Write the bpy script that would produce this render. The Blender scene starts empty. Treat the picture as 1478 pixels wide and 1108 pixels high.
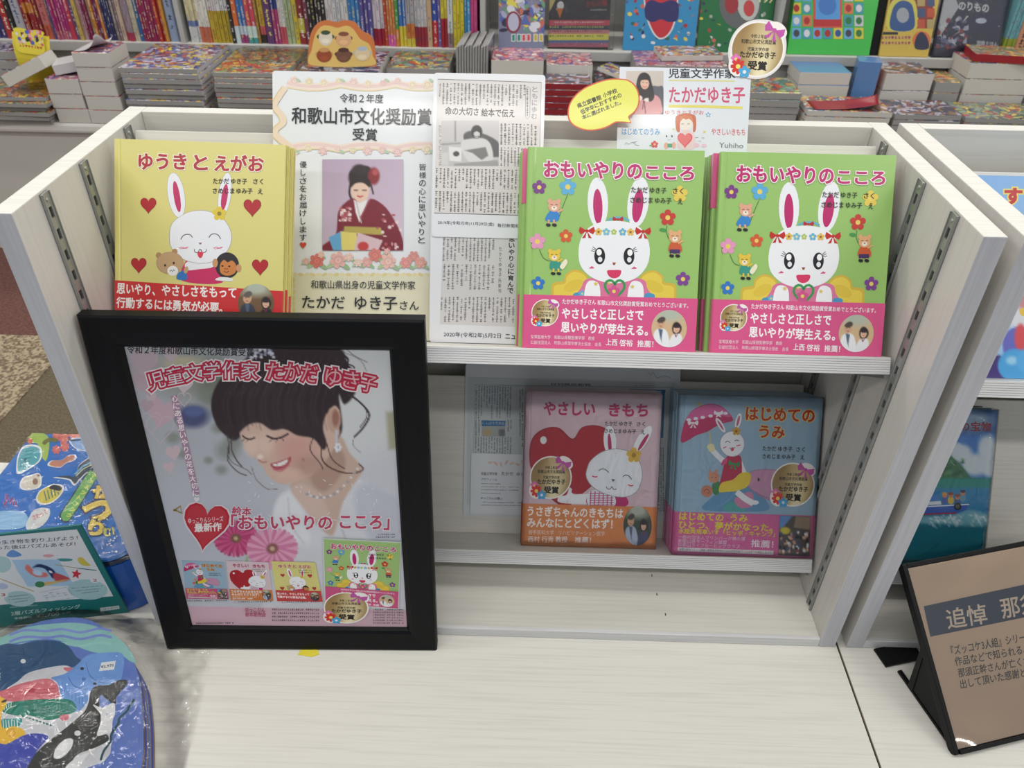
import bpy, bmesh, math, random
import numpy as np
from mathutils import Vector, Matrix
from math import sin, cos, pi, radians

# ------------------------------------------------------------------ camera, light, exposure
SC = bpy.context.scene
COL = SC.collection
random.seed(7)
FPX = 1139.03
PITCH, YAW, ROLL = 0.638947, 0.0181225, 0.0156945
CAMP = Vector((0.033947, -0.717708, 1.001981))


def cam_axes():
    f = Vector((0, cos(PITCH), -sin(PITCH)))
    u = Vector((0, sin(PITCH), cos(PITCH)))
    x = Vector((1, 0, 0))
    Z = Matrix.Rotation(YAW, 3, 'Z')
    f, u, x = Z @ f, Z @ u, Z @ x
    return cos(ROLL) * x + sin(ROLL) * u, f, -sin(ROLL) * x + cos(ROLL) * u


CX, CF, CU = cam_axes()
cam_d = bpy.data.cameras.new('camera')
cam_d.sensor_width = 36
cam_d.lens = FPX / 1478 * 36
cam_d.clip_start = 0.01
cam_d.dof.use_dof = True
cam_d.dof.focus_distance = 1.05
cam_d.dof.aperture_fstop = 10
cam = bpy.data.objects.new('camera', cam_d)
COL.objects.link(cam)
cam.matrix_world = Matrix(((CX.x, CU.x, -CF.x, CAMP.x), (CX.y, CU.y, -CF.y, CAMP.y), (CX.z, CU.z, -CF.z, CAMP.z), (0, 0, 0, 1)))
SC.camera = cam

world = bpy.data.worlds.new('shop_ambient')
SC.world = world
world.use_nodes = True
world.node_tree.nodes['Background'].inputs[0].default_value = (0.86, 0.91, 1.0, 1)
world.node_tree.nodes['Background'].inputs[1].default_value = 0.32

# ceiling tubes of the shop: long fluorescent strips in rows
for i, (x, y) in enumerate([(-1.9, 0.0), (0.0, 0.0), (1.9, 0.0), (-1.9, 1.5), (0.0, 1.5), (1.9, 1.5), (-1.9, -1.5), (0.0, -1.5), (1.9, -1.5), (0, 3.0), (-1.9, 3.0), (1.9, 3.0), (3.8, 0.0), (3.8, -3.0), (5.7, -1.5), (5.7, -3.0), (-3.8, 0.0)]):
    L = bpy.data.lights.new('ceiling_tube', 'AREA')
    L.shape = 'RECTANGLE'
    L.size, L.size_y = 1.3, 0.12
    L.energy = 12.5
    L.color = (1.0, 0.97, 0.9)
    o = bpy.data.objects.new('ceiling_tube', L)
    o.location = (x, y, 2.3)
    COL.objects.link(o)
SC.view_settings.view_transform = 'Standard'
SC.view_settings.look = 'None'
SC.view_settings.gamma = 1.0
SC.view_settings.exposure = 0.09
SC.view_settings.use_curve_mapping = False


def project(P):
    d = Vector(P) - CAMP
    z = d.dot(CF)
    return (739 + FPX * d.dot(CX) / z, 554 - FPX * d.dot(CU) / z)


# ------------------------------------------------------------------ colour, materials
def lin(c):
    if isinstance(c, str):
        c = tuple(int(c[i:i + 2], 16) for i in (0, 2, 4))
    return tuple(((v / 255) / 12.92 if v / 255 <= 0.04045 else ((v / 255 + 0.055) / 1.055) ** 2.4) for v in c)


MATS = {}


def ink(c):
    """printing-ink colour: paper prints are a little paler than the plain value"""
    return tuple(v * 1.3 / (1 + .3 * v) for v in lin(c))



def mat(name, color=(200, 200, 200), rough=0.5, attr=False, coat=0.0, metal=0.0, spec=0.5):
    m = bpy.data.materials.new(name)
    m.use_nodes = True
    n = m.node_tree.nodes
    b = n['Principled BSDF']
    b.inputs['Base Color'].default_value = (*lin(color), 1)
    b.inputs['Roughness'].default_value = rough
    b.inputs['Metallic'].default_value = metal
    b.inputs['Specular IOR Level'].default_value = spec
    b.inputs['Coat Weight'].default_value = coat
    b.inputs['Coat Roughness'].default_value = 0.08
    if attr:
        a = n.new('ShaderNodeVertexColor')
        a.layer_name = 'Col'
        m.node_tree.links.new(a.outputs['Color'], b.inputs['Base Color'])
    MATS[name] = m
    return m


def node(m, t, **kw):
    x = m.node_tree.nodes.new(t)
    for k, v in kw.items():
        if isinstance(k, str) and k.startswith('i_'):
            x.inputs[k[2:].replace('_', ' ')].default_value = v
        else:
            setattr(x, k, v)
    return x


def grain(name, color, dark, axis=0, rough=0.42, amount=0.5, ridge=None):
    """pale laminate with a fine stretched wood grain; axis = the direction the grain runs"""
    m = mat(name, color, rough)
    lk = m.node_tree.links.new
    b = m.node_tree.nodes['Principled BSDF']
    tc = node(m, 'ShaderNodeTexCoord')
    mp = node(m, 'ShaderNodeMapping')
    sc = [150, 150, 150]
    sc[axis] = 3.2
    mp.inputs['Scale'].default_value = sc
    nz = node(m, 'ShaderNodeTexNoise')
    nz.inputs['Scale'].default_value = 1.6
    nz.inputs['Detail'].default_value = 8
    nz.inputs['Roughness'].default_value = 0.65
    cr = node(m, 'ShaderNodeValToRGB')
    cr.color_ramp.elements[0].position = 0.36
    cr.color_ramp.elements[0].color = (*lin(dark), 1)
    cr.color_ramp.elements[1].position = 0.36 + 0.34 * amount
    cr.color_ramp.elements[1].color = (*lin(color), 1)
    lk(tc.outputs['Object'], mp.inputs[0])
    lk(mp.outputs[0], nz.inputs['Vector'])
    lk(nz.outputs['Fac'], cr.inputs[0])
    lk(cr.outputs[0], b.inputs['Base Color'])
    bp = node(m, 'ShaderNodeBump')
    bp.inputs['Strength'].default_value = 0.05
    bp.inputs['Distance'].default_value = 0.0006
    lk(nz.outputs['Fac'], bp.inputs['Height'])
    lk(bp.outputs[0], b.inputs['Normal'])
    return m


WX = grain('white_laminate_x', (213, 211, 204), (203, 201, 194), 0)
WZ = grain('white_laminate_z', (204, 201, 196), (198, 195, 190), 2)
WEDGE = grain('white_edge_band', (216, 216, 216), (200, 201, 204), 0, amount=0.7)  # colour raised for the light caught by the up-tilted shelf edges
WEDGEZ = grain('white_edge_band_upright', (188, 189, 195), (176, 177, 184), 2, amount=0.7)  # same band in bluish grey: shade on the upright fronts put into colour
mat('print', attr=True, rough=0.33, coat=0.12)
mat('print_gloss', attr=True, rough=0.3, coat=0.22)
mat('print_matte', attr=True, rough=0.6, spec=.25)
mat('pages', (205, 203, 198), 0.8)
mat('pages_grey', (148, 147, 146), 0.8)
mat('black_plastic', (12, 13, 15), 0.4, spec=.2)
mat('metal', (158, 160, 158), 0.35, metal=0.55)
mat('slot_dark', (45, 47, 50), 0.8)
mat('brown_edge', (96, 82, 68), 0.6)
mat('kick_grey', (196, 193, 186), 0.6)
mat('gondola_white', (214, 212, 206), 0.5)
mat('gondola_grey', (170, 170, 168), 0.55)
mat('blue_box', (18, 84, 172), 0.3, coat=0.4)
mat('pale_card', (206, 206, 204), 0.5)
mat('wood_fibre', (158, 142, 124), 0.8)

for _n, _a in (('black_wood', 0), ('black_wood_upright', 1)):
    m = grain(_n, (14, 15, 18), (9, 10, 12), _a, rough=0.42)
    m.node_tree.nodes['Principled BSDF'].inputs['Specular IOR Level'].default_value = 0.15


def clear(name, amount=1.0, bump=0.0, scale=20):
    m = bpy.data.materials.new(name)
    m.use_nodes = True
    nt = m.node_tree
    nt.nodes.remove(nt.nodes['Principled BSDF'])
    out = nt.nodes['Material Output']
    tr = nt.nodes.new('ShaderNodeBsdfTransparent')
    tr.inputs[0].default_value = (1, 1, 1, 1)
    gl = nt.nodes.new('ShaderNodeBsdfGlossy')
    gl.inputs['Roughness'].default_value = 0.06
    fr = nt.nodes.new('ShaderNodeFresnel')
    fr.inputs[0].default_value = 1.5
    ml = nt.nodes.new('ShaderNodeMath')
    ml.operation = 'MULTIPLY'
    ml.inputs[1].default_value = amount
    mx = nt.nodes.new('ShaderNodeMixShader')
    nt.links.new(fr.outputs[0], ml.inputs[0])
    nt.links.new(ml.outputs[0], mx.inputs[0])
    nt.links.new(tr.outputs[0], mx.inputs[1])
    nt.links.new(gl.outputs[0], mx.inputs[2])
    nt.links.new(mx.outputs[0], out.inputs[0])
    if bump:
        tc = nt.nodes.new('ShaderNodeTexCoord')
        nz = nt.nodes.new('ShaderNodeTexNoise')
        nz.inputs['Scale'].default_value = scale
        nz.inputs['Detail'].default_value = 3
        nz.inputs['Distortion'].default_value = 1.5
        bp = nt.nodes.new('ShaderNodeBump')
        bp.inputs['Distance'].default_value = bump
        bp.inputs['Strength'].default_value = 1
        nt.links.new(tc.outputs['Object'], nz.inputs['Vector'])
        nt.links.new(nz.outputs['Fac'], bp.inputs['Height'])
        nt.links.new(bp.outputs[0], gl.inputs['Normal'])
        nt.links.new(bp.outputs[0], fr.inputs['Normal'])
    MATS[name] = m
    return m


clear('clear_film', 0.9, 0.003, 28)
clear('clear_bag', 1.1, 0.003, 30)
clear('clear_cover', 0.18, 0.001, 6)


def collage_mat(name, cols, scale=26):
    """printed magazine front: a crowd of little coloured shapes, different on every copy"""
    m = mat(name, cols[0], 0.3, coat=0.3)
    lk = m.node_tree.links.new
    b = m.node_tree.nodes['Principled BSDF']
    tc = node(m, 'ShaderNodeTexCoord')
    oi = node(m, 'ShaderNodeObjectInfo')
    ad = node(m, 'ShaderNodeVectorMath', operation='ADD')
    sc = node(m, 'ShaderNodeVectorMath', operation='SCALE')
    sc.inputs['Scale'].default_value = 7.0
    lk(oi.outputs['Random'], sc.inputs[0])
    lk(tc.outputs['Object'], ad.inputs[0])
    lk(sc.outputs[0], ad.inputs[1])
    nz = node(m, 'ShaderNodeTexNoise')
    nz.inputs['Scale'].default_value = 9
    nz.inputs['Detail'].default_value = 2
    mx = node(m, 'ShaderNodeVectorMath', operation='MULTIPLY_ADD')
    lk(ad.outputs[0], nz.inputs['Vector'])
    lk(nz.outputs['Color'], mx.inputs[0])
    mx.inputs[1].default_value = (0.12, 0.12, 0.12)
    lk(ad.outputs[0], mx.inputs[2])
    mp = node(m, 'ShaderNodeMapping')
    mp.inputs['Scale'].default_value = (1, 1.25, 1)
    lk(mx.outputs[0], mp.inputs[0])
    vo = node(m, 'ShaderNodeTexVoronoi')
    vo.inputs['Scale'].default_value = scale
    lk(mp.outputs[0], vo.inputs['Vector'])
    sx = node(m, 'ShaderNodeSeparateColor')
    lk(vo.outputs['Color'], sx.inputs[0])
    cr = node(m, 'ShaderNodeValToRGB')
    cr.color_ramp.interpolation = 'CONSTANT'
    n = len(cols)
    for i, c in enumerate(cols):
        e = cr.color_ramp.elements[0] if i == 0 else (cr.color_ramp.elements[1] if i == 1 else cr.color_ramp.elements.new(i / n))
        e.position = i / n
        e.color = (*lin(c), 1)
    lk(sx.outputs[0], cr.inputs[0])
    # dark outlines between the little shapes
    v2 = node(m, 'ShaderNodeTexVoronoi', feature='DISTANCE_TO_EDGE')
    v2.inputs['Scale'].default_value = scale
    lk(mp.outputs[0], v2.inputs['Vector'])
    gt = node(m, 'ShaderNodeMath', operation='GREATER_THAN')
    gt.inputs[1].default_value = 0.05
    lk(v2.outputs['Distance'], gt.inputs[0])
    mc = node(m, 'ShaderNodeMix', data_type='RGBA')
    mc.inputs[6].default_value = (0.04, 0.03, 0.07, 1)
    lk(gt.outputs[0], mc.inputs[0])
    lk(cr.outputs[0], mc.inputs[7])
    lk(mc.outputs[2], b.inputs['Base Color'])
    return m


collage_mat('collage_boys', ['9a8fb0', 'b8553f', 'd8c64a', '4a5f9a', 'c9c5cc', '7a4a52', '8f98b8', 'd3b04a'], 52)
collage_mat('collage_orange', ['c07a3c', 'b5452f', 'd9b24a', '7f8a5a', 'a8a098', '6a7a58', 'd2965a'], 55)
collage_mat('collage_pink', ['c489a0', 'a8483f', 'd8c8c0', '8a5a78', 'b89a9a', '6a5a90', 'd06a6a'], 58)
collage_mat('collage_dark', ['4a4658', '7a3a38', 'a8a5b0', '2f3f52', '8a6a4a', 'b8b0c0'], 50)
collage_mat('collage_train', ['5f8a78', 'a89858', '8a9a88', 'b04a38', '7f8898', 'c8b858', '4a6a60'], 52)
collage_mat('collage_trading', ['4f6a9a', 'c8b468', 'b5453f', 'c8c8cc', '56624a', 'd28a4a'], 60)


# ------------------------------------------------------------------ objects
def tag(o, label=None, cat=None, group=None, kind=None):
    if label: o['label'] = label
    if cat: o['category'] = cat
    if group: o['group'] = group
    if kind: o['kind'] = kind
    return o


def link(name, me, parent=None, mats=(), M=None):
    for mm in mats:
        me.materials.append(MATS[mm] if isinstance(mm, str) else mm)
    o = bpy.data.objects.new(name, me)
    COL.objects.link(o)
    if parent: o.parent = parent
    if M is not None: o.matrix_local = M
    return o


def empty(name, M=None, label=None, cat=None, group=None):
    o = bpy.data.objects.new(name, None)
    o.empty_display_size = 0.05
    COL.objects.link(o)
    if M is not None: o.matrix_world = M
    tag(o, label, cat, group)
    return o


def copy_tree(o, parent=None):
    c = o.copy()
    COL.objects.link(c)
    if parent: c.parent = parent
    for ch in list(o.children): copy_tree(ch, c)
    return c


def box_me(name, x0, x1, y0, y1, z0, z1, bev=0.0, seg=2):
    bm = bmesh.new()
    bmesh.ops.create_cube(bm, size=1)
    for v in bm.verts:
        v.co = Vector((x0 + (v.co.x + .5) * (x1 - x0), y0 + (v.co.y + .5) * (y1 - y0), z0 + (v.co.z + .5) * (z1 - z0)))
    if bev:
        bmesh.ops.bevel(bm, geom=bm.edges[:], offset=bev, segments=seg, affect='EDGES', profile=0.6)
    me = bpy.data.meshes.new(name)
    bm.to_mesh(me)
    bm.free()
    return me


def box(name, x0, x1, y0, y1, z0, z1, m, parent=None, bev=0.0, M=None):
    return link(name, box_me(name, x0, x1, y0, y1, z0, z1, bev), parent, [m], M)


def extrude_me(name, pts, z0, z1, bev=0.0, axis='z'):
    """a 2D outline given thickness; axis z: outline in xy, axis y: outline in xz, axis x: outline in yz"""
    n = len(pts)
    f = {'z': lambda p, t: (p[0], p[1], t), 'y': lambda p, t: (p[0], t, p[1]), 'x': lambda p, t: (t, p[0], p[1])}[axis]
    V = [f(p, z0) for p in pts] + [f(p, z1) for p in pts]
    F = [tuple(range(n)), tuple(range(n, 2 * n))] + [(i, (i + 1) % n, n + (i + 1) % n, n + i) for i in range(n)]
    me = bpy.data.meshes.new(name)
    me.from_pydata(V, [], F)
    bm = bmesh.new()
    bm.from_mesh(me)
    bmesh.ops.recalc_face_normals(bm, faces=bm.faces[:])
    if bev:
        es = [e for e in bm.edges if all(len(f.verts) > 4 for f in e.link_faces) is False and any(len(f.verts) > 4 for f in e.link_faces)]
        bmesh.ops.bevel(bm, geom=es, offset=bev, segments=2, affect='EDGES')
    bm.to_mesh(me)
    bm.free()
    return me


def basis(o, u, v):
    u = Vector(u).normalized()
    v = (Vector(v) - Vector(v).dot(u) * u).normalized()
    n = u.cross(v)
    return Matrix(((u.x, v.x, n.x, o[0]), (u.y, v.y, n.y, o[1]), (u.z, v.z, n.z, o[2]), (0, 0, 0, 1)))


def pose(o, yaw=0, tilt=0, inp=0):
    """frame whose x runs right, y runs up the leaning plane, z faces the viewer (degrees)"""
    a, b, c = radians(yaw), radians(tilt), radians(inp)
    u = Vector((1, 0, 0)); v = Vector((0, sin(b), cos(b)))
    u2 = cos(c) * u + sin(c) * v
    v2 = -sin(c) * u + cos(c) * v
    R = Matrix.Rotation(a, 3, 'Z')
    return basis(o, R @ u2, R @ v2)


# ------------------------------------------------------------------ flat print: shapes and lettering as thin coloured faces
_GL = {}


def glyphs(s, bev):
    k = (s, round(bev, 3))
    if k in _GL: return _GL[k]
    c = bpy.data.curves.new('t', 'FONT')
    c.body = s
    c.size = 1
    c.align_x = 'CENTER'
    c.space_line = 0.92
    c.resolution_u = 3 if len(s) < 16 else 2
    if bev:
        c.bevel_depth = bev
        c.bevel_resolution = 0
        c.resolution_u = 3 if bev > 0.03 else 2
    o = bpy.data.objects.new('t', c)
    me = bpy.data.meshes.new_from_object(o)
    co = np.zeros(len(me.vertices) * 3, 'f')
    me.vertices.foreach_get('co', co)
    co = co.reshape(-1, 3)[:, :2].astype(float)
    F = []
    for p in me.polygons:
        f = tuple(p.vertices)
        q = co[list(f)]
        a = 0.5 * float(np.sum(q[:, 0] * np.roll(q[:, 1], -1) - np.roll(q[:, 0], -1) * q[:, 1]))
        if bev:
            if a > 1e-7: F.append(f)
        elif abs(a) > 1e-8:
            F.append(f if a > 0 else f[::-1])
    bpy.data.objects.remove(o)
    bpy.data.curves.remove(c)
    bpy.data.meshes.remove(me)
    _GL[k] = (co, F)
    return _GL[k]


def catmull(pts, closed=True, n=6):
    out = []
    N = len(pts)
    rng = range(N) if closed else range(N - 1)
    for i in rng:
        if closed:
            a, b, c, d = (pts[(i + k) % N] for k in (-1, 0, 1, 2))
        else:
            a, b, c, d = pts[max(i - 1, 0)], pts[i], pts[i + 1], pts[min(i + 2, N - 1)]
        for j in range(n):
            t = j / n
            out.append(tuple(0.5 * (2 * b[k] + (c[k] - a[k]) * t + (2 * a[k] - 5 * b[k] + 4 * c[k] - d[k]) * t * t + (3 * b[k] - a[k] - 3 * c[k] + d[k]) * t ** 3) for k in (0, 1)))
    if not closed: out.append(tuple(pts[-1]))
    return out


def homog(src, dst):
    A, B = [], []
    for (x, y), (u, v) in zip(src, dst):
        A.append([x, y, 1, 0, 0, 0, -u * x, -u * y]); B.append(u)
        A.append([0, 0, 0, x, y, 1, -v * x, -v * y]); B.append(v)
    h = np.linalg.solve(np.array(A, float), np.array(B, float))
    return np.append(h, 1).reshape(3, 3)


class Canvas:
    """draws in the flat coordinates of a picture; src = its four corners TL TR BR BL there, w x h = its size in metres"""
    def __init__(s, w, h, src, z=0.0001, eps=5e-6, clip=None):
        s.w, s.h, s.z, s.eps = w, h, z, eps
        s.H = homog(src, [(0, h), (w, h), (w, 0), (0, 0)])
        s.V, s.F, s.C, s.lv = [], [], [], 0
        s.root = s
        s.clip = clip

    def sub(s, src, dst):
        """a picture within the picture: src corners of the small drawing's own coordinates placed at dst corners here"""
        c = Canvas.__new__(Canvas)
        c.__dict__.update(s.__dict__)
        c.H = s.H @ homog(src, dst)
        c.root = s.root
        return c

    def _pt(s, P):
        P = np.asarray(P, float).reshape(-1, 2)
        q = np.c_[P, np.ones(len(P))] @ s.H.T
        q = q[:, :2] / q[:, 2:3]
        r = s.root
        q[:, 0] = np.clip(q[:, 0], 0.0002, r.w - 0.0002)
        q[:, 1] = np.clip(q[:, 1], 0.0002, r.h - 0.0002)
        return q

    def up(s):
        s.root.lv += 1
        return s.root.z + s.root.lv * s.root.eps

    def _add(s, P, faces, col, z):
        r = s.root
        q = s._pt(P)
        b = len(r.V)
        r.V.extend([(float(a[0]), float(a[1]), z) for a in q])
        c = ink(col)
        for f in faces:
            a = q[list(f)]
            ar = float(np.sum(a[:, 0] * np.roll(a[:, 1], -1) - np.roll(a[:, 0], -1) * a[:, 1]))
            if abs(ar) < 2e-10: continue
            g = f if ar > 0 else f[::-1]
            r.F.append(tuple(b + i for i in g))
            r.C.extend([c] * len(g))

    def poly(s, pts, col, z=None):
        s._add(pts, [tuple(range(len(pts)))], col, z or s.up())

    def blob(s, pts, col, n=5, z=None):
        s.poly(catmull(pts, True, n), col, z)

    def rect(s, x0, y0, x1, y1, col, z=None):
        s.poly([(x0, y0), (x1, y0), (x1, y1), (x0, y1)], col, z)

    def ell(s, cx, cy, rx, ry, col, rot=0, n=22, z=None):
        a = radians(rot)
        s.poly([(cx + rx * cos(t) * cos(a) - ry * sin(t) * sin(a), cy + rx * cos(t) * sin(a) + ry * sin(t) * cos(a)) for t in [2 * pi * i / n for i in range(n)]], col, z)

    def line(s, pts, w, col, closed=False, smooth=False, z=None):
        if smooth: pts = catmull(pts, closed, 5)
        if closed: pts = list(pts) + [pts[0]]
        P = np.array(pts, float)
        d = np.gradient(P, axis=0)
        if closed: d[0] = d[-1] = P[1] - P[-2]
        L = np.hypot(d[:, 0], d[:, 1])[:, None] + 1e-9
        nn = np.c_[-d[:, 1], d[:, 0]] / L * w / 2
        A, B = P + nn, P - nn
        n = len(P)
        s._add(np.r_[A, B], [(i, i + 1, n + i + 1, n + i) for i in range(n - 1)], col, z or s.up())

    def heart(s, cx, cy, r, col, rot=0, z=None):
        pts = []
        a = radians(rot)
        for i in range(26):
            t = 2 * pi * i / 26
            x = 16 * sin(t) ** 3 / 17 * r
            y = -(13 * cos(t) - 5 * cos(2 * t) - 2 * cos(3 * t) - cos(4 * t)) / 15 * r
            pts.append((cx + x * cos(a) - y * sin(a), cy + x * sin(a) + y * cos(a)))
        s.poly(pts, col, z)

    def flower(s, cx, cy, r, col, cen='d9b64a', k=5, rot=0, edge=None):
        pts = []
        for i in range(k * 8):
            t = 2 * pi * i / (k * 8)
            rr = r * (0.62 + 0.38 * abs(cos(k * (t) / 2)) ** 0.6)
            pts.append((cx + rr * sin(t + rot), cy - rr * cos(t + rot)))
        if edge: s.poly([((x - cx) * 1.16 + cx, (y - cy) * 1.16 + cy) for x, y in pts], edge)
        s.poly(pts, col)
        s.ell(cx, cy, r * .3, r * .3, cen, n=12)

    def star(s, cx, cy, r, col, rot=0):
        s.poly([(cx + (r if i % 2 == 0 else r * .45) * sin(pi * i / 5 + rot), cy - (r if i % 2 == 0 else r * .45) * cos(pi * i / 5 + rot)) for i in range(10)], col)

    def bow(s, cx, cy, r, col, rot=0):
        a = radians(rot)
        R = lambda p: (cx + p[0] * r * cos(a) - p[1] * r * sin(a), cy + p[0] * r * sin(a) + p[1] * r * cos(a))
        for k in (-1, 1):
            s.poly([R((0, 0)), R((k * .9, -.55)), R((k * 1.05, 0)), R((k * .8, .45))], col)
            s.poly([R((0, 0)), R((k * .65, .95)), R((k * .2, .9))], col)
        s.ell(cx, cy, r * .22, r * .22, col, n=10)

    def text(s, t, x0, y0, x1, y1, h, col, b=0.0, out=None, out2=None):
        """lettering whose ink box is centred on the line from x0,y0 to x1,y1 and is h high"""
        base, _ = glyphs(t, 0)
        lo, hi = base.min(0), base.max(0)
        ax = np.array([x1 - x0, y1 - y0], float)
        L = np.hypot(*ax)
        e = ax / L
        nrm = np.array([-e[1], e[0]])
        layers = []
        if out2: layers.append(out2)
        if out: layers.append(out)
        layers.append((col, b))
        for c, bv in layers:
            co, F = glyphs(t, bv)
            q = (co - (lo + hi) / 2) / (hi - lo)
            P = np.array([(x0 + x1) / 2, (y0 + y1) / 2]) + q[:, :1] * L * e - q[:, 1:] * h * nrm
            if bv:
                r = s.root
                z = s.up(); s.up()
                Q = s._pt(P)
                cc = ink(c)
                st = r.eps / 9
                for j, f in enumerate(F):
                    a = Q[list(f)]
                    ar = float(np.sum(a[:, 0] * np.roll(a[:, 1], -1) - np.roll(a[:, 0], -1) * a[:, 1]))
                    if abs(ar) < 4e-10: continue
                    if ar < 0: a = a[::-1]
                    zz = z + ((j * 7) % 16) * st
                    b0 = len(r.V)
                    r.V.extend([(float(p[0]), float(p[1]), zz) for p in a])
                    r.F.append(tuple(range(b0, b0 + len(a))))
                    r.C.extend([cc] * len(a))
            else:
                s._add(P, F, c, s.up())

    def vtext(s, t, x0, y0, x1, y1, w, col, b=0.0, out=None):
        """vertical writing: top centre x0,y0 to bottom centre x1,y1, one character under another"""
        n = len(t)
        z = None
        for i, ch in enumerate(t):
            if ch in ' 　': continue
            f0, f1 = (i + .07) / n, (i + .93) / n
            cx, cy = x0 + (x1 - x0) * (f0 + f1) / 2, y0 + (y1 - y0) * (f0 + f1) / 2
            hh = math.hypot(x1 - x0, y1 - y0) * (f1 - f0)
            ww = w
            if ch == '♥':
                s.heart(cx, cy, w * .5, 'c8404a'); continue
            if ch in 'りしっ': ww = w * .7
            if ch == 'っ': hh *= .7
            s.text(ch, cx - ww / 2, cy, cx + ww / 2, cy, hh * .92, col, b, out)
            s.root.lv -= 1

    def micro(s, x0, y0, x1, y1, nx, ny, col, vertical=True, skew=(0, 0), seed=0, gaps=0.08, fill=0.8):
        """print too small to read: rows of tiny strokes"""
        rnd = random.Random(seed * 77 + nx * 13 + ny)
        cw, ch = (x1 - x0) / nx, (y1 - y0) / ny
        P, F = [], []
        def q(a, b, c, d):
            n = len(P)
            P.extend([(x + skew[0] * (y - y0) / max(1e-6, y1 - y0), y + skew[1] * (x - x0) / max(1e-6, x1 - x0)) for x, y in ((a, b), (c, b), (c, d), (a, d))])
            F.append((n, n + 1, n + 2, n + 3))
        for i in range(nx):
            stop = ny if rnd.random() > .25 else int(ny * rnd.uniform(.5, 1))
            if not vertical: stop = ny
            for j in range(stop):
                if rnd.random() < gaps: continue
                x, y = x0 + i * cw, y0 + j * ch
                fw, fh = (cw * fill * .82, ch * .86) if vertical else (cw * .86, ch * fill * .62)
                t = min(fw, fh) * .17
                k = rnd.random()
                if k < .6: q(x, y + fh * rnd.uniform(.05, .3), x + fw, y + fh * .3 + t)
                q(x + fw * rnd.uniform(.2, .5), y, x + fw * .5 + t, y + fh)
                if k > .35: q(x + fw * .1, y + fh * .7, x + fw * .9, y + fh * .7 + t)
        if F: s._add(P, F, col, s.up())

    def grid(s, p):
        """a painted picture: colours on a fine lattice, p a Paint"""
        r = s.root
        z = s.up()
        q = s._pt(np.c_[p.X.ravel(), p.Y.ravel()])
        b = len(r.V)
        r.V.extend([(float(a[0]), float(a[1]), z) for a in q])
        img = np.clip(p.img, 0, 255) / 255
        L = np.where(img <= .04045, img / 12.92, ((img + .055) / 1.055) ** 2.4).reshape(-1, 3)
        L = L * 1.3 / (1 + .3 * L)
        ny, nx = p.X.shape
        keep = p.keep
        for j in range(ny - 1):
            for i in range(nx - 1):
                if keep is not None and not keep[j, i]: continue
                a = j * nx + i
                f = (a, a + nx, a + nx + 1, a + 1)
                r.F.append(tuple(b + k for k in f))
                r.C.extend([tuple(L[k]) for k in f])

    def build(s, name, parent, m='print', M=None):
        me = bpy.data.meshes.new(name)
        me.from_pydata(s.V, [], s.F)
        at = me.color_attributes.new('Col', 'FLOAT_COLOR', 'CORNER')
        C = np.ones((len(s.C), 4), 'f')
        C[:, :3] = np.array(s.C, 'f').reshape(-1, 3)
        at.data.foreach_set('color', C.ravel())
        return link(name, me, parent, [m], M)


class Paint:
    """soft brushwork on a lattice, in picture coordinates"""
    def __init__(s, x0, y0, x1, y1, nx, ny, col):
        s.X, s.Y = np.meshgrid(np.linspace(x0, x1, nx), np.linspace(y0, y1, ny))
        s.img = np.ones(s.X.shape + (3,)) * np.array(s.c(col), float)
        s.keep = None

    def c(s, c):
        return tuple(int(c[i:i + 2], 16) for i in (0, 2, 4)) if isinstance(c, str) else c

    def mix(s, a, col):
        a = np.clip(a, 0, 1)[..., None]
        s.img = s.img * (1 - a) + np.array(s.c(col), float) * a

    def grad(s, x0, y0, c0, x1, y1, c1):
        t = np.clip(((s.X - x0) * (x1 - x0) + (s.Y - y0) * (y1 - y0)) / ((x1 - x0) ** 2 + (y1 - y0) ** 2), 0, 1)[..., None]
        s.img = np.array(s.c(c0), float) * (1 - t) + np.array(s.c(c1), float) * t

    def ell(s, cx, cy, rx, ry, col, soft=.3, rot=0, a=1.0):
        r = radians(rot)
        dx, dy = s.X - cx, s.Y - cy
        u, v = (dx * cos(r) + dy * sin(r)) / rx, (-dx * sin(r) + dy * cos(r)) / ry
        d = np.hypot(u, v)
        s.mix((1 + soft / 2 - d) / max(soft, 1e-3) * a if a == 1 else np.clip((1 + soft / 2 - d) / max(soft, 1e-3), 0, 1) * a, col)

    def _dist(s, P):
        d = np.full(s.X.shape, 1e9)
        for (ax, ay), (bx, by) in zip(P[:-1], P[1:]):
            vx, vy = bx - ax, by - ay
            t = np.clip(((s.X - ax) * vx + (s.Y - ay) * vy) / (vx * vx + vy * vy + 1e-9), 0, 1)
            d = np.minimum(d, np.hypot(s.X - ax - t * vx, s.Y - ay - t * vy))
        return d

    def poly(s, pts, col, soft=4, smooth=True, a=1.0):
        P = catmull(pts, True, 4) if smooth else list(pts)
        P = P + [P[0]]
        ins = np.zeros(s.X.shape, bool)
        for (ax, ay), (bx, by) in zip(P[:-1], P[1:]):
            if ay == by: continue
            ins ^= ((s.Y < ay) != (s.Y < by)) & (s.X < (bx - ax) * (s.Y - ay) / (by - ay) + ax)
        d = s._dist(P) * np.where(ins, 1, -1)
        s.mix(np.clip(.5 + d / soft, 0, 1) * a, col)

    def line(s, pts, w, col, soft=2, smooth=True, a=1.0):
        P = catmull(pts, False, 4) if smooth else list(pts)
        d = s._dist(P)
        s.mix(np.clip((w / 2 + soft / 2 - d) / soft, 0, 1) * a, col)

    def noise(s, amp, seed=1):
        r = np.random.RandomState(seed)
        s.img = s.img + r.normal(0, amp, s.X.shape)[..., None]


def zc(ox, oy, k, pts):
    """photo pixels to the coordinates of a magnified crop with origin ox,oy"""
    return [((x - ox) * k, (y - oy) * k) for x, y in pts]


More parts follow.
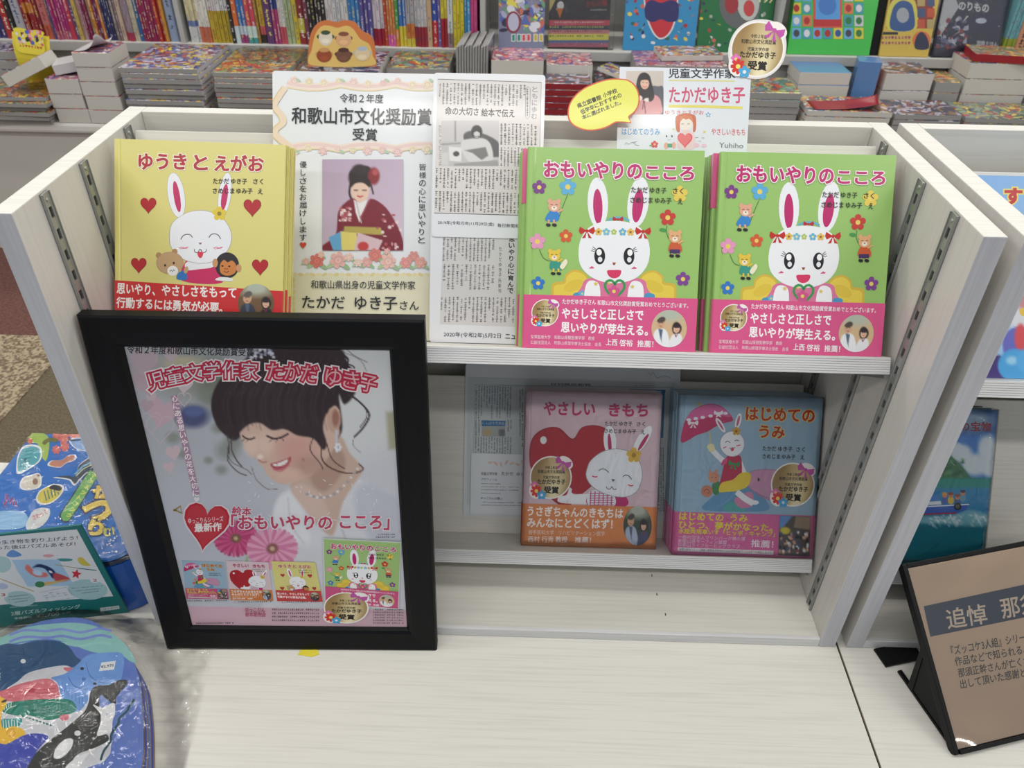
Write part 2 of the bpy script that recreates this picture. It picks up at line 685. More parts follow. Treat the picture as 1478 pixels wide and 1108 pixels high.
def item_corners(M, w, h, ox, oy, k):
    return zc(ox, oy, k, [project(M @ Vector(p)) for p in ((0, h, 0), (w, h, 0), (w, 0, 0), (0, 0, 0))])

# ------------------------------------------------------------------ setting
FZ = -0.45


def carpet(name, c1, c2, scale):
    m = mat(name, c1, 0.95, spec=0.1)
    lk = m.node_tree.links.new
    b = m.node_tree.nodes['Principled BSDF']
    tc = node(m, 'ShaderNodeTexCoord')
    nz = node(m, 'ShaderNodeTexNoise')
    nz.inputs['Scale'].default_value = scale
    nz.inputs['Detail'].default_value = 3
    cr = node(m, 'ShaderNodeValToRGB')
    cr.color_ramp.elements[0].position = 0.42
    cr.color_ramp.elements[0].color = (*lin(c1), 1)
    cr.color_ramp.elements[1].position = 0.58
    cr.color_ramp.elements[1].color = (*lin(c2), 1)
    lk(tc.outputs['Object'], nz.inputs['Vector'])
    lk(nz.outputs['Fac'], cr.inputs[0])
    lk(cr.outputs[0], b.inputs['Base Color'])
    bp = node(m, 'ShaderNodeBump')
    bp.inputs['Distance'].default_value = 0.004
    lk(nz.outputs['Fac'], bp.inputs['Height'])
    lk(bp.outputs[0], b.inputs['Normal'])
    return m


carpet('carpet_olive', (112, 102, 84), (96, 88, 72), 140)
carpet('carpet_mottled', (176, 160, 134), (112, 98, 82), 95)
carpet('carpet_red', (118, 84, 76), (98, 70, 66), 110)
fl = box('floor', -4.5, 4.5, -2.5, 4.2, FZ - .03, FZ, 'carpet_olive')
tag(fl, kind='structure')
# two other carpet colours let into the floor, flush but for the height of the pile
bands = [('carpet_band', [(-4.4, 1.43), (4.4, 1.43), (4.4, 2.3), (-4.4, 2.3)], 'carpet_red'),
         ('carpet_field', [(-4.4, 1.43), (-1.462, 1.43), (-1.45, 1.36), (-1.458, 0.985), (-1.47, .4), (-4.4, .4)], 'carpet_mottled')]
for nm, pts, mm in bands:
    link(nm, extrude_me(nm, pts, FZ + .0002, FZ + .004), fl, [mm])


def grooves(bm_name): pass


def counter(name, x0, x1, y0, y1, label):
    t = empty(name, Matrix.Translation(((x0 + x1) / 2, (y0 + y1) / 2, FZ)), label, 'counter')
    W, D, H = (x1 - x0) / 2, (y1 - y0) / 2, -FZ
    box('tabletop', -W, W, -D, D, H - .03, H, 'white_laminate_x', t, .0012)
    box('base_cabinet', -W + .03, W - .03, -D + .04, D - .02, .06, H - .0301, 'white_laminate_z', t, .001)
    box('plinth', -W + .06, W - .06, -D + .08, D - .05, 0.0, .0599, 'kick_grey', t, .001)
    return t


cl = counter('display_counter', -1.45, .5078, -.95, .345, 'low white wood-grain counter under the shelf rack that fills the middle of the photo')
cr_ = counter('display_counter', .5106, 2.4, -.95, .345, 'white wood-grain counter right of the dark seam, under the brown tilted sign')
box('edge_strip', (2.4 - .5106) / -2 - .0014, (2.4 - .5106) / -2 - .0002, -.6475, .6475, .42, .4496, 'brown_edge', cr_)


def standard(parent, x, face, yc, z0, z1):
    """slotted metal upright let into the inner face of a side panel; face = +1 when it looks towards +x"""
    bm = bmesh.new()
    hw, pitch = .0075, .0255

    def bx(xa, xb, ya, yb, za, zb, mi):
        r = bmesh.ops.create_cube(bm, size=1)
        for v in r['verts']:
            v.co = Vector((min(xa, xb) + (v.co.x + .5) * abs(xb - xa), ya + (v.co.y + .5) * (yb - ya), za + (v.co.z + .5) * (zb - za)))
            for f in v.link_faces: f.material_index = mi
    X = lambda d: x + face * d
    bx(X(.0002), X(.0006), yc - hw, yc + hw, z0, z1, 1)
    for s in (-1, 1):
        bx(X(.0002), X(.0028), *sorted((yc + s * hw, yc + s * (hw - .0045))), z0, z1, 0)
        bx(X(.0028), X(.0042), *sorted((yc + s * hw, yc + s * (hw - .0012))), z0, z1, 0)
    z = z1 - .004
    bx(X(.0006), X(.0026), yc - hw + .0045, yc + hw - .0045, z1 - .016, z1, 0)
    z = z1 - .016
    while z > z0 + .02:
        bx(X(.0006), X(.0026), yc - hw + .0045, yc + hw - .0045, z - pitch, z - .0125, 0)
        z -= pitch
    r = bmesh.ops.create_cone(bm, segments=10, radius1=.0026, radius2=.0018, depth=.0014, cap_ends=True)
    for v in r['verts']:
        v.co = Vector((X(.0032) + face * v.co.z, yc + v.co.x, z1 - .008 + v.co.y))
    me = bpy.data.meshes.new('slotted_upright')
    bm.to_mesh(me)
    bm.free()
    link('slotted_upright', me, parent, ['metal', 'slot_dark'])


T30 = radians(30)
SN, CN = sin(T30), cos(T30)


def shelf_frame(S, x0, v=0.0, a=0.0):
    """frame on a tilted display shelf: x right, y up along its back board, z towards the viewer; a = distance in from the front lip"""
    return basis((x0, S[0] + a * CN + v * SN, S[1] - a * SN + v * CN), (1, 0, 0), (0, SN, CN))


def make_rack(x0, x1, Su, Sl, label):
    t = empty('shelf_rack', None, label, 'shelf rack')
    H, D, TH = .6635, .3394, .024
    for xa, xb, s in ((x0 - TH, x0, 1), (x1, x1 + TH, -1)):
        me = box_me('side_panel', xa, xb, 0, D, 0.0005, H, .0014)
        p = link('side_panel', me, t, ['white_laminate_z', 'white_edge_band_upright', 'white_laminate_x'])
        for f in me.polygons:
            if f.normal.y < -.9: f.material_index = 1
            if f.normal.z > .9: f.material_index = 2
        xi = x0 if s == 1 else x1
        for yc in (.059, .1475, .268):
            standard(t, xi, s, yc, .018, .6605)
    box('back_panel', x0 + .0002, x1 - .0002, .3185, D - .0005, .0005, H, 'white_laminate_x', t, .001)
    # floor board of the rack with its front lip, and three small screw marks in it
    box('bottom_board', x0 + .0002, x1 - .0002, .0075, .318, .001, .0150, 'white_laminate_x', t, .0005)
    box('bottom_lip', x0 + .0002, x1 - .0002, .0005, .0064, .0005, .0168, 'white_edge_band', t, .0008)
    if x0 < 0:
        for xs_, ys_ in ((.2455, .112), (.249, .075), (.2575, .038)):
            box('screw_mark', xs_ - .0008, xs_ + .0008, ys_ - .0025, ys_ + .0025, .0148, .01505, 'slot_dark', t)
    for S, hb in ((Su, .262), (Sl, .254)):
        M = shelf_frame(S, (x0 + x1) / 2)
        hw = (x1 - x0) / 2 - .0055
        sb = box('shelf_board', -hw, hw, -.021, 0, -.0972, -.0012, 'white_laminate_x', t, .0008, M)
        # ridged front edge band: a stack of fine raised lines
        bm = bmesh.new()
        n = 7
        for i in range(n):
            r = bmesh.ops.create_cube(bm, size=1)
            for v in r['verts']:
                v.co = Vector((v.co.x * 2 * (hw - .0002), -.0206 + (i + .5 + v.co.y * .82) * .0203 / n, -.0006 + v.co.z * .0013))
        me = bpy.data.meshes.new('edge_band')
        bm.to_mesh(me); bm.free()
        link('edge_band', me, sb, ['white_edge_band'])
        box('back_board', -hw, hw, .0002, hb, -.0972, -.0852, 'white_laminate_x', t, .0008, M)
        for s in (-1, 1):
            # bracket arms that hook the shelf into the uprights
            pts = [(.085, -.03), (.085, -.0215), (.006, -.0215), (.006, -.026)]
            me = extrude_me('bracket', [(-p[0], p[1]) for p in pts], s * (hw - .004), s * (hw - .002), axis='x')
            me.transform(Matrix(((1, 0, 0, 0), (0, 0, 1, 0), (0, 1, 0, 0), (0, 0, 0, 1))))
            link('bracket', me, t, ['metal'], M)
    return t


SU, SL = (.0743, .468), (.088, .0895)
SU2, SL2 = (.0743, .438), (.088, .070)
rack = make_rack(-.48, .48, SU, SL, 'white wood-grain shelf rack with two tilted shelves, centre of the photo')
rack2 = make_rack(.545, 1.505, SU2, SL2, 'white shelf rack at the right edge, behind the brown tilted sign')


# ------------------------------------------------------------------ books
def book(name, M, w, h, t, cover_c, label, cat='picture book', group=None, band=None, band_h=0.0, gloss=.3):
    e = empty(name, M, label, cat, group)
    key = 'cover_%s' % (cover_c,)
    if key not in MATS:
        mat(key, cover_c, gloss, coat=.3)
        MATS[key].node_tree.nodes['Principled BSDF'].inputs['Base Color'].default_value = (*ink(cover_c), 1)
    hinge = [(0, -t + .002), (0, -.002), (.0012, -.0004), (.003, 0), (.0065, 0), (.0085, -.0009), (.0105, 0), (w, 0), (w, -.0024), (.003, -.0024), (.003, -t + .0024), (w, -t + .0024), (w, -t), (.002, -t)]
    me = extrude_me('cover', hinge, 0, h, axis='y')
    c = link('cover', me, e, [key])
    pg = box('pages', .0031, w - .004, .003, h - .003, -t + .0026, -.0026, 'pages', e)
    bnd = None
    if band:
        kb = 'band_%s' % (band,)
        if kb not in MATS:
            mat(kb, band, .25, coat=.4)
            MATS[kb].node_tree.nodes['Principled BSDF'].inputs['Base Color'].default_value = (*ink(band), 1)
        g = .0005
        pr = [(-g, -t), (-g, -.001), (.001, g), (w + g, g), (w + g, -.0022), (w + g - .0003, -.0022), (w + g - .0003, g * .3), (.001, g * .3), (-g * .3, -.001), (-g * .3, -t)]
        me = extrude_me('paper_band', pr, -.0002, band_h, axis='y')
        bnd = link('paper_band', me, e, [kb])
    return e, c, bnd


def badge(cv, cx, cy, r, small=False):
    """round gold prize sticker with a bow and flowers"""
    q = lambda x, y: (cx + x * r, cy + y * r)
    cv.ell(cx, cy, r * 1.06, r * 1.06, 'eeeae6', n=40)
    cv.ell(*q(.72, -.72), r * .42, r * .3, 'eeeae6', rot=30)
    cv.ell(*q(-.72, .62), r * .38, r * .42, 'eeeae6')
    p = Paint(cx - r, cy - r, cx + r, cy + r, 25, 25, 'a5875a')
    p.grad(cx - r, cy - r * .6, '9c7f4e', cx + r * .5, cy + r * .4, 'e8dcb0')
    t = (p.X - cx) / r
    p.mix(np.clip(np.abs(t - .15) * 1.3 - .25, 0, .8), '8a6d40')
    # disc only: lattice squashed to a circle
    u, v = (p.X - cx) / r, (p.Y - cy) / r
    p.X = cx + u * np.sqrt(np.clip(1 - v * v / 2, 0, 1)) * r * .99
    p.Y = cy + v * np.sqrt(np.clip(1 - u * u / 2, 0, 1)) * r * .99
    cv.grid(p)
    T = lambda s, y, hw, h, b=.02: cv.text(s, *q(-hw + .03, y), *q(hw + .03, y + .03), h * r, '1c150c', b)
    if small:
        T('令和２年度', -.5, .3, .12)
    else:
        T('令和２年度', -.5, .32, .15)
    T('和歌山市文化奨励賞', -.3, .68, .17)
    T('児童文学作家', -.02, .42, .14)
    T('たかだゆき子', .2, .7, .23, .035)
    T('受賞', .6, .36, .33, .04)
    cv.bow(*q(.62, -.72), r * .4, 'b44a9c', 25)
    cv.flower(*q(-.82, .38), r * .2, 'd86ab0', 'e8c860')
    cv.flower(*q(-.72, .66), r * .3, 'c8281e', 'e8d860', 8)
    cv.flower(*q(-.46, .86), r * .24, '3a9ad0', 'd8e4ec')


def portrait_pair(cv, cx, cy, rx, ry, bg, coatL='e8e8ea', coatR='e8e8ea', sep=.42, hairL='4a4038'):
    """oval snapshot of two people from the chest up"""
    p = Paint(cx - rx, cy - ry, cx + rx, cy + ry, 40, 44, bg)
    X = lambda x: cx + x * rx
    Y = lambda y: cy + y * ry
    p.ell(X(0), Y(-.9), rx * .9, ry * .5, 'a8b0a0', .8)
    # man left
    p.poly([(X(-.95), Y(1.1)), (X(-.85), Y(.25)), (X(-.5), Y(-.02)), (X(-.1), Y(.2)), (X(0), Y(1.1))], coatL, rx * .06)
    p.poly([(X(-.6), Y(0)), (X(-.5), Y(.8)), (X(-.35), Y(.05))], '4a5a70', rx * .05, False)
    p.ell(X(-.48), Y(-.3), rx * .24, ry * .3, 'c89a7c', .15)
    p.ell(X(-.48), Y(-.5), rx * .25, ry * .17, hairL, .25)
    p.line([(X(-.58), Y(-.32)), (X(-.52), Y(-.33))], rx * .04, '3a302a', rx * .03)
    p.line([(X(-.44), Y(-.33)), (X(-.38), Y(-.32))], rx * .04, '3a302a', rx * .03)
    p.line([(X(-.54), Y(-.15)), (X(-.48), Y(-.12)), (X(-.42), Y(-.15))], rx * .04, '9a4a40', rx * .03)
    # woman right
    p.ell(X(sep + .02), Y(-.02), rx * .27, ry * .36, '2a2224', .2)
    p.poly([(X(sep - .42), Y(1.1)), (X(sep - .3), Y(.45)), (X(sep), Y(.28)), (X(sep + .32), Y(.42)), (X(sep + .45), Y(1.1))], coatR, rx * .06)
    p.ell(X(sep), Y(.02), rx * .18, ry * .22, 'd8ac90', .15)
    p.ell(X(sep), Y(-.15), rx * .2, ry * .11, '2a2224', .3)
    p.line([(X(sep - .08), Y(.0)), (X(sep - .04), Y(.0))], rx * .03, '3a302a', rx * .03)
    p.line([(X(sep + .04), Y(.0)), (X(sep + .08), Y(.0))], rx * .03, '3a302a', rx * .03)
    p.line([(X(sep - .05), Y(.13)), (X(sep + .05), Y(.13))], rx * .04, 'b05050', rx * .03)
    p.line([(X(sep - .06), Y(.32)), (X(sep), Y(.45)), (X(sep + .06), Y(.32))], rx * .05, '7a3040', rx * .03)
    u, v = (p.X - cx) / rx, (p.Y - cy) / ry
    p.X = cx + u * np.sqrt(1 - v * v / 2) * rx
    p.Y = cy + v * np.sqrt(1 - u * u / 2) * ry
    cv.grid(p)


MAG = 'b01a60'


def rabbit_ear(cv, cx, cy, rx, ry, rot, inner, ix=.42, iy=.68, edge=None, shift=(0, 0)):
    if edge: cv.ell(cx, cy, rx + 1.6, ry + 1.6, edge, rot)
    cv.ell(cx, cy, rx, ry, 'e6e9ef', rot)
    cv.ell(cx + shift[0], cy + shift[1], rx * ix, ry * iy, inner, rot)


def draw_green(cv, big=True):
    """green cover, drawn in the coordinates of its magnified crop"""
    # wings
    for k in (-1, 1):
        X = lambda x: 502 + k * x
        cv.blob([(X(130), 690), (X(190), 655), (X(240), 680), (X(250), 712), (X(300), 722), (X(310), 760), (X(290), 815), (X(120), 815)], 'c8a83c')
        cv.blob([(X(135), 700), (X(190), 666), (X(232), 690), (X(242), 725), (X(290), 735), (X(298), 765), (X(280), 815), (X(130), 815)], 'dcc045')
        cv.ell(X(200), 735, 50, 26, 'd4b43c', k * 25)
    # body and arms
    cv.blob([(335, 815), (345, 735), (375, 700), (500, 690), (640, 700), (665, 740), (672, 815)], 'd06a90')
    for k in (-1, 1):
        cv.blob([(502 + k * 160, 770), (502 + k * 200, 775), (502 + k * 195, 805), (502 + k * 150, 800)], '3f8ab8')
    cv.flower(345, 775, 18, '5aa0c8', 'd8c860')
    # ears, head
    rabbit_ear(cv, 421, 330, 50, 122, -2, MAG, .46, .7, shift=(0, 18))
    rabbit_ear(cv, 618, 325, 52, 122, 7, MAG, .5, .66, shift=(-2, 18))
    cv.line([(470, 415), (500, 402), (545, 402), (575, 415)], 12, '5aa6b8', smooth=True)
    cv.bow(520, 408, 26, 'a8242c')
    cv.blob([(372, 455), (430, 425), (502, 416), (580, 425), (640, 458), (672, 520), (676, 590), (655, 650), (600, 700), (502, 722), (405, 700), (345, 650), (327, 590), (335, 515)], 'e9ebf0', 6)
    for k, x in ((-1, 395), (1, 610)):
        cv.blob([(x - 34, 815), (x - 38, 760), (x - 22, 716), (x + 8, 710), (x + 34, 730), (x + 40, 790), (x + 30, 815)], 'ecedf1')
    # eyes
    for k, x in ((-1, 431), (1, 575)):
        cv.ell(x, 588, 27, 42, '14141c')
        cv.ell(x + (-3 if k < 0 else 5), 570, 13, 16, 'f4f4f6')
        cv.ell(x + 2, 605, 11, 13, 'dfe3ea')
        for j in range(3):
            cv.line([(x + k * 18, 556 + j * 6), (x + k * (34 + j * 4), 542 + j * 10)], 3.2, '1a1a20')
    cv.poly([(493, 619), (511, 619), (506, 632), (498, 632)], '8a4a30')
    cv.blob([(468, 660), (500, 656), (536, 658), (530, 685), (505, 697), (478, 688)], 'cc2f58')
    for x in (392, 601):
        cv.poly([(x - 16, 650), (x, 638), (x + 14, 646), (x + 6, 650)], 'd04878')
    # head band
    for x, c in ((425, 'd8b050'), (463, '6ab0c8'), (500, '9ab85a'), (543, '5aa6c8'), (582, 'd8b050')):
        cv.flower(x, 470, 19 if c != '9ab85a' else 15, c, 'e8dc9a' if c != 'd8b050' else '8a4a28')
    for x in (368, 643):
        cv.bow(x, 466, 38, 'b4231e')
    # heart wreath
    P = []
    for i in range(26):
        t = 2 * pi * i / 26
        P.append((506 + 16 * sin(t) ** 3 / 17 * 52, 748 - (13 * cos(t) - 5 * cos(2 * t) - 2 * cos(3 * t) - cos(4 * t)) / 15 * 52))
    cv.line(P, 12, '2f8a48', closed=True)
    cv.flower(502, 762, 30, 'c84a80', 'e0c860')
    cv.star(412, 725, 13, 'd8b84a'); cv.star(593, 738, 12, 'd8b84a'); cv.star(478, 722, 10, 'd8b84a')
    # small flowers
    for x, y, r, c in ((136, 258, 35, '6a3078'), (275, 255, 42, '4fa0cf'), (125, 520, 40, 'd98ab0'), (265, 492, 33, 'c8502a'), (127, 725, 34, '2a6ab8'), (763, 398, 40, 'b8332a'), (820, 283, 40, 'dcc04a'), (843, 698, 36, '6f3a84')):
        cv.flower(x, y, r, c, 'e0c458', 5, 0)
    # three small animals holding flowers by the stem
    cv.line([(275, 290), (250, 350), (232, 400)], 3, '3a6a34', smooth=True)
    cv.line([(135, 560), (155, 600), (185, 615)], 3, '3a6a34', smooth=True)
    cv.line([(760, 436), (758, 470), (770, 500)], 3, '3a6a34', smooth=True)
    cv.ell(740, 458, 17, 9, '3a8a44', 10)

    def critter(cx, cy, fur, cloth, shoe='1c1c22', s=1.0, lean=0, muzzle='ecdcc8'):
        cv.ell(cx - 22 * s, cy - 62 * s, 11 * s, 12 * s, fur); cv.ell(cx + 22 * s, cy - 62 * s, 11 * s, 12 * s, fur)
        cv.blob([(cx - 14 * s, cy - 20 * s), (cx + 18 * s, cy - 20 * s), (cx + (34 + lean) * s, cy + 32 * s), (cx + (-30 + lean) * s, cy + 30 * s)], cloth)
        cv.ell(cx, cy - 38 * s, 30 * s, 28 * s, fur)
        cv.ell(cx, cy - 28 * s, 14 * s, 11 * s, muzzle)
        cv.line([(cx - 18 * s, cy - 42 * s), (cx - 12 * s, cy - 46 * s), (cx - 6 * s, cy - 42 * s)], 3, '3a2a22')
        cv.line([(cx + 5 * s, cy - 42 * s), (cx + 11 * s, cy - 46 * s), (cx + 17 * s, cy - 42 * s)], 3, '3a2a22')
        cv.ell(cx, cy - 31 * s, 4 * s, 3 * s, '3a2a22', n=8)
        cv.line([(cx + 16 * s, cy - 8 * s), (cx + 42 * s, cy - 22 * s)], 9 * s, fur)
        for k in (-1, 1):
            cv.line([(cx + (k * 12 + lean) * s, cy + 28 * s), (cx + (k * 14 + lean) * s, cy + 48 * s)], 9 * s, fur)
            cv.ell(cx + (k * 15 + lean) * s, cy + 54 * s, 12 * s, 8 * s, shoe, 10)
    critter(208, 385, 'd89a80', '2a78c0', lean=-14)
    critter(208, 625, 'dcb83c', '2f8a78', lean=8, s=.95)
    cv.blob([(235, 640), (262, 605), (272, 622), (250, 655)], 'e8e0c0')
    critter(800, 530, 'd8a070', 'c0502c', s=1.0)
    cv.rect(775, 552, 825, 572, '3a2a58')
    cv.text('おもいやりの', 162, 170, 632, 176, 76, MAG, .035, ('f2e6ec', .085))
    cv.text('こころ', 656, 182, 885, 186, 60, MAG, .035, ('f2e6ec', .085))
    for s, x0, y0, x1, y1 in (('たかだ', 583, 265, 663, 266), ('ゆき子', 674, 267, 754, 268), ('さく', 786, 269, 836, 270), ('さめじま', 580, 314, 688, 315), ('ゆみ子', 700, 316, 780, 317), ('え', 812, 318, 834, 319)):
        cv.text(s, x0, y0, x1, y1, 27, '22261c', .016)


def band_green(cv):
    cv.text('たかだゆき子さん', 247, 815, 412, 817, 25, 'f0e8ee', .02)
    cv.text('和歌山市文化奨励賞受賞おめでとうございます。', 420, 818, 872, 830, 25, 'f0e8ee', .015)
    cv.text('やさしさと正しさで', 245, 873, 648, 880, 50, 'f6f2f4', .03)
    cv.text('思いやりが芽生える。', 240, 942, 672, 957, 52, 'f6f2f4', .03)
    cv.text('宝塚医療大学', 88, 992, 187, 994, 19, 'eed8e2')
    cv.text('和歌山保健医療学部', 205, 994, 357, 997, 19, 'eed8e2')
    cv.text('教授', 375, 998, 406, 999, 19, 'eed8e2')
    cv.text('公益社団法人', 87, 1020, 187, 1022, 19, 'eed8e2')
    cv.text('和歌山県理学療法士協会', 204, 1022, 388, 1027, 19, 'eed8e2')
    cv.text('会長', 408, 1028, 440, 1029, 19, 'eed8e2')
    cv.text('上西', 463, 1016, 520, 1018, 34, 'f6f0f4', .012)
    cv.text('啓裕', 532, 1019, 597, 1021, 34, 'f6f0f4', .012)
    cv.text('推薦！', 620, 1023, 700, 1025, 34, 'f6f0f4', .012)
    portrait_pair(cv, 778, 946, 88, 94, 'c8a880', 'e4e6ea', 'dfe0e6')
    badge(cv, 160, 872, 64)


def draw_yellow(cv, full=True):
    rabbit_ear(cv, 437, 388, 46, 125, -9, 'b8285c', .38, .7, '8a8a80', (4, 8))
    rabbit_ear(cv, 705, 385, 34, 122, 8, 'b8285c', .5, .6, '8a8a80', (-2, 14))
    # hat-like body parts: dress, head
    cv.blob([(470, 860), (480, 770), (520, 730), (620, 730), (670, 760), (690, 870)], 'c02a5a')
    cv.blob([(495, 800), (500, 755), (640, 755), (636, 785), (570, 795)], 'e4e6ea')
    cv.blob([(488, 488), (560, 470), (630, 480), (700, 520), (740, 590), (738, 660), (700, 720), (640, 755), (560, 765), (470, 740), (410, 680), (398, 610), (415, 540)], '9a9a90', 6)
    cv.blob([(488, 490), (560, 473), (630, 483), (698, 522), (737, 591), (735, 660), (698, 718), (640, 752), (560, 762), (471, 737), (413, 679), (402, 610), (418, 541)], 'e6e8ee', 6)
    cv.line([(462, 632), (475, 612), (495, 604), (515, 607), (527, 622)], 4.5, '2a2a2c', smooth=True)
    cv.line([(617, 622), (632, 604), (655, 602), (672, 612), (682, 630)], 4.5, '2a2a2c', smooth=True)
    cv.poly([(560, 650), (580, 650), (570, 662)], '6a5048')
    cv.line([(537, 685), (540, 700), (555, 705), (569, 685), (583, 704), (600, 700), (604, 686)], 4, '2a2224', smooth=True)
    cv.blob([(555, 702), (585, 702), (582, 725), (570, 735), (558, 725)], 'd0384e')
    for x in (478, 668):
        cv.line([(x - 26, 680), (x - 10, 674), (x + 5, 680), (x + 26, 674)], 4, 'd0406a')
        cv.line([(x - 20, 684), (x + 20, 680)], 3, 'd0406a')
    cv.flower(675, 490, 40, 'd8bc3a', '8a7a30')
    # bear left
    cv.ell(341, 720, 16, 17, 'a87e58'); cv.ell(429, 700, 16, 17, 'a87e58')
    cv.ell(403, 762, 76, 62, 'a88a66', 0)
    cv.ell(403, 762, 72, 58, 'b8946c', 0)
    cv.ell(418, 805, 30, 28, 'e8e4de')
    cv.ell(376, 775, 6, 7, '2a2020'); cv.ell(424, 762, 6, 7, '2a2020')
    cv.line([(402, 808), (410, 800), (416, 810), (424, 798), (430, 806)], 4, '2a3a5a')
    cv.blob([(440, 850), (450, 815), (480, 805), (498, 830), (492, 855)], '2a6ab0')
    cv.ell(492, 800, 12, 20, 'b8946c', 15)
    # ape right
    cv.ell(718, 775, 66, 72, '2a2628')
    cv.ell(652, 762, 15, 24, 'c08a60'); cv.ell(782, 790, 14, 22, 'c08a60')
    cv.blob([(680, 770), (700, 745), (722, 758), (745, 748), (768, 775), (762, 815), (720, 832), (682, 815)], 'c4763c')
    cv.ell(692, 778, 6, 5, '201818'); cv.ell(730, 780, 6, 5, '201818')
    cv.line([(700, 806), (714, 814), (728, 806)], 3.5, '3a2018', smooth=True)
    cv.ell(707, 794, 5, 3, '6a3a20', n=8); cv.ell(719, 795, 5, 3, '6a3a20', n=8)
    cv.blob([(655, 856), (680, 840), (740, 845), (745, 862)], 'dfe4e0')
    for x, y, r, c in ((284, 440, 47, 0), (857, 452, 52, 0), (231, 770, 46, 0), (900, 780, 48, 0)):
        cv.heart(x, y, r, '7a2028'); cv.heart(x, y, r * .93, 'a8222a')
    cv.text('ゆうき', 232, 203, 492, 204, 84, 'a3202c', .035, ('f4ecd8', .075))
    cv.text('と', 537, 208, 608, 209, 78, 'a3202c', .035, ('f4ecd8', .075))
    cv.text('えがお', 652, 210, 917, 214, 84, 'a3202c', .035, ('f4ecd8', .075))
    for s, x0, y0, x1, y1 in (('たかだ', 641, 310, 728, 311), ('ゆき子', 740, 311, 828, 312), ('さく', 862, 312, 916, 313), ('さめじま', 640, 364, 758, 365), ('ゆみ子', 770, 365, 858, 366), ('え', 888, 367, 914, 368)):
        cv.text(s, x0, y0, x1, y1, 29, '28241a', .016)


def band_yellow(cv):
    cv.text('思いやり、', 112, 900, 322, 912, 56, 'f4ecea', .03)
    cv.text('やさしさをもって', 360, 912, 768, 926, 56, 'f4ecea', .03)
    cv.text('行動するには勇気が必要。', 110, 978, 692, 1010, 58, 'f4ecea', .03)
    portrait_pair(cv, 878, 985, 100, 108, '6a5038', '3a3a48', '2f2a30', .55, '5a5450')


def draw_pink(cv, sticker=True):
    cv.blob([(592, 402), (640, 345), (720, 335), (790, 370), (820, 450), (790, 560), (700, 640), (600, 720), (560, 760), (470, 700), (390, 590), (366, 500), (380, 400), (440, 350), (520, 345)], '8a1a24', 6)
    cv.blob([(592, 410), (640, 350), (715, 340), (782, 372), (812, 450), (782, 556), (696, 636), (600, 715), (565, 750), (478, 695), (396, 588), (372, 500), (386, 404), (444, 355), (515, 350)], 'a01c28', 6)
    cv.ell(440, 408, 17, 20, 'dfe6e6')
    # arm
    cv.blob([(520, 700), (560, 690), (575, 655), (588, 660), (596, 685), (690, 690), (690, 735), (530, 730)], 'dfe3e9')
    cv.blob([(680, 680), (760, 670), (800, 690), (860, 690), (872, 750), (680, 750)], 'b01e64')
    cv.blob([(680, 675), (770, 668), (812, 700), (805, 750), (680, 750)], 'dfe3e9')
    for i in range(6):
        cv.line([(688 + i * 22, 672), (684 + i * 22, 750)], 5, 'a83a70')
        cv.line([(680, 684 + i * 12), (806, 684 + i * 12)], 4, 'a83a70')
    rabbit_ear(cv, 788, 415, 33, 78, -4, 'a8285c', .3, .7, '9a9aa2', (-2, 16))
    rabbit_ear(cv, 958, 410, 28, 82, 33, 'a8285c', .34, .62, '9a9aa2', (4, 14))
    cv.blob([(690, 510), (750, 468), (830, 456), (910, 480), (950, 540), (956, 610), (930, 675), (870, 705), (780, 695), (700, 655), (662, 600), (668, 550)], '8a8a90', 6)
    cv.blob([(692, 512), (752, 471), (830, 459), (908, 483), (947, 541), (953, 610), (927, 673), (870, 702), (781, 692), (703, 653), (665, 600), (671, 551)], 'dfe3ea', 6)
    cv.line([(728, 570), (742, 560), (762, 562), (782, 578)], 4, '2a2a2e', smooth=True)
    cv.line([(855, 600), (868, 592), (886, 596), (900, 614)], 4, '2a2a2e', smooth=True)
    cv.poly([(794, 610), (816, 614), (803, 626)], '55565e')
    cv.line([(767, 648), (775, 662), (790, 660), (797, 650), (806, 664), (822, 662)], 3.5, '3a3a42', smooth=True)
    for x, y in ((708, 598), (895, 645)):
        cv.line([(x - 14, y - 4), (x, y + 2), (x + 14, y)], 6, 'c8304a')
    cv.flower(912, 490, 40, 'd0a83a', '9a7a28')
    cv.text('やさしい', 443, 245, 708, 250, 66, 'a82058', .035)
    cv.text('きもち', 785, 256, 985, 260, 62, 'a82058', .035)
    for s, x0, y0, x1, y1 in (('たかだ', 762, 326, 826, 327), ('ゆき子', 836, 328, 905, 329), ('さく', 928, 330, 972, 331), ('さめじま', 760, 364, 848, 366), ('ゆみ子', 856, 367, 925, 369), ('え', 948, 371, 970, 372)):
        cv.text(s, x0, y0, x1, y1, 22, '2a2624', .016)
    if sticker: badge(cv, 478, 600, 104)


def band_pink(cv):
    cv.text('うさぎちゃんのきもちは', 358, 770, 855, 788, 50, 'f2ece8', .03)
    cv.text('みんなにとどくはず！', 356, 828, 800, 842, 48, 'f2ece8', .03)
    cv.text('岩手医科大学', 362, 878, 494, 882, 24, 'ecd8c8')
    cv.text('リハビリテーション医学', 520, 882, 760, 890, 24, 'ecd8c8')
    cv.text('西村 行秀 教授', 360, 914, 565, 918, 32, 'f2ece8', .01)
    cv.text('推薦！', 604, 919, 688, 921, 30, 'f2ece8', .01)
    portrait_pair(cv, 931, 852, 74, 100, '3a4438', 'a8b4cc', '4a4a6a')


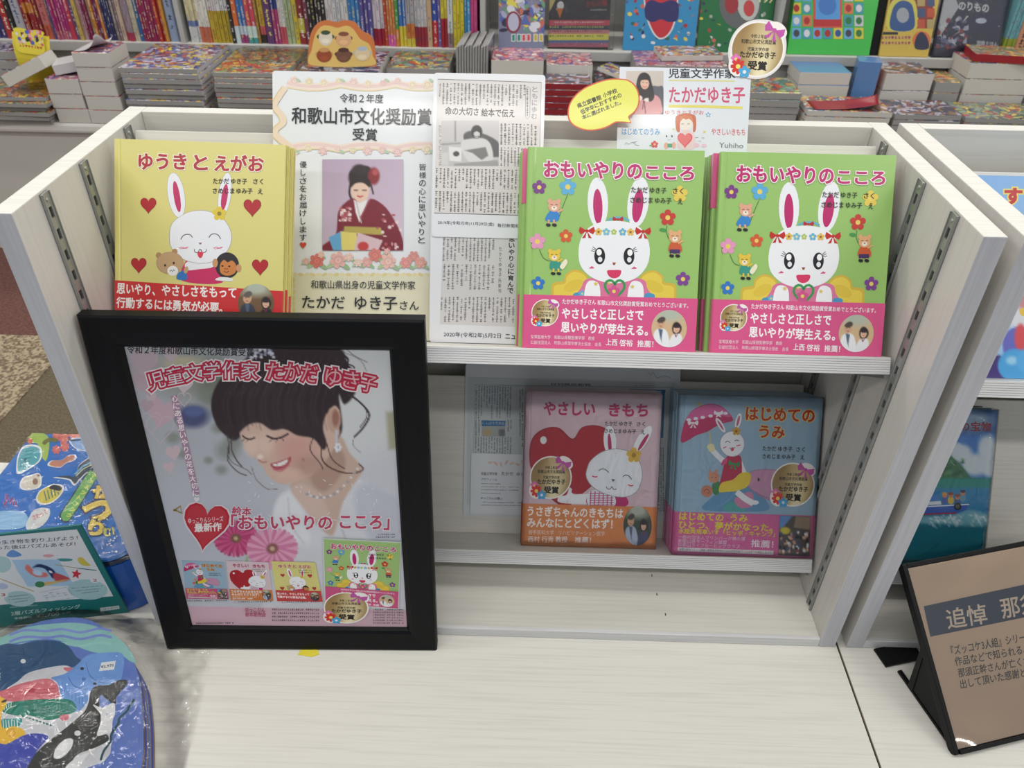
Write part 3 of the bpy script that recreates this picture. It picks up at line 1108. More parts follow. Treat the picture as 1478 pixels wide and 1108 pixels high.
def draw_blue(cv, sticker=True):
    # whale
    cv.blob([(270, 745), (300, 680), (360, 640), (470, 600), (560, 640), (620, 690), (610, 748)], '5a8ab0')
    cv.blob([(380, 745), (400, 700), (470, 700), (500, 748)], '4a9a98')
    cv.blob([(520, 530), (600, 510), (700, 520), (760, 560), (780, 630), (740, 690), (640, 690), (560, 650), (500, 590)], '9a7a98')
    cv.blob([(524, 534), (602, 515), (698, 525), (755, 564), (772, 630), (735, 682), (642, 684), (565, 645), (508, 590)], 'b886a4')
    cv.ell(576, 570, 6, 10, '2a2430')
    cv.line([(560, 640), (600, 665), (660, 680)], 3, '6a5078', smooth=True)
    cv.blob([(440, 680), (520, 640), (545, 660), (540, 720), (470, 730)], 'c07a9a')
    # parasol
    cv.blob([(130, 355), (150, 250), (200, 175), (290, 140), (370, 160), (430, 230), (380, 250), (330, 270), (280, 300), (220, 320), (170, 350)], 'b02a5c')
    cv.blob([(160, 235), (200, 178), (290, 143), (368, 163), (415, 215), (330, 205), (240, 230)], 'c65a90')
    for x in (175, 215, 255, 300, 345, 385):
        cv.ell(x, 232 - (x - 175) * .18, 13, 9, 'dfe4ea')
    cv.bow(200, 250, 30, 'dfe4ea'); cv.bow(345, 192, 26, 'dfe4ea')
    cv.star(232, 143, 14, 'c8a83a')
    cv.line([(292, 300), (305, 400)], 6, 'c8b86a')
    # squirrel friend
    cv.blob([(250, 650), (255, 615), (290, 605), (315, 630), (300, 665), (275, 670)], 'b8755a')
    cv.line([(262, 640), (280, 625), (296, 640), (284, 652)], 4, '7a3a34', smooth=True)
    cv.blob([(312, 600), (345, 580), (358, 610), (345, 655), (318, 650)], '3a7a4a')
    cv.ell(320, 560, 32, 30, 'c48468'); cv.ell(300, 532, 9, 14, 'c48468', -20); cv.ell(334, 526, 9, 14, 'c48468', 15)
    cv.line([(305, 560), (314, 556)], 3, '4a2a2a'); cv.line([(326, 556), (336, 560)], 3, '4a2a2a')
    # rabbit
    cv.line([(305, 398), (335, 430), (375, 468)], 30, 'dfe2e8')
    cv.blob([(280, 385), (295, 368), (318, 372), (325, 405), (300, 415)], 'd8d0a0')
    rabbit_ear(cv, 357, 262, 15, 48, -32, 'b85a78', .4, .7, '8a8a92')
    rabbit_ear(cv, 458, 238, 17, 46, 14, 'b85a78', .4, .7, '8a8a92')
    cv.line([(470, 470), (485, 510), (500, 545)], 24, 'dfe2e8')
    cv.blob([(380, 480), (395, 440), (440, 432), (475, 445), (480, 540), (470, 570), (360, 610), (362, 560)], 'aa2448')
    cv.blob([(362, 490), (372, 460), (395, 450), (392, 480)], 'c84a78')
    cv.blob([(350, 640), (365, 590), (430, 570), (470, 535), (520, 530), (532, 560), (510, 610), (450, 635), (400, 640)], 'd8c038')
    cv.line([(450, 640), (500, 680), (545, 705)], 34, 'dfe2e8')
    cv.ell(550, 700, 28, 13, 'dfe2e8', 0)
    cv.ell(424, 368, 72, 74, '8a8a92')
    cv.ell(424, 368, 69, 71, 'dfe2e8')
    cv.line([(385, 360), (398, 352), (412, 362)], 4, '2a2a30', smooth=True)
    cv.line([(438, 352), (450, 346), (462, 352)], 4, '2a2a30', smooth=True)
    cv.line([(408, 390), (418, 396), (424, 388), (432, 394), (440, 386)], 3.5, '2a2a30', smooth=True)
    cv.ell(425, 400, 9, 10, 'c83a50')
    cv.line([(372, 392), (392, 384)], 6, 'd04a78'); cv.line([(448, 380), (472, 374)], 6, 'd04a78')
    cv.flower(447, 296, 25, 'c0902a', '7a5a20')
    cv.bow(435, 482, 32, '2f8a4a', 10)
    cv.text('はじめての', 503, 195, 892, 208, 72, 'a8281e', .035, ('e6d24a', .075))
    cv.text('うみ', 580, 297, 722, 303, 68, 'a8281e', .035, ('e6d24a', .075))
    for s, x0, y0, x1, y1 in (('たかだ', 598, 393, 675, 395), ('ゆき子', 687, 396, 768, 397), ('さく', 790, 398, 838, 399), ('さめじま', 597, 438, 698, 439), ('ゆみ子', 708, 440, 785, 441), ('え', 813, 443, 836, 444)):
        cv.text(s, x0, y0, x1, y1, 26, '24242a', .016)
    if sticker: badge(cv, 770, 598, 118)


def band_blue(cv):
    cv.text('はじめての', 124, 778, 375, 786, 42, 'd8cc3c', .03)
    cv.text('うみ', 418, 788, 512, 790, 40, 'd8cc3c', .03)
    cv.text('ひとつ、夢がかなった。', 122, 826, 655, 842, 44, 'd8cc3c', .03)
    cv.text('水陸両用車いす「ヒッポ・キャンプ」', 120, 862, 668, 880, 29, 'd8cc3c', .025)
    cv.text('一般社団法人マリンパーク磯の浦', 118, 896, 500, 906, 22, 'd8b8cc', .01)
    cv.text('和歌山県サーフィン連盟', 118, 918, 395, 926, 22, 'd8b8cc', .01)
    cv.text('和歌山ライフセービングクラブ', 116, 940, 470, 949, 22, 'd8b8cc', .01)
    cv.text('推薦！', 534, 930, 660, 936, 42, 'e8dce6', .015)
    cv.poly([(118, 955), (662, 972), (660, 994), (116, 976)], 'dcd6dc')
    cv.text('和歌山県サーフィン連盟・和歌山ライフセービングクラブ アンバサダーに就任しました。', 124, 966, 656, 982, 13, '2a242a')
    p = Paint(695, 775, 875, 1000, 34, 40, '4a4444')
    p.poly([(695, 775), (770, 775), (720, 840), (695, 850)], '5a8ac8', 8, False)
    p.poly([(790, 775), (875, 778), (872, 850), (780, 840)], '8a7a68', 8, False)
    p.ell(730, 860, 30, 20, 'c8b83a', .5)
    rr = random.Random(5)
    for i in range(60):
        p.ell(rr.uniform(700, 868), rr.uniform(862, 985), rr.uniform(5, 11), rr.uniform(6, 12), rr.choice(['d8dce0', '2a2a30', 'b8907a', '9a3a3a', '3a4a6a', 'c8a088', '16161c', 'e0c8c0']), .5)
    S = [(695, 772), (872, 778), (866, 1003), (688, 997)]
    cv.sub([(695, 775), (875, 775), (875, 1000), (695, 1000)], S).grid(p)


def shrink_wrap(parent, w, h, t, seed):
    n = 18
    rnd = random.Random(seed)
    V, F = [], []
    for j in range(n + 1):
        for i in range(n + 1):
            e = min(i, j, n - i, n - j)
            V.append((-.001 + i / n * (w + .002), -.001 + j / n * (h + .002), .0020 + (rnd.uniform(-.0004, .0004) if e > 0 else -.0006)))
    for j in range(n):
        for i in range(n):
            a = j * (n + 1) + i
            F.append((a, a + 1, a + n + 2, a + n + 1))
    # sides of the sleeve
    per = [(i) for i in range(n + 1)] + [(j * (n + 1) + n) for j in range(1, n + 1)] + [(n * (n + 1) + i) for i in range(n - 1, -1, -1)] + [(j * (n + 1)) for j in range(n - 1, 0, -1)]
    b = len(V)
    for k in per: V.append((V[k][0], V[k][1], -t - .0008))
    for k in range(len(per)):
        k2 = (k + 1) % len(per)
        F.append((per[k], b + k, b + k2, per[k2]))
    me = bpy.data.meshes.new('clear_wrap')
    me.from_pydata(V, [], F)
    for p in me.polygons: p.use_smooth = True
    return link('clear_wrap', me, parent, ['clear_film'])


GREEN_SRC = [(82, 66), (938, 76), (908, 1062), (46, 1047)]
PINK_SRC = [(345, 152), (1062, 178), (1022, 972), (325, 945)]
BLUE_SRC = [(125, 88), (945, 108), (882, 1015), (85, 996)]


def stacked(proto, n, dt, label_fn, jig, S=None):
    """further copies of a book standing behind the first one, each a thing of its own"""
    out = []
    for k in range(1, n + 1):
        c = copy_tree(proto)
        c['label'] = label_fn(k)
        dx, dy = jig[k - 1] if k - 1 < len(jig) else (0, 0)
        c.matrix_world = proto.matrix_world @ Matrix.Translation((dx, dy, -dt * k))
        out.append(c)
    return out


ORD = ['first', 'second', 'third', 'fourth', 'fifth', 'sixth', 'seventh', 'eighth', 'ninth', 'tenth', 'eleventh', 'twelfth']

# --- the two green piles
for gi, (gx, ga, where, pose_txt) in enumerate(((.0315, .007, 'left', ''), (.2595, .007, 'right', ''))):
    gw, gh, gt = (.209, .2375, .0122) if gi == 0 else (.2055, .237, .0122)
    M = shelf_frame(SU, gx, .0004, ga)
    lab = 'front green rabbit book with a pink band, %s pile on the upper shelf' % ('middle' if gi == 0 else 'right-hand')
    e, c, b = book('picture_book', M, gw, gh, gt, (139, 182, 96), lab, group='green picture books on the upper shelf', band=(210, 78, 128), band_h=gh * .27)
    src = [(x - (740 - 740), y) for x, y in GREEN_SRC]
    if gi == 1:
        src = GREEN_SRC
    cv = Canvas(gw, gh, src)
    draw_green(cv)
    cv.build('cover_print', c, 'print_gloss')
    cv = Canvas(gw, gh, src, z=.0006)
    band_green(cv)
    cv.build('band_print', b, 'print_gloss')
    # copies behind: plain covers are enough where only slivers show
    e2, c2, b2 = book('picture_book', M @ Matrix.Translation((-.0052, -.0001, -.0127)), gw, gh, gt, (139, 182, 96), 'second green picture book of the %s pile, pink band showing at its top left' % ('middle' if gi == 0 else 'right-hand'), group='green picture books on the upper shelf')
    kb = 'band_%s' % ((210, 78, 128),)
    box('paper_band', -.0006, gw + .0005, gh * .73, gh + .0002, -gt, .0004, kb, e2)
    for k in range(2, 4 if gi == 0 else 6):
        cc = book('picture_book', M @ Matrix.Translation(((-.0075, -.0095, -.008, -.0085)[k - 2], -.0001, -.0127 * k)), gw, gh, gt, (139, 182, 96), '%s green picture book of the %s pile, a thin edge' % (ORD[k], 'middle' if gi == 0 else 'right-hand'), group='green picture books on the upper shelf')[0]
        if k % 2 == 0: box('paper_band', -.0006, gw + .0005, gh * .73 if k % 2 else -.0002, gh + .0002 if k % 2 else gh * .27, -gt, .0004, kb, cc)

# --- yellow pile at the left end of the upper shelf
yw, yh, yt = .2198, .2293, .0072
My = pose((-.4757, .0959, .4664), -8.9, 29.1, 2.3)
e, c, b = book('picture_book', My, yw, yh, yt, (212, 202, 118), 'front yellow picture book with a smiling rabbit and red band', group='yellow picture books on the upper shelf', band=(198, 46, 48), band_h=yh * .262)
src = item_corners(My, yw, yh, 140, 180, 3.82)
cv = Canvas(yw, yh, src)
draw_yellow(cv)
cv.build('cover_print', c, 'print_gloss')
cv = Canvas(yw, yh, src, z=.0006)
band_yellow(cv)
cv.build('band_print', b, 'print_gloss')
for k in (1, 2):
    book('picture_book', My @ Matrix.Translation((.0012 * k, -.0006 * k, -.0077 * k)), yw, yh, yt, (212, 202, 118), '%s yellow picture book of the pile, only its right edge in view' % ORD[k], group='yellow picture books on the upper shelf', band=(198, 46, 48) if k == 1 else (206, 62, 96), band_h=yh * (.27 if k == 1 else .24))

# --- lower shelf
M = shelf_frame(SL, .0372, .0004, .028)
pw, ph, pt = .206, .2405, .011
e, c, b = book('picture_book', M, pw, ph, pt, (201, 176, 186), 'pink picture book with a big red heart and orange band, lower shelf', band=(208, 126, 70), band_h=ph * .275)
cv = Canvas(pw, ph, PINK_SRC)
draw_pink(cv)
cv.build('cover_print', c, 'print_gloss')
cv = Canvas(pw, ph, PINK_SRC, z=.0006)
band_pink(cv)
cv.build('band_print', b, 'print_gloss')
shrink_wrap(e, pw, ph, pt, 3)
book('picture_book', M @ Matrix.Translation((-.0012, -.0001, -.0122)), pw, ph, pt, (196, 172, 182), 'second pink picture book, wedged directly behind the one with the red heart', band=(176, 36, 56), band_h=ph * .27)
for k in (2, 3):
    book('picture_book', M @ Matrix.Translation((-.0012, -.0001, -.0122 * k)), pw, ph, pt, (196, 172, 182), '%s pink picture book in the pile behind the red heart cover' % ORD[k])

M = shelf_frame(SL, .2655, .0004, .0055)
bw, bh, bt = .2105, .2435, .011
e, c, b = book('picture_book', M, bw, bh, bt, (138, 168, 190), 'blue picture book with a rabbit under a parasol, right one on the lower shelf', band=(198, 90, 144), band_h=bh * .272)
cv = Canvas(bw, bh, BLUE_SRC)
draw_blue(cv)
cv.build('cover_print', c, 'print_gloss')
cv = Canvas(bw, bh, BLUE_SRC, z=.0006)
band_blue(cv)
cv.build('band_print', b, 'print_gloss')
shrink_wrap(e, bw, bh, bt, 4)
for k in range(1, 6):
    book('picture_book', M @ Matrix.Translation((-.0006 - .0006 * (k % 2), -.0001, -.0126 * k)), bw, bh, bt, (132, 160, 182), '%s blue picture book of the pile at the right end of the lower shelf' % ORD[k], band=(198, 90, 144), band_h=bh * .27)


# ------------------------------------------------------------------ sheets, poster, stickers on the rack
def sheet(name, M, w, h, col, label, cat, t=.0007, r=.004, mname=None, rough=.25):
    pts = []
    for cx, cy, a0 in ((w - r, h - r, 0), (r, h - r, 90), (r, r, 180), (w - r, r, 270)):
        for k in range(4):
            a = radians(a0 + k * 30)
            pts.append((cx + r * cos(a), cy + r * sin(a)))
    key = mname or ('sheet_%s' % (col,))
    if key not in MATS:
        mat(key, col, rough, coat=.3)
        MATS[key].node_tree.nodes['Principled BSDF'].inputs['Base Color'].default_value = (*ink(col), 1)
    e = empty(name, M, label, cat)
    s = link('card', extrude_me('card', pts, -t, 0), e, [key])
    return e, s


def rose(cv, x, y, r, c, seed=0):
    rr = random.Random(seed)
    cv.flower(x, y, r, c, c, 6, rr.random())
    c2 = tuple(int(int(c[i:i + 2], 16) * .9 + 25 * .3) for i in (0, 2, 4))
    cv.ell(x + r * .05, y, r * .62, r * .55, c2, n=12)
    cv.ell(x, y + r * .05, r * .36, r * .34, tuple(min(255, int(v * 1.12)) for v in c2), n=10)
    cv.ell(x, y, r * .14, r * .14, c2, n=8)


def ribbon(cv, x0, x1, y, seed, flip=1):
    """garland of pale ribbon and roses"""
    n = 6
    P = []
    for i in range(n * 4 + 1):
        t = i / (n * 4)
        P.append((x0 + (x1 - x0) * t, y + flip * 14 * abs(sin(t * pi * 3))))
    cv.line(P, 30, 'e6d3c6', smooth=True)
    cv.line([(x, yy + 15) for x, yy in P], 4, 'dccb98', smooth=True)
    cv.line([(x, yy - 3) for x, yy in P], 12, 'e0c2bc', smooth=True)
    rr = random.Random(seed)
    for i in range(11):
        x = x0 + (x1 - x0) * (i + .5) / 11
        rose(cv, x, y - flip * 4 + rr.uniform(-9, 9), rr.uniform(13, 22), rr.choice(['e4c6bc', 'e4d2b4', 'e2bcb6', 'dfd0ac']), i + seed)
        if i % 3 == 0: cv.ell(x + 16, y - 12 * flip, 12, 6, 'a9c0a4', 30)


cw, ch_ = .236, .336
M = shelf_frame(SU, -.2935, .001, .077)
e, s = sheet('prize_notice', M, cw, ch_, (222, 226, 230), 'laminated white prize notice with rose garlands and a kimono portrait, behind the black frame', 'notice')
cv = Canvas(cw, ch_, item_corners(M, cw, ch_, 380, 90, 2.77))
cv.rect(112, 845, 735, 1300, 'd8d4b8')
for i in range(26):
    cv.ell(125 + i * 24, 848, 12, 7, 'd6c48a' if i % 2 else 'dcd0a0', (i * 37) % 60 - 30, 8)
for i in range(10): cv.ell(122, 870 + i * 24, 7, 10, 'd6c88e', 0, 8)
ribbon(cv, 95, 745, 85, 1, 1)
ribbon(cv, 90, 745, 345, 2, -1)
cv.line([(88, 100), (60, 140), (45, 175), (75, 215), (80, 240), (52, 265), (50, 290), (85, 320), (120, 350)], 26, 'e2ccb2', smooth=True)
cv.line([(74, 100), (48, 140), (34, 178), (62, 218), (66, 240), (40, 265), (38, 295), (75, 330)], 4, 'd2bd80', smooth=True)
cv.text('令和２年度', 307, 143, 480, 146, 36, '2a2c33', .006)
cv.text('和歌山市文化奨励賞', 115, 212, 672, 219, 66, '22242a', .014)
cv.text('受賞', 358, 287, 455, 290, 48, '22242a', .012)
cv.vtext('皆様の心に思いやりと', 638, 402, 633, 726, 27, '2a2c33', .006)
cv.vtext('優しさをお届けします', 160, 392, 160, 716, 27, '2a2c33', .006)
cv.heart(160, 730, 14, 'c8453c')
p = Paint(237, 388, 560, 752, 80, 90, 'bfa9bf')
p.grad(237, 388, 'a893ac', 560, 752, 'c6b4c4')
p.ell(390, 462, 48, 44, '22191c', .25)
p.ell(362, 448, 18, 20, '22191c', .4); p.ell(410, 432, 22, 18, '22191c', .4)
p.ell(385, 430, 30, 22, '2a2022', .4)
p.ell(442, 455, 24, 34, '7a2428', .4); p.ell(448, 440, 12, 12, 'a8464a', .5)
p.line([(350, 480), (345, 520), (352, 545)], 8, '2a2022', 5)
p.line([(432, 490), (440, 525)], 6, '2a2022', 4)
p.ell(388, 515, 36, 44, 'dcb8a4', .15)
p.poly([(350, 500), (355, 465), (390, 458), (425, 470), (428, 500), (400, 482), (370, 484)], '241a1c', 5)
p.line([(365, 512), (378, 512)], 4, '2a1c1c', 3); p.line([(398, 512), (412, 512)], 4, '2a1c1c', 3)
p.line([(378, 534), (388, 538), (398, 534)], 5, 'b03038', 3)
p.poly([(240, 752), (290, 690), (300, 600), (330, 560), (365, 545), (400, 590), (430, 545), (490, 580), (540, 660), (560, 720), (560, 752)], '6f1f2c', 5)
p.poly([(362, 548), (385, 562), (418, 548), (400, 600), (385, 640), (370, 600)], 'dedadc', 4, False)
p.line([(372, 556), (392, 640)], 5, 'b8a8a8', 3); p.line([(425, 552), (390, 620)], 6, '8a3a44', 3)
p.poly([(325, 655), (470, 660), (478, 690), (320, 682)], 'a8984a', 4, False)
rr = random.Random(3)
for i in range(60):
    x, y = rr.choice([(rr.uniform(455, 550), rr.uniform(600, 745)), (rr.uniform(305, 350), rr.uniform(580, 640))])
    p.ell(x, y, rr.uniform(3, 8), rr.uniform(3, 7), rr.choice(['c8989c', 'd8c0c0', 'a04a54', 'e0d0cc']), .5)
p.poly([(262, 700), (318, 672), (330, 752), (280, 752)], '5a9ac8', 3, False)
p.poly([(310, 676), (375, 682), (372, 752), (315, 752)], 'd8c868', 3, False)
p.poly([(378, 680), (478, 712), (460, 752), (365, 752)], 'd0b0b8', 3, False)
p.ell(400, 735, 22, 18, 'b83838', .3)
cv.grid(p)
for i, (x, y, r, c) in enumerate([(172, 795, 15, 'e0b0a4'), (215, 793, 30, 'cf6a62'), (232, 768, 14, 'e0b8a8'), (300, 790, 34, 'e0a8a0'), (345, 778, 18, 'e4c0b4'), (415, 798, 22, 'dca098'), (448, 770, 28, 'd0746c'), (500, 795, 32, 'e2b0a6'), (495, 755, 13, 'e0a8a0'), (570, 800, 24, 'd88a84'), (602, 775, 22, 'd08880'), (630, 800, 24, 'd8988e'), (380, 800, 18, 'e4c4b8')]):
    cv.ell(x + r * .8, y + r * .7, r * .7, r * .28, '8fae84', 35)
    cv.ell(x - r * .8, y + r * .6, r * .6, r * .25, 'a4bc90', -30)
for i, (x, y, r, c) in enumerate([(172, 795, 15, 'e0b0a4'), (215, 793, 30, 'cf6a62'), (232, 768, 14, 'e0b8a8'), (300, 790, 34, 'e0a8a0'), (345, 778, 18, 'e4c0b4'), (415, 798, 22, 'dca098'), (448, 770, 28, 'd0746c'), (500, 795, 32, 'e2b0a6'), (495, 755, 13, 'e0a8a0'), (570, 800, 24, 'd88a84'), (602, 775, 22, 'd08880'), (630, 800, 24, 'd8988e'), (380, 800, 18, 'e4c4b8')]):
    rose(cv, x, y, r, c, i)
cv.text('和歌山県出身の児童文学作家', 192, 887, 608, 891, 34, '34363a', .008)
cv.text('たかだ', 157, 957, 326, 960, 48, '2a2c30', .012)
cv.text('ゆき子', 367, 961, 536, 963, 52, '2a2c30', .012)
cv.text('さん', 547, 970, 622, 972, 34, '2a2c30', .008)
cv.build('notice_print', s, 'print_gloss')


def snapshot_bw(cv):
    p = Paint(72, 222, 290, 395, 60, 50, 'b4b2b2')
    p.poly([(72, 222), (290, 222), (290, 300), (72, 300)], 'bdbabc', 3, False)
    p.line([(125, 222), (125, 300)], 4, '6a6868', 2, False)
    p.line([(75, 312), (150, 308)], 6, '8a8888', 3, False)
    p.poly([(160, 270), (200, 262), (285, 300), (290, 360), (200, 340), (160, 300)], '4a484a', 5)
    p.poly([(148, 330), (150, 300), (185, 290), (235, 290), (262, 320), (262, 380), (180, 380)], 'c8c6c6', 5)
    p.ell(206, 264, 21, 25, '1c1a1c', .2)
    p.ell(206, 273, 12, 15, 'c4c0be', .2)
    p.poly([(194, 268), (198, 258), (214, 257), (219, 268), (206, 262)], '1c1a1c', 3)
    p.line([(198, 280), (206, 284), (214, 280)], 3, '5a5050', 2)
    p.poly([(160, 335), (240, 322), (250, 355), (225, 372), (190, 345)], '6a6868', 4, False)
    p.poly([(100, 320), (150, 325), (146, 378), (102, 374)], 'd8d6d4', 3, False)
    p.ell(128, 348, 12, 10, '3a3838', .3)
    p.poly([(72, 345), (98, 342), (98, 392), (72, 392)], 'c4c2c0', 3, False)
    p.poly([(120, 385), (285, 372), (290, 395), (120, 395)], '8e8c8c', 3, False)
    cv.grid(p)


w1, h1 = .138, .1995
M = shelf_frame(SU, -.087, .134, .0572)
e, s = sheet('newspaper_clipping', M, w1, h1, (218, 220, 226), 'laminated newspaper clipping with a black and white photo, upper one of two in the rack', 'clipping')
cv = Canvas(w1, h1, item_corners(M, w1, h1, 610, 90, 2.638))
cv.poly([(57, 64), (452, 76), (440, 582), (44, 572)], 'cfcac8')
cv.line([(57, 64), (452, 76)], 2.5, '5a5858'); cv.line([(452, 76), (440, 582)], 1.5, '7a7878'); cv.line([(44, 573), (440, 584)], 2.5, '4a4848')
cv.micro(62, 78, 398, 160, 24, 14, '3a3838', skew=(-2, 8), seed=1)
cv.micro(296, 232, 440, 314, 10, 13, '3a3838', skew=(-1, 4), seed=2)
cv.micro(296, 322, 400, 396, 8, 12, '3a3838', skew=(-1, 3), seed=3)
cv.micro(50, 402, 395, 478, 24, 12, '3a3838', skew=(-2, 8), seed=4)
cv.micro(48, 490, 390, 568, 24, 12, '3a3838', skew=(-2, 8), seed=5)
cv.micro(62, 240, 72, 395, 2, 20, '4a4848', seed=6)
cv.text('命の大切さ', 86, 184, 213, 188, 30, '1c1a1c', .02)
cv.text('絵本で伝え', 224, 190, 350, 195, 30, '1c1a1c', .02)
cv.vtext('ともに歩む', 428, 90, 424, 218, 20, '8d8a90', .02)
cv.line([(400, 92), (393, 100), (391, 205), (398, 216), (408, 206), (410, 100), (400, 92)], 1.6, '6a6868')
cv.micro(395, 100, 406, 206, 1, 12, '4a4848', seed=7)
snapshot_bw(cv)
cv.text('2019年(令和元年)11月29日(金)', 58, 610, 272, 617, 16, '22222a', .004)
cv.text('毎日新聞和歌山', 285, 620, 400, 624, 15, '22222a', .004)
cv.build('clipping_print', s, 'print_gloss')

w2, h2 = .150, .205
M = shelf_frame(SU, -.0885, .0008, .0584)
e, s = sheet('newspaper_clipping', M, w2, h2, (212, 214, 220), 'laminated newspaper clipping with a bold vertical headline, lower one, half hidden by the green book', 'clipping')
cv = Canvas(w2, h2, item_corners(M, w2, h2, 610, 90, 2.638))
cv.poly([(80, 560), (420, 560), (402, 1008), (66, 996)], 'c2c0c0')
for y0, n, c in ((660, 12, 14), (768, 12, 12), (892, 12, 13)):
    cv.micro(78 if y0 < 800 else 68, y0, 280 if y0 < 880 else 372, y0 + 96, c if y0 < 880 else 20, 15, '55545a', skew=(-3, 3), seed=y0)
cv.vtext('たかだゆき子氏新刊', 297, 700, 293, 880, 11, '44434a', .01)
cv.vtext('思いやり心に育んで', 340, 660, 334, 882, 21, '2a2a30', .03)
cv.micro(366, 660, 385, 880, 2, 20, '55545a', seed=12)
cv.text('2020年(令和2年)5月2日', 80, 1036, 298, 1042, 22, '26262e', .006)
cv.text('ニュース', 315, 1043, 398, 1045, 20, '26262e', .015)
cv.build('clipping_print', s, 'print_gloss')

# hand-lettered author poster behind the green books
w3, h3 = .1655, .262
M = shelf_frame(SU, .1448, .0905, .0845)
e, s = sheet('author_poster', M, w3, h3, (212, 219, 228), 'hand-lettered white poster with a woman in pink and marker titles, above the green books', 'poster', r=.001)
cv = Canvas(w3, h3, item_corners(M, w3, h3, 880, 80, 6.718))
p = Paint(160, 150, 522, 572, 60, 70, 'bfb5aa')
p.grad(160, 150, 'c6bcb2', 522, 572, 'b4aaa2')
p.poly([(400, 320), (470, 300), (522, 320), (522, 572), (420, 572)], '4e5058', 8)
p.poly([(255, 400), (262, 260), (290, 185), (340, 165), (385, 195), (405, 260), (430, 380), (400, 450), (300, 440)], '1c191c', 8)
p.ell(340, 270, 42, 58, 'd6ab94', .12)
p.poly([(290, 290), (288, 220), (330, 195), (380, 210), (392, 280), (370, 240), (320, 238), (300, 250)], '1c191c', 6)
p.line([(316, 262), (330, 262)], 5, '2a2022', 4); p.line([(352, 264), (366, 264)], 5, '2a2022', 4)
p.line([(322, 300), (340, 308), (357, 300)], 7, 'c05058', 5)
p.poly([(215, 572), (225, 460), (270, 400), (330, 430), (420, 385), (470, 400), (500, 460), (490, 572)], 'cf8f92', 8)
p.ell(292, 412, 26, 24, 'e4dcd4', .3); p.ell(360, 430, 26, 18, 'e4dcd4', .3)
p.line([(330, 440), (318, 520)], 9, '6a2a38', 4); p.line([(335, 445), (348, 560)], 9, '6a2a38', 4)
p.poly([(250, 400), (262, 330), (285, 350), (290, 395)], '1c191c', 6); p.poly([(380, 440), (380, 340), (420, 350), (432, 400), (410, 440)], '1c191c', 6)
cv.grid(p)
cv.text('児童文学作家', 572, 172, 1215, 176, 92, '22242c', .02)
cv.line([(575, 240), (900, 243), (1210, 248)], 14, 'd2cf8a')
cv.text('たかだゆき子', 578, 385, 1310, 385, 150, 'c2486a', .02)
cv.line([(572, 492), (900, 494), (1290, 508)], 26, 'd9cf62')
cv.text('ゆうきとえがお', 538, 552, 912, 553, 44, 'c46a6a', .01)
cv.star(955, 575, 30, '4a92bc'); cv.ell(955, 575, 10, 10, 'd8dfe6')
cv.text('はじめてのうみ', 118, 738, 486, 742, 64, '4a8fc8', .015)
cv.text('やさしいきもち', 988, 738, 1312, 745, 62, 'cc5a66', .015)
# girl with a heart
cv.blob([(645, 720), (640, 600), (690, 570), (740, 560), (800, 572), (835, 600), (835, 720), (808, 740), (800, 640), (690, 640), (678, 740)], 'c0664a')
cv.blob([(688, 700), (690, 625), (740, 600), (795, 625), (798, 690), (745, 730)], 'e6dccf')
cv.blob([(684, 640), (690, 590), (740, 570), (795, 590), (805, 640), (770, 615), (740, 622), (712, 612)], 'cf7a58')
cv.line([(693, 664), (718, 664)], 5, '55504c'); cv.line([(752, 664), (776, 664)], 5, '55504c')
cv.blob([(690, 740), (740, 722), (800, 742), (830, 800), (820, 900), (670, 900), (660, 800)], 'dcc4c4')
cv.heart(730, 815, 78, 'd4545a'); cv.heart(726, 812, 66, 'dd6a6c')
cv.heart(618, 716, 14, 'c8c878'); cv.flower(918, 742, 14, 'c8c878')
cv.ell(552, 783, 7, 11, '3a3a3e'); cv.ell(604, 783, 7, 11, '3a3a3e'); cv.line([(566, 818), (586, 818)], 4, '77777c')
cv.line([(828, 797), (858, 795)], 5, '77777c'); cv.line([(892, 798), (918, 800)], 5, '77777c'); cv.line([(856, 830), (886, 830)], 4, '8a8a8c')
cv.ell(548, 875, 22, 32, 'dfa48c'); cv.ell(622, 870, 18, 32, 'dfa48c'); cv.rect(560, 855, 606, 890, '4f9a74')
cv.ell(840, 870, 30, 20, 'dfb4c8'); cv.ell(915, 875, 26, 18, 'dfb4c8')
cv.flower(435, 862, 36, 'cc4a44', 'dfa8a0'); cv.ell(398, 874, 14, 8, '6a9a64')
cv.line([(148, 866), (160, 845), (185, 862), (215, 842), (265, 836)], 4, '66666e'); cv.line([(225, 858), (250, 846), (245, 866), (285, 872)], 4, '66666e')
cv.text('Yuhiho', 1062, 868, 1295, 876, 50, '66666e')
cv.build('poster_print', s, 'print_gloss')

# gold prize sticker on a card, stuck to the poster's corner
rb = .0325
M = shelf_frame(SU, .3160 - .045, .3765 - .045, .0832)
e = empty('prize_badge', M, 'round gold prize badge with a pink bow, on the author poster corner', 'badge')
pts = [(.045 + 1.1 * rb * cos(2 * pi * i / 48) * (1 + .10 * max(0, cos(2 * pi * i / 48 - .8)) ** 8 + .07 * max(0, cos(2 * pi * i / 48 - 3.8)) ** 8), .045 + 1.1 * rb * sin(2 * pi * i / 48) * (1 + .10 * max(0, cos(2 * pi * i / 48 - .8)) ** 8 + .07 * max(0, cos(2 * pi * i / 48 - 3.8)) ** 8)) for i in range(48)]
mat('badge_card', (226, 224, 222), .3)
s = link('card', extrude_me('card', pts, -.0010, 0), e, ['badge_card'])
cv = Canvas(.09, .09, [(0, 0), (90, 0), (90, 90), (0, 90)])
badge(cv, 45, 45, 32)
cv.build('badge_print', s, 'print')

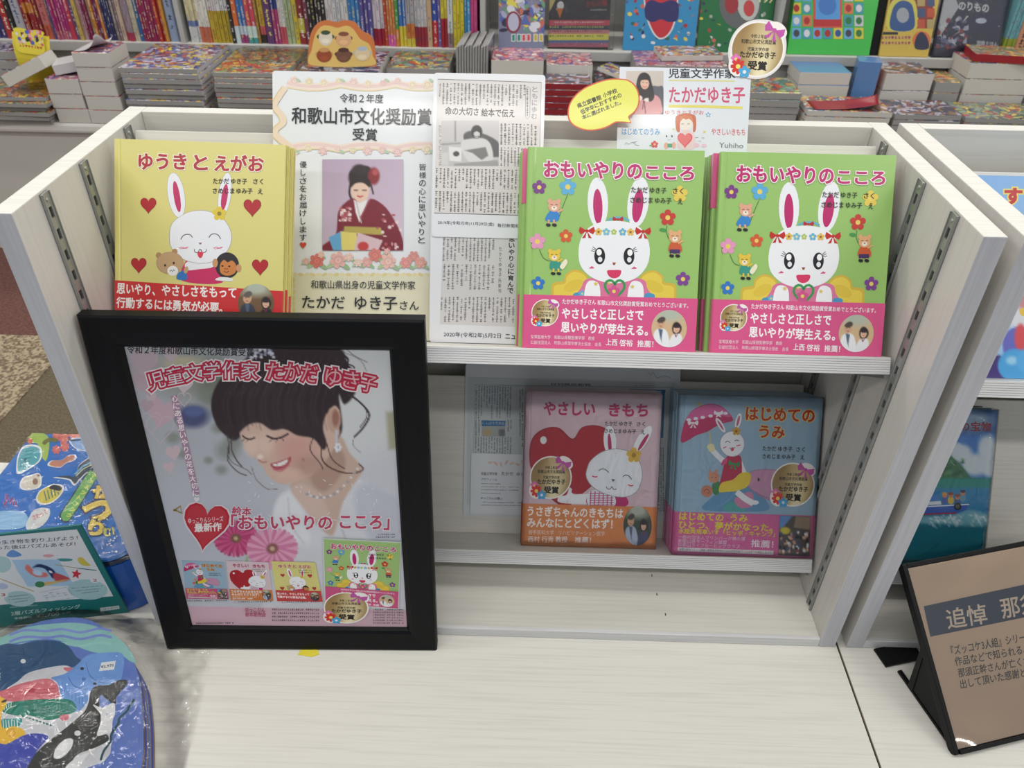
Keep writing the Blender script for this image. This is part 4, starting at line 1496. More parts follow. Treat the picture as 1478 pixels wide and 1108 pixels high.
# yellow speech bubble
M = shelf_frame(SU, .075, .262, .070)
e = empty('speech_bubble_card', M, 'yellow speech bubble card with a red outline, left of the author poster', 'card')
q = homog(item_corners(M, .1, .08, 700, 60, 7.385), [(0, .08), (.1, .08), (.1, 0), (0, 0)])
OUT = [(1475, 398), (1400, 392), (1300, 400), (1180, 435), (1060, 490), (960, 570), (900, 660), (880, 750), (890, 830), (940, 895), (1040, 940), (1150, 950), (1280, 925), (1390, 868), (1440, 862), (1492, 862), (1560, 866), (1545, 830), (1542, 800), (1600, 750), (1640, 680), (1650, 600), (1630, 510), (1580, 440), (1520, 405)]
def mp(P):
    r = []
    for x, y in P:
        v = q @ np.array([x, y, 1.0]); r.append((v[0] / v[2], v[1] / v[2]))
    return r
OUTC = catmull(OUT, True, 3)
mat('bubble_red', (212, 92, 60), .3); mat('bubble_yellow', (226, 222, 92), .3)
s = link('card', extrude_me('card', mp(OUTC), -.0009, 0), e, ['bubble_red'])
cen = (1265, 670)
cv = Canvas(.1, .08, item_corners(M, .1, .08, 700, 60, 7.385))
cv.poly([(cen[0] + (x - cen[0]) * (1 - 15 / max(60, math.hypot(x - cen[0], y - cen[1]))), cen[1] + (y - cen[1]) * (1 - 15 / max(60, math.hypot(x - cen[0], y - cen[1])))) for x, y in OUTC], 'dfe05c')
cv.text('県立図書館', 985, 690, 1235, 590, 52, '2c2c1c', .03)
cv.text('小学校', 1258, 578, 1405, 518, 50, '2c2c1c', .03)
cv.text('低学年におすすめの', 1020, 755, 1452, 565, 52, '2c2c1c', .03)
cv.text('本に選ばれました。', 1035, 812, 1445, 645, 48, '2c2c1c', .03)
cv.build('card_print', s, 'print')

# newspaper page and profile card on the lower shelf
w4, h4 = .338, .246
M = shelf_frame(SL, -.058, .0285, .0838)
e, s = sheet('newspaper_page', M, w4, h4, (196, 202, 206), 'grey laminated newspaper page behind the pink book on the lower shelf', 'newspaper')
cv = Canvas(w4, h4, item_corners(M, w4, h4, 660, 520, 3.574))
cv.poly([(55, 85), (1120, 112), (1070, 800), (48, 740)], 'b4bcc0')
cv.line([(92, 126), (1110, 140)], 2.5, '6a7076'); cv.line([(92, 126), (84, 480)], 1.5, '7a8086')
cv.micro(96, 132, 285, 300, 14, 24, '5f666c', skew=(-4, 3), seed=21)
cv.micro(92, 392, 285, 482, 14, 14, '5f666c', skew=(-2, 3), seed=22)
cv.micro(92, 305, 122, 390, 2, 12, '5f666c', seed=23); cv.micro(258, 305, 286, 390, 2, 12, '5f666c', seed=24)
cv.micro(320, 150, 345, 480, 2, 30, '4f565c', seed=25)
cv.text('日刊県民新報', 485, 122, 690, 126, 12, '5a6068', .02)
cv.micro(905, 128, 1020, 136, 14, 1, '5f666c', vertical=False, seed=26)
cv.poly([(888, 148), (1075, 152), (1070, 180), (888, 176)], '2f5f94')
cv.text('たんぽぽ保育', 905, 162, 1055, 166, 20, 'b8c8d0', .01)
cv.poly([(1040, 180), (1070, 180), (1062, 400), (1046, 400)], '3f6f9c')
cv.micro(1036, 450, 1070, 780, 3, 34, '5f666c', seed=27)
cv.poly([(124, 308), (250, 312), (246, 340), (126, 338)], '3f6a96')
cv.text('にんぽろ写真館', 130, 322, 244, 325, 16, 'a8bcd0')
p = Paint(126, 338, 248, 392, 20, 12, '9aa0a0'); p.ell(155, 370, 22, 20, 'a89a78', .5); p.poly([(215, 355), (245, 355), (245, 390), (215, 390)], '6a7078', 4, False); cv.grid(p)
cv.line([(985, 60), (1000, 75), (1010, 60), (1030, 90), (1060, 80), (1090, 85), (1100, 95)], 3, '8a9090', smooth=True)
cv.build('page_print', s, 'print_matte')

w5, h5 = .150, .0985
M = shelf_frame(SL, -.0462, .0330, .0825)
e, s = sheet('profile_card', M, w5, h5, (206, 212, 218), 'small white profile card with tiny text, over the lower left of the grey newspaper page', 'card', r=.0005)
cv = Canvas(w5, h5, item_corners(M, w5, h5, 660, 520, 3.574))
for i in range(7):
    cv.ell(170 + i * 28, 526 + (i % 3) * 5, 14, 6, 'cfa8a8' if i % 2 else 'c8b4a8', i * 40)
cv.text('児童文学作家', 122, 583, 207, 585, 16, '3a3e46', .01)
cv.text('たかだ', 228, 583, 290, 585, 18, '3a3e46', .01); cv.text('ゆき子', 306, 586, 372, 588, 18, '3a3e46', .01)
cv.text('プロフィール', 122, 612, 206, 615, 13, '3a3e46', .01)
for i, y in enumerate((637, 653, 669, 686)):
    cv.micro(122, y - 5, 225 if i in (0, 3) else 318, y + 5, 12 if i in (0, 3) else 22, 1, '4a4e56', vertical=False, seed=30 + i, skew=(0, 3))
cv.text('ゆっこりんの想い', 122, 709, 232, 712, 13, '3a3e46', .01)
for i, y in enumerate((733, 748)):
    cv.micro(122, y - 5, 330, y + 5, 24, 1, '4a4e56', vertical=False, seed=40 + i, skew=(0, 3))
cv.build('card_print', s, 'print_matte')

# ------------------------------------------------------------------ the black framed poster leaning on the rack
fw, fh = .3936, .5300
MF = pose((-.4755, -.0403, .0008), 1.81, 7.57, -.39)
fr = empty('poster_frame', MF, 'black framed author poster leaning on the front left of the rack', 'framed poster')
bx_, by_ = .0425, .0415
t_ = .018


def rail(p_out0, p_out1, p_in1, p_in0, mname):
    """mitred frame rail with a rounded face"""
    def L(a, b, k): return (a[0] + (b[0] - a[0]) * k, a[1] + (b[1] - a[1]) * k)
    prof = [(0, -t_), (0, -.003), (.06, -.0006), (.14, 0), (.82, -.0012), (.93, -.0035), (1, -.007), (1, -t_)]
    V = [(*L(p_out0, p_in0, k), z) for k, z in prof] + [(*L(p_out1, p_in1, k), z) for k, z in prof]
    n = len(prof)
    F = [(i, (i + 1) % n, n + (i + 1) % n, n + i) for i in range(n)] + [tuple(range(n - 1, -1, -1)), tuple(range(n, 2 * n))]
    me = bpy.data.meshes.new('frame_rail')
    me.from_pydata(V, [], F)
    bm = bmesh.new(); bm.from_mesh(me); bmesh.ops.recalc_face_normals(bm, faces=bm.faces[:]); bm.to_mesh(me); bm.free()
    link('frame_rail', me, fr, [mname])


O = [(0, 0), (fw, 0), (fw, fh), (0, fh)]
I = [(bx_, by_), (fw - bx_, by_), (fw - bx_, fh - by_), (bx_, fh - by_)]
g = .00015
for k in range(4):
    a, b = k, (k + 1) % 4
    rail(O[a], O[b], I[b], I[a], 'black_wood' if k % 2 == 0 else 'black_wood_upright')
box('backing_board', .006, fw - .006, .006, fh - .006, -.0205, -.0182, 'black_plastic', fr)
me = extrude_me('easel_leg', [(fw / 2 - .03, .03), (fw / 2 + .03, .03), (fw / 2 + .02, .3), (fw / 2 - .02, .3)], -.0235, -.0208)
link('easel_leg', me, fr, ['black_plastic'])
pw_, ph_ = fw - 2 * bx_ + .006, fh - 2 * by_ + .006
MP = Matrix.Translation((bx_ - .003, by_ - .003, -.0085))
mat('poster_paper', (196, 198, 204), .5)
ps = box('poster_sheet', 0, pw_, 0, ph_, -.0006, 0, 'poster_paper', fr, 0, MP)
src = [(169, 141), (1019, 155), (1075, 1029), (382, 1014)]
cv = Canvas(pw_, ph_, src, eps=7e-6)
# the lattice follows the sheet: paint in its own square and map it on
p = Paint(160, 130, 1085, 1040, 240, 250, 'b4b7bd')
p.grad(160, 140, '8f949c', 500, 1000, 'b4b8c4')
p.ell(900, 350, 260, 260, 'c3c7ca', .9)
p.ell(1000, 620, 160, 140, 'b9bcc8', .8)
p.ell(400, 240, 120, 70, '777c72', .9, a=.8)
p.ell(470, 270, 60, 70, '5e6258', .9, a=.8)
p.ell(360, 200, 60, 20, 'b8ad8a', .8, a=.7)
p.ell(390, 365, 52, 34, '3d4468', .6)
p.ell(395, 350, 30, 16, '4a5586', .6)
for x, y, r in ((440, 300, 26), (500, 470, 34), (520, 440, 28), (360, 480, 18), (440, 500, 14), (330, 430, 22), (480, 530, 18), (470, 400, 20)):
    p.ell(x, y, r, r * .8, '6d756c', 1.0, a=.75)
p.ell(230, 220, 60, 60, '9c8e96', .9, a=.6)
p.poly([(1000, 355), (1035, 352), (1040, 470), (1008, 470)], '85815f', 14, False, a=.7)
# ground haze, petals of light
p.ell(420, 700, 200, 120, 'a9adba', .9, a=.8)
# dress and veil
p.poly([(640, 1040), (630, 800), (640, 690), (655, 630), (700, 585), (760, 570), (860, 600), (905, 560), (960, 590), (1040, 640), (1085, 1040)], 'c6c9d3', 16)
p.poly([(920, 580), (980, 590), (1050, 640), (1060, 800), (960, 760), (900, 640)], 'b1b4c4', 22)
p.poly([(650, 640), (690, 600), (730, 640), (760, 760), (700, 840), (640, 760)], 'd4d6de', 16)
p.line([(870, 600), (850, 680), (880, 780), (870, 900)], 5, 'a9acbc', 6)
p.line([(690, 620), (700, 700), (740, 760)], 4, 'b4b7c6', 6)
p.ell(720, 800, 60, 40, 'b9bbc6', .8, a=.7)
# neck and chest
p.poly([(700, 570), (760, 530), (820, 440), (858, 430), (885, 480), (925, 530), (900, 575), (860, 640), (832, 735), (780, 700), (740, 640), (705, 600)], 'b79a8c', 9)
p.poly([(760, 560), (800, 520), (840, 460), (872, 500), (850, 560), (800, 600)], '9f7f72', 14)
p.poly([(700, 590), (740, 575), (800, 620), (820, 690), (780, 690), (730, 640)], 'c3a79b', 12)
# dark hair mass behind
p.poly([(596, 160), (720, 140), (850, 155), (880, 205), (912, 250), (900, 300), (868, 330), (850, 300), (862, 400), (842, 440), (808, 470), (780, 450), (700, 420), (640, 405), (560, 415), (520, 440), (478, 405), (450, 340), (462, 280), (500, 230), (545, 200)], '2b2226', 7)
# face
p.poly([(535, 400), (545, 440), (560, 470), (592, 500), (598, 512), (612, 520), (618, 540), (640, 560), (668, 575), (700, 572), (760, 550), (810, 500), (845, 440), (850, 400), (800, 350), (700, 330), (600, 350), (550, 375)], 'c4a293', 5)
p.ell(715, 470, 60, 48, 'c18a82', .9, a=.8)
p.ell(760, 520, 50, 30, 'a07c70', .9, a=.7)
p.ell(575, 455, 22, 30, 'd4b4a6', .8)
p.ell(620, 450, 26, 34, 'd2b0a2', .8)
p.ell(690, 545, 40, 18, 'cca696', .8)
p.ell(602, 490, 10, 8, 'e2cabd', .8)
p.line([(597, 500), (612, 508), (622, 505)], 3, '8a5a50', 4)
p.line([(547, 425), (558, 433), (572, 436), (584, 431)], 5, '3a2c2e', 3)
p.line([(552, 436), (546, 441)], 2, '3a2c2e', 2); p.line([(562, 438), (560, 445)], 2, '3a2c2e', 2)
p.line([(624, 426), (645, 434), (668, 431), (690, 420)], 6, '33262a', 3)
p.line([(640, 436), (632, 443)], 2, '33262a', 2); p.line([(655, 437), (652, 446)], 2, '33262a', 2); p.line([(672, 433), (676, 442)], 2, '33262a', 2)
# mouth
p.poly([(634, 513), (655, 507), (684, 497), (700, 491), (694, 512), (670, 529), (646, 528)], 'a04450', 3)
p.poly([(642, 514), (662, 509), (690, 498), (684, 511), (668, 519), (650, 520)], 'e2dcda', 2.5)
for x in (655, 668, 680, 690):
    p.line([(x, 506 - (x - 655) * .25), (x + 2, 522 - (x - 655) * .3)], 1.2, '9a6a6a', 1.5, False)
p.line([(645, 529), (668, 534), (692, 516)], 5, 'b45a66', 4)
p.ell(738, 500, 5, 4, '9a6a5e', .8)
# ear
p.ell(835, 375, 22, 42, 'b4907f', .2)
p.ell(840, 372, 11, 26, '8a5e52', .6)
p.line([(824, 345), (838, 338), (850, 350)], 4, 'c8a594', 4)
# fringe and strands
p.poly([(450, 345), (458, 285), (500, 225), (560, 190), (640, 170), (760, 165), (840, 200), (850, 300), (832, 335), (815, 350), (800, 400), (812, 450), (800, 470), (770, 435), (720, 425), (680, 405), (640, 408), (600, 385), (560, 395), (520, 432), (500, 425), (470, 400)], '2a2125', 6)
for i in range(26):
    x = 470 + i * 13
    p.line([(x + 90 - i * 2, 205 + (i % 3) * 6), (x + 15, 290), (x + 5, 345), (x + 18, 388 + (i * 7) % 22)], 2.2 + (i % 4), '43363c' if i % 3 else '1c161a', 5, a=.35)
for pts, w, c in (([(500, 420), (505, 470), (500, 500), (530, 535), (560, 548)], 3, '3a3036'), ([(515, 430), (512, 465), (528, 500), (545, 520)], 4, '3f343a'),
                  ([(510, 440), (500, 470), (512, 505), (560, 530), (575, 545)], 2, '4a4048'), ([(575, 520), (590, 560), (625, 590), (655, 590)], 2, '5a4c50'),
                  ([(800, 440), (795, 490), (815, 520), (860, 540), (905, 542), (928, 530), (915, 515)], 4, '3a2624'), ([(812, 450), (830, 500), (870, 530)], 3, '3a2624'),
                  ([(770, 430), (760, 470), (790, 510), (800, 530)], 3, '3a2c2e'),
                  ([(860, 290), (900, 310), (938, 345), (946, 370), (925, 405), (900, 430)], 6, '2a2228'), ([(880, 300), (925, 330), (940, 365), (918, 400)], 3, '3a3038'),
                  ([(862, 200), (900, 215), (890, 240), (930, 260)], 4, '2f272c'), ([(868, 170), (920, 195), (945, 250), (948, 290)], 1.6, '5a555a'), ([(875, 160), (900, 180), (940, 200)], 2, '4a444a'),
                  ([(900, 430), (895, 455), (920, 480)], 1.6, '5a555a'), ([(850, 170), (880, 190), (870, 215)], 6, '2a2025')):
    p.line(pts, w, c, 2.5)
for i in range(14):
    x = 500 + i * 24
    p.line([(x + 60, 180), (x + 40, 230), (x + 20, 300)], 1.6, '55434a', 3, a=.45)
# hair ornament
rr = random.Random(11)
for i in range(26):
    p.ell(rr.uniform(575, 645), rr.uniform(158, 188), rr.uniform(3, 6), rr.uniform(3, 5), rr.choice(['b8bcd0', 'd0d4e0', '8a8ca8']), .6)
# earring, necklace
for y in range(412, 476, 7):
    p.ell(842 + (y - 412) * .04, y, 4.5, 4, 'b4b8cc', .6)
for a in range(6):
    p.ell(848 + 8 * cos(a), 462 + 9 * sin(a), 4.5, 4.5, 'd4d8e6', .5)
for i in range(16):
    t = i / 15
    p.ell(750 + 160 * t, 607 - 25 * sin(t * pi) * -1 - 78 * t ** 1.8, 4.2 if i % 2 else 5.5, 3.6, 'ccd0dc' if i % 2 else '8e8a98', .6)
# pink gerberas
for cx, cy, r, c1, c2, cc in ((525, 742, 66, 'a3305c', 'bb4a78', '6a4a3a'), (640, 775, 76, 'c06a92', 'd490b0', '7a4a48')):
    for i in range(30):
        a = 2 * pi * i / 30
        p.line([(cx + r * .25 * cos(a), cy + r * .22 * sin(a)), (cx + r * cos(a), cy + r * .8 * sin(a))], r * .17, c1 if i % 2 else c2, 3, False)
    p.ell(cx, cy, r * .25, r * .22, cc, .4); p.ell(cx, cy, r * .1, r * .09, 'b8a080', .6)
p.line([(560, 800), (556, 850)], 8, '8aa070', 4)
p.img = 255 * (np.clip(p.img, 0, 255) / 255) ** .92
# band at the foot
p.poly([(160, 945), (1085, 972), (1085, 1050), (160, 1050)], 'c8a4b4', 3, False)
cv.grid(p)
# glitter on the wrapping of the veil
rr = random.Random(5)
for i in range(46):
    x, y = rr.uniform(560, 980), rr.uniform(560, 700)
    a = rr.uniform(0, 3)
    cv.line([(x, y), (x + 10 * cos(a), y + 10 * sin(a))], 1.6, 'dfe2ea', z=cv.root.z + 2 * cv.root.eps)
cv.up(); cv.up()
for x, y, r, c, a in ((240, 195, 46, 'aa9aa2', 10), (325, 170, 30, 'b0a2a8', 0), (295, 352, 50, 'b89aa8', 15), (262, 305, 17, 'b8a4ac', 0), (248, 330, 22, 'a8949e', 10), (330, 475, 25, 'c0aab2', -10), (316, 520, 19, 'c0aab2', -10), (225, 250, 22, 'a8949c', 0), (250, 270, 34, 'a9959f', -15), (365, 265, 30, 'b9adb2', 5)):
    cv.heart(x, y, r, c, a)
for x, y, r in ((290, 400, 46), (262, 380, 34), (365, 310, 22)):
    P = [(x + 16 * sin(t) ** 3 / 17 * r, y - (13 * cos(t) - 5 * cos(2 * t) - 2 * cos(3 * t) - cos(4 * t)) / 15 * r) for t in [2 * pi * i / 24 for i in range(24)]]
    cv.line(P, 2.6, 'b9a9b1', closed=True)
cv.text('令和２年度和歌山市文化奨励賞受賞', 188, 158, 582, 168, 25, '24262c', .015)
# curved title, one character after another
def arc_text(s, pts, hgt, col, out, out2):
    n = len(s)
    P = catmull(pts, False, 8)
    L = [0]
    for a, b in zip(P[:-1], P[1:]): L.append(L[-1] + math.hypot(b[0] - a[0], b[1] - a[1]))
    def at(d):
        for i in range(len(L) - 1):
            if L[i + 1] >= d or i == len(L) - 2:
                t = (d - L[i]) / (L[i + 1] - L[i])
                return (P[i][0] + (P[i + 1][0] - P[i][0]) * t, P[i][1] + (P[i + 1][1] - P[i][1]) * t)
    lv0 = cv.root.lv
    for layer, (c, b) in enumerate((out2, out, (col, .0))):
        cv.root.lv = lv0 + layer * 3
        for i, ch in enumerate(s):
            if ch == ' ': continue
            a, b2 = at(L[-1] * (i + .06) / n), at(L[-1] * (i + .94) / n)
            k = cv.root.lv
            cv.text(ch, *a, *b2, hgt, c, b)
            cv.root.lv = k
    cv.root.lv = lv0 + 10
arc_text('児童文学作家', [(250, 262), (330, 240), (430, 226), (520, 222), (598, 226)], 52, 'c6cad2', ('a8243f', .10), ('d8d0d4', .165))
arc_text('たかだ', [(622, 226), (700, 228), (785, 238)], 50, 'cda0a8', ('a8243f', .10), ('d8d0d4', .165))
arc_text('ゆき子', [(806, 240), (890, 254), (972, 272)], 52, 'cda0a8', ('a8243f', .10), ('d8d0d4', .165))
cv.line([(332, 300), (345, 350), (370, 460), (402, 606)], 21, '9a7a92')
cv.vtext('心にある思いやりの花を大切に', 333, 298, 403, 612, 19, 'f0e4ea', .014)
cv.heart(403, 620, 9, 'd8d8de')
# heart flash and book title
cv.heart(432, 696, 82, 'cfc8cc', 8); cv.heart(432, 695, 76, 'a8202c', 8); cv.heart(432, 695, 69, 'b0303a', 8)
cv.line([(330, 655), (352, 640), (356, 662), (330, 650)], 5, '8a7a3a')
cv.text('ゆっこりんシリーズ', 376, 686, 486, 680, 17, 'dcd4d4', .01)
cv.text('最新作', 396, 708, 480, 704, 26, 'e2dcdc', .03)
cv.text('絵本', 514, 655, 574, 659, 26, 'b03a58', .03, ('d4d4da', .09))
cv.text('「おもいやりの', 512, 690, 828, 694, 44, 'b03a58', .03, ('d4d4da', .09))
cv.text('こころ」', 855, 694, 1010, 698, 42, 'b03a58', .03, ('d4d4da', .09))
cv.micro(968, 732, 1030, 748, 10, 2, '55585e', vertical=False, seed=50)


def mini(fn, bfn, S0, dst, base, bandc, frac, **k):
    c = cv.sub(S0, dst)
    c.poly(S0, base)
    fn(c, **k)
    TL, TR, BR, BL = S0
    m = lambda a, b, t: (a[0] + (b[0] - a[0]) * t, a[1] + (b[1] - a[1]) * t)
    c.poly([m(BL, TL, frac), m(BR, TR, frac), BR, BL], bandc)
    bfn(c)


_gold = badge
def _nobadge(*a, **k): pass
badge = _nobadge
cv.root.eps = 5e-6
YSRC = [(95, 80), (1030, 103), (1024, 1120), (88, 1085)]
mini(draw_blue, band_blue, BLUE_SRC, [(355, 808), (487, 815), (503, 930), (370, 926)], '8aa8be', 'b84a70', .272)
mini(draw_pink, band_pink, PINK_SRC, [(495, 810), (628, 816), (643, 936), (509, 932)], 'cdb8c0', 'c4703a', .275)
mini(draw_yellow, band_yellow, YSRC, [(637, 812), (776, 818), (800, 940), (656, 936)], 'd0c878', 'b83a3c', .27)
mini(draw_green, band_green, GREEN_SRC, [(803, 742), (1048, 756), (1040, 964), (808, 942)], '93b870', 'c04a78', .27)
badge = _gold
cv.line([(803, 742), (1048, 756), (1040, 964), (808, 942)], 3, 'd4d6da', closed=True)
badge(cv, 873, 957, 0.1)
_b = cv.sub([(-1, -1), (1, -1), (1, 1), (-1, 1)], [(806, 912), (940, 912), (944, 1006), (808, 1002)])
badge(_b, 0, 0, 1.0)
cv.text('ゆっこりん', 556, 960, 618, 962, 14, 'a03a58', .02)
cv.text('絵本販売店', 556, 974, 620, 976, 14, 'a03a58', .02)
cv.micro(640, 957, 790, 1002, 24, 4, '5a4a52', vertical=False, seed=51, skew=(0, 3))
cv.micro(960, 962, 1058, 1012, 18, 6, '4a3e46', vertical=False, seed=52, skew=(0, 2))
cv.micro(400, 998, 520, 1008, 22, 1, '4a3e46', vertical=False, seed=53)
cv.micro(372, 928, 500, 936, 18, 1, '55585e', vertical=False, seed=54); cv.micro(520, 933, 640, 941, 18, 1, '55585e', vertical=False, seed=55); cv.micro(664, 936, 790, 944, 18, 1, '55585e', vertical=False, seed=56)
cv.build('poster_print', ps, 'print_matte')
# clear cover sheet lying in front of the poster
n = 24
rnd = random.Random(9)
V = [(bx_ + .0005 + (pw_ - .007) * i / n, by_ + .0005 + (ph_ - .007) * j / n, -.0046 + .0005 * sin(i * .5 + j * .3) + .0004 * sin(j * .8 + 1)) for j in range(n + 1) for i in range(n + 1)]
F = [(j * (n + 1) + i, j * (n + 1) + i + 1, (j + 1) * (n + 1) + i + 1, (j + 1) * (n + 1) + i) for j in range(n) for i in range(n)]
me = bpy.data.meshes.new('clear_cover'); me.from_pydata(V, [], F)
for q_ in me.polygons: q_.use_smooth = True
link('clear_cover', me, fr, ['clear_cover'])

# ------------------------------------------------------------------ right rack: two picture books
M = shelf_frame(SU2, .5505, .0004, .03)
bw2, bh2 = .235, .2485
e, c, b = book('picture_book', M, bw2, bh2, .012, (110, 160, 210), 'blue picture book with a single red character showing, upper shelf at the right edge', group=None)
cv = Canvas(bw2, bh2, item_corners(M, bw2, bh2, 1340, 230, 2.993))
p = Paint(-60, 40, 1150, 1000, 200, 130, '5f92cc')
p.grad(200, 60, '6f9fd8', 300, 500, '8fb4dc')
p.ell(450, 640, 120, 130, 'c8ccd4', .3)
p.ell(640, 900, 130, 110, '5a5cb0', .2); p.ell(850, 860, 110, 130, 'c4434a', .2)
p.ell(420, 600, 50, 50, 'b87a80', .5)
p.poly([(345, 740), (400, 722), (430, 760), (420, 900), (350, 900), (320, 800)], '5a5cb0', 8)
p.ell(398, 770, 26, 60, 'c4434a', .3)
p.poly([(250, 960), (260, 870), (320, 850), (360, 960)], '3a2a6a', 8)
p.ell(375, 890, 75, 72, '3f92d0', .12); p.ell(360, 868, 24, 18, '8ac0e4', .8)
p.ell(420, 870, 40, 50, '4a9ad6', .15)
cv.grid(p)
cv.blob([(250, 100), (262, 88), (246, 90)], '6f9fd8')
cv.text('す', 332, 158, 402, 160, 66, 'b02c30', .05, ('dccb62', .12))
cv.blob([(392, 652), (412, 640), (440, 650), (440, 672), (405, 676)], 'd8b040')
cv.build('cover_print', c, 'print_gloss')
for k in (1, 2, 3):
    book('picture_book', M @ Matrix.Translation((.001 * k, 0, -.0124 * k)), bw2, bh2, .012, (110, 160, 210), '%s blue picture book of the pile on the right rack, behind the red character' % ORD[k])

M = shelf_frame(SL2, .563, .0004, .03)
bw3, bh3 = .19, .2455
e, c, b = book('picture_book', M, bw3, bh3, .02, (44, 110, 140), 'picture book with a fishing boat on a green sea, lower shelf of the right rack')
cv = Canvas(bw3, bh3, item_corners(M, bw3, bh3, 1290, 580, 4.431))
p = Paint(-300, 40, 700, 1150, 90, 100, '2f6f92')
p.grad(0, 500, '1f6a78', 0, 1000, '2a5f80')
p.poly([(-320, 0), (800, 0), (800, 480), (-320, 480)], '3a6cb0', 4, False)
p.ell(500, 120, 120, 60, 'a8c8e4', .9)
for x, y, rx, ry in ((430, 330, 70, 60), (520, 400, 90, 70), (600, 300, 60, 90), (620, 420, 60, 60), (400, 300, 40, 40)):
    p.ell(x, y, rx, ry, 'b8c4cc', .5)
p.poly([(-320, 495), (-320, 400), (100, 300), (300, 300), (360, 340), (430, 400), (490, 480), (490, 495)], '3a6a4a', 8)
for i in range(40):
    rr = random.Random(i); p.ell(rr.uniform(200, 450), rr.uniform(370, 480), 12, 8, '55825a' if i % 2 else '2a5238', .8)
p.poly([(-320, 488), (800, 488), (800, 600), (-320, 600)], '2a8078', 20, False)
p.poly([(-320, 560), (800, 545), (800, 720), (-320, 720)], '2f78a4', 20, False)
p.poly([(-320, 720), (300, 730), (480, 690), (620, 720), (800, 720), (800, 790), (500, 800), (300, 780), (-320, 760)], '6fa4b4', 18)
for i in range(30):
    rr = random.Random(i + 60); x = rr.uniform(200, 600); p.line([(x, 730 + rr.uniform(-20, 70)), (x + 40, 735 + rr.uniform(-20, 70))], 5, 'd0dce0', 5, False)
p.poly([(-320, 800), (800, 800), (800, 1160), (-320, 1160)], '1f6a7c', 60, False)
cv.grid(p)
cv.poly([(150, 665), (480, 650), (465, 690), (400, 712), (120, 722)], '3a5aa8'); cv.line([(140, 672), (482, 654)], 7, 'd8dce0'); cv.line([(120, 720), (400, 710)], 8, 'a02a34')
cv.poly([(200, 640), (300, 632), (305, 655), (195, 660)], 'd0d4d8'); cv.poly([(230, 600), (280, 590), (292, 632), (225, 635)], '3f74b8')
for x, y, cc, hc in ((325, 600, '4a5a9a', 'c08a4a'), (365, 600, 'c8a83a', '8a3a2a'), (408, 612, '3a5a8a', '8a4a2a'), (442, 585, '5a8aa0', '3a3a4a')):
    cv.ell(x, y + 28, 20, 26, cc); cv.ell(x, y - 4, 16, 17, 'b87a58'); cv.ell(x, y - 14, 17, 10, hc)
cv.ell(408, 668, 24, 24, '2a2a2a'); cv.ell(408, 668, 14, 14, '5a5a5a')
cv.text('の宝物', 428, 155, 622, 158, 58, 'a8323c', .03)
cv.build('cover_print', c, 'print_gloss')
shrink_wrap(e, bw3, bh3, .02, 8)
for k in (1, 2):
    book('picture_book', M @ Matrix.Translation((-.002, 0, -.0205 * k)), bw3, bh3, .02, (40, 60, 80), '%s book of the pile behind the fishing boat cover' % ORD[k])

# ------------------------------------------------------------------ brown tilted sign on its black easel
sw, sh = .335, .242
MS = pose((.613, -.16, .0062), 14.6, 50.8, 0)
sg = empty('tilted_sign', MS, 'brown memorial sign on a black tilted easel, bottom right corner', 'sign')
box('backing_plate', 0, sw, 0, sh, -.0045, -.0022, 'black_plastic', sg, .0006)
mat('brown_paper', (196, 172, 148), .45)
pp = box('paper', .0045, sw - .0045, .003, sh - .005, -.0021, -.0014, 'brown_paper', sg)
box('side_rim', -.0035, .0035, -.003, sh + .002, -.011, .0012, 'black_plastic', sg, .0012)
box('side_rim', sw - .0035, sw + .0035, -.003, sh + .002, -.011, .0012, 'black_plastic', sg, .0012)
box('top_rim', .0036, sw - .0036, sh - .004, sh + .002, -.006, .0008, 'black_plastic', sg, .0008)
box('bottom_rim', .0036, sw - .0036, -.003, .0022, -.006, .0035, 'black_plastic', sg, .0008)
# easel: a foot flat on the counter and a strut from mid height down to its rear
Rw = MS.to_3x3().inverted()
def loc(p): return MS.inverted() @ Vector(p)
u_ = Vector((cos(radians(14.6)), sin(radians(14.6)), 0)); b_ = Vector((-sin(radians(14.6)), cos(radians(14.6)), 0))
o_ = Vector((.613, -.16, .0))
for s0 in (0.0, sw - .006):
    def P3(a, b, z): return o_ + u_ * a + b_ * b + Vector((0, 0, z))
    for nm, prof in (('foot', [(.002, .001), (.125, .001), (.125, .0045), (.002, .0045)]), ('strut', [(.092, .0046), (.102, .0046), (.112, .087), (.104, .081)])):
        V = [P3(s0, a, z) for a, z in prof] + [P3(s0 + .006, a, z) for a, z in prof]
        V = [tuple(loc(v)) for v in V]
        me = bpy.data.meshes.new(nm); me.from_pydata(V, [], [(3, 2, 1, 0), (4, 5, 6, 7), (0, 1, 5, 4), (1, 2, 6, 5), (2, 3, 7, 6), (3, 0, 4, 7)])
        link(nm, me, sg, ['black_plastic'])
V = [tuple(loc(P3(a, b, z))) for a in (-.012, .05) for b, z in ((.135, .001), (.165, .001), (.165, .004), (.135, .004))]
me = bpy.data.meshes.new('rear_foot'); me.from_pydata(V, [], [(3, 2, 1, 0), (4, 5, 6, 7), (0, 1, 5, 4), (1, 2, 6, 5), (2, 3, 7, 6), (3, 0, 4, 7)])
link('rear_foot', me, sg, ['black_plastic'])
V = [tuple(loc(P3(a, b, z))) for a in (.001, .005) for b, z in ((.004, .006), (.10, .006), (.108, .082), (.098, .078))]
me = bpy.data.meshes.new('side_gusset'); me.from_pydata(V, [], [(3, 2, 1, 0), (4, 5, 6, 7), (0, 1, 5, 4), (1, 2, 6, 5), (2, 3, 7, 6), (3, 0, 4, 7)])
link('side_gusset', me, sg, ['black_plastic'])
cv = Canvas(sw, sh, item_corners(MS, sw, sh, 1280, 760, 3.182), z=-.0012)
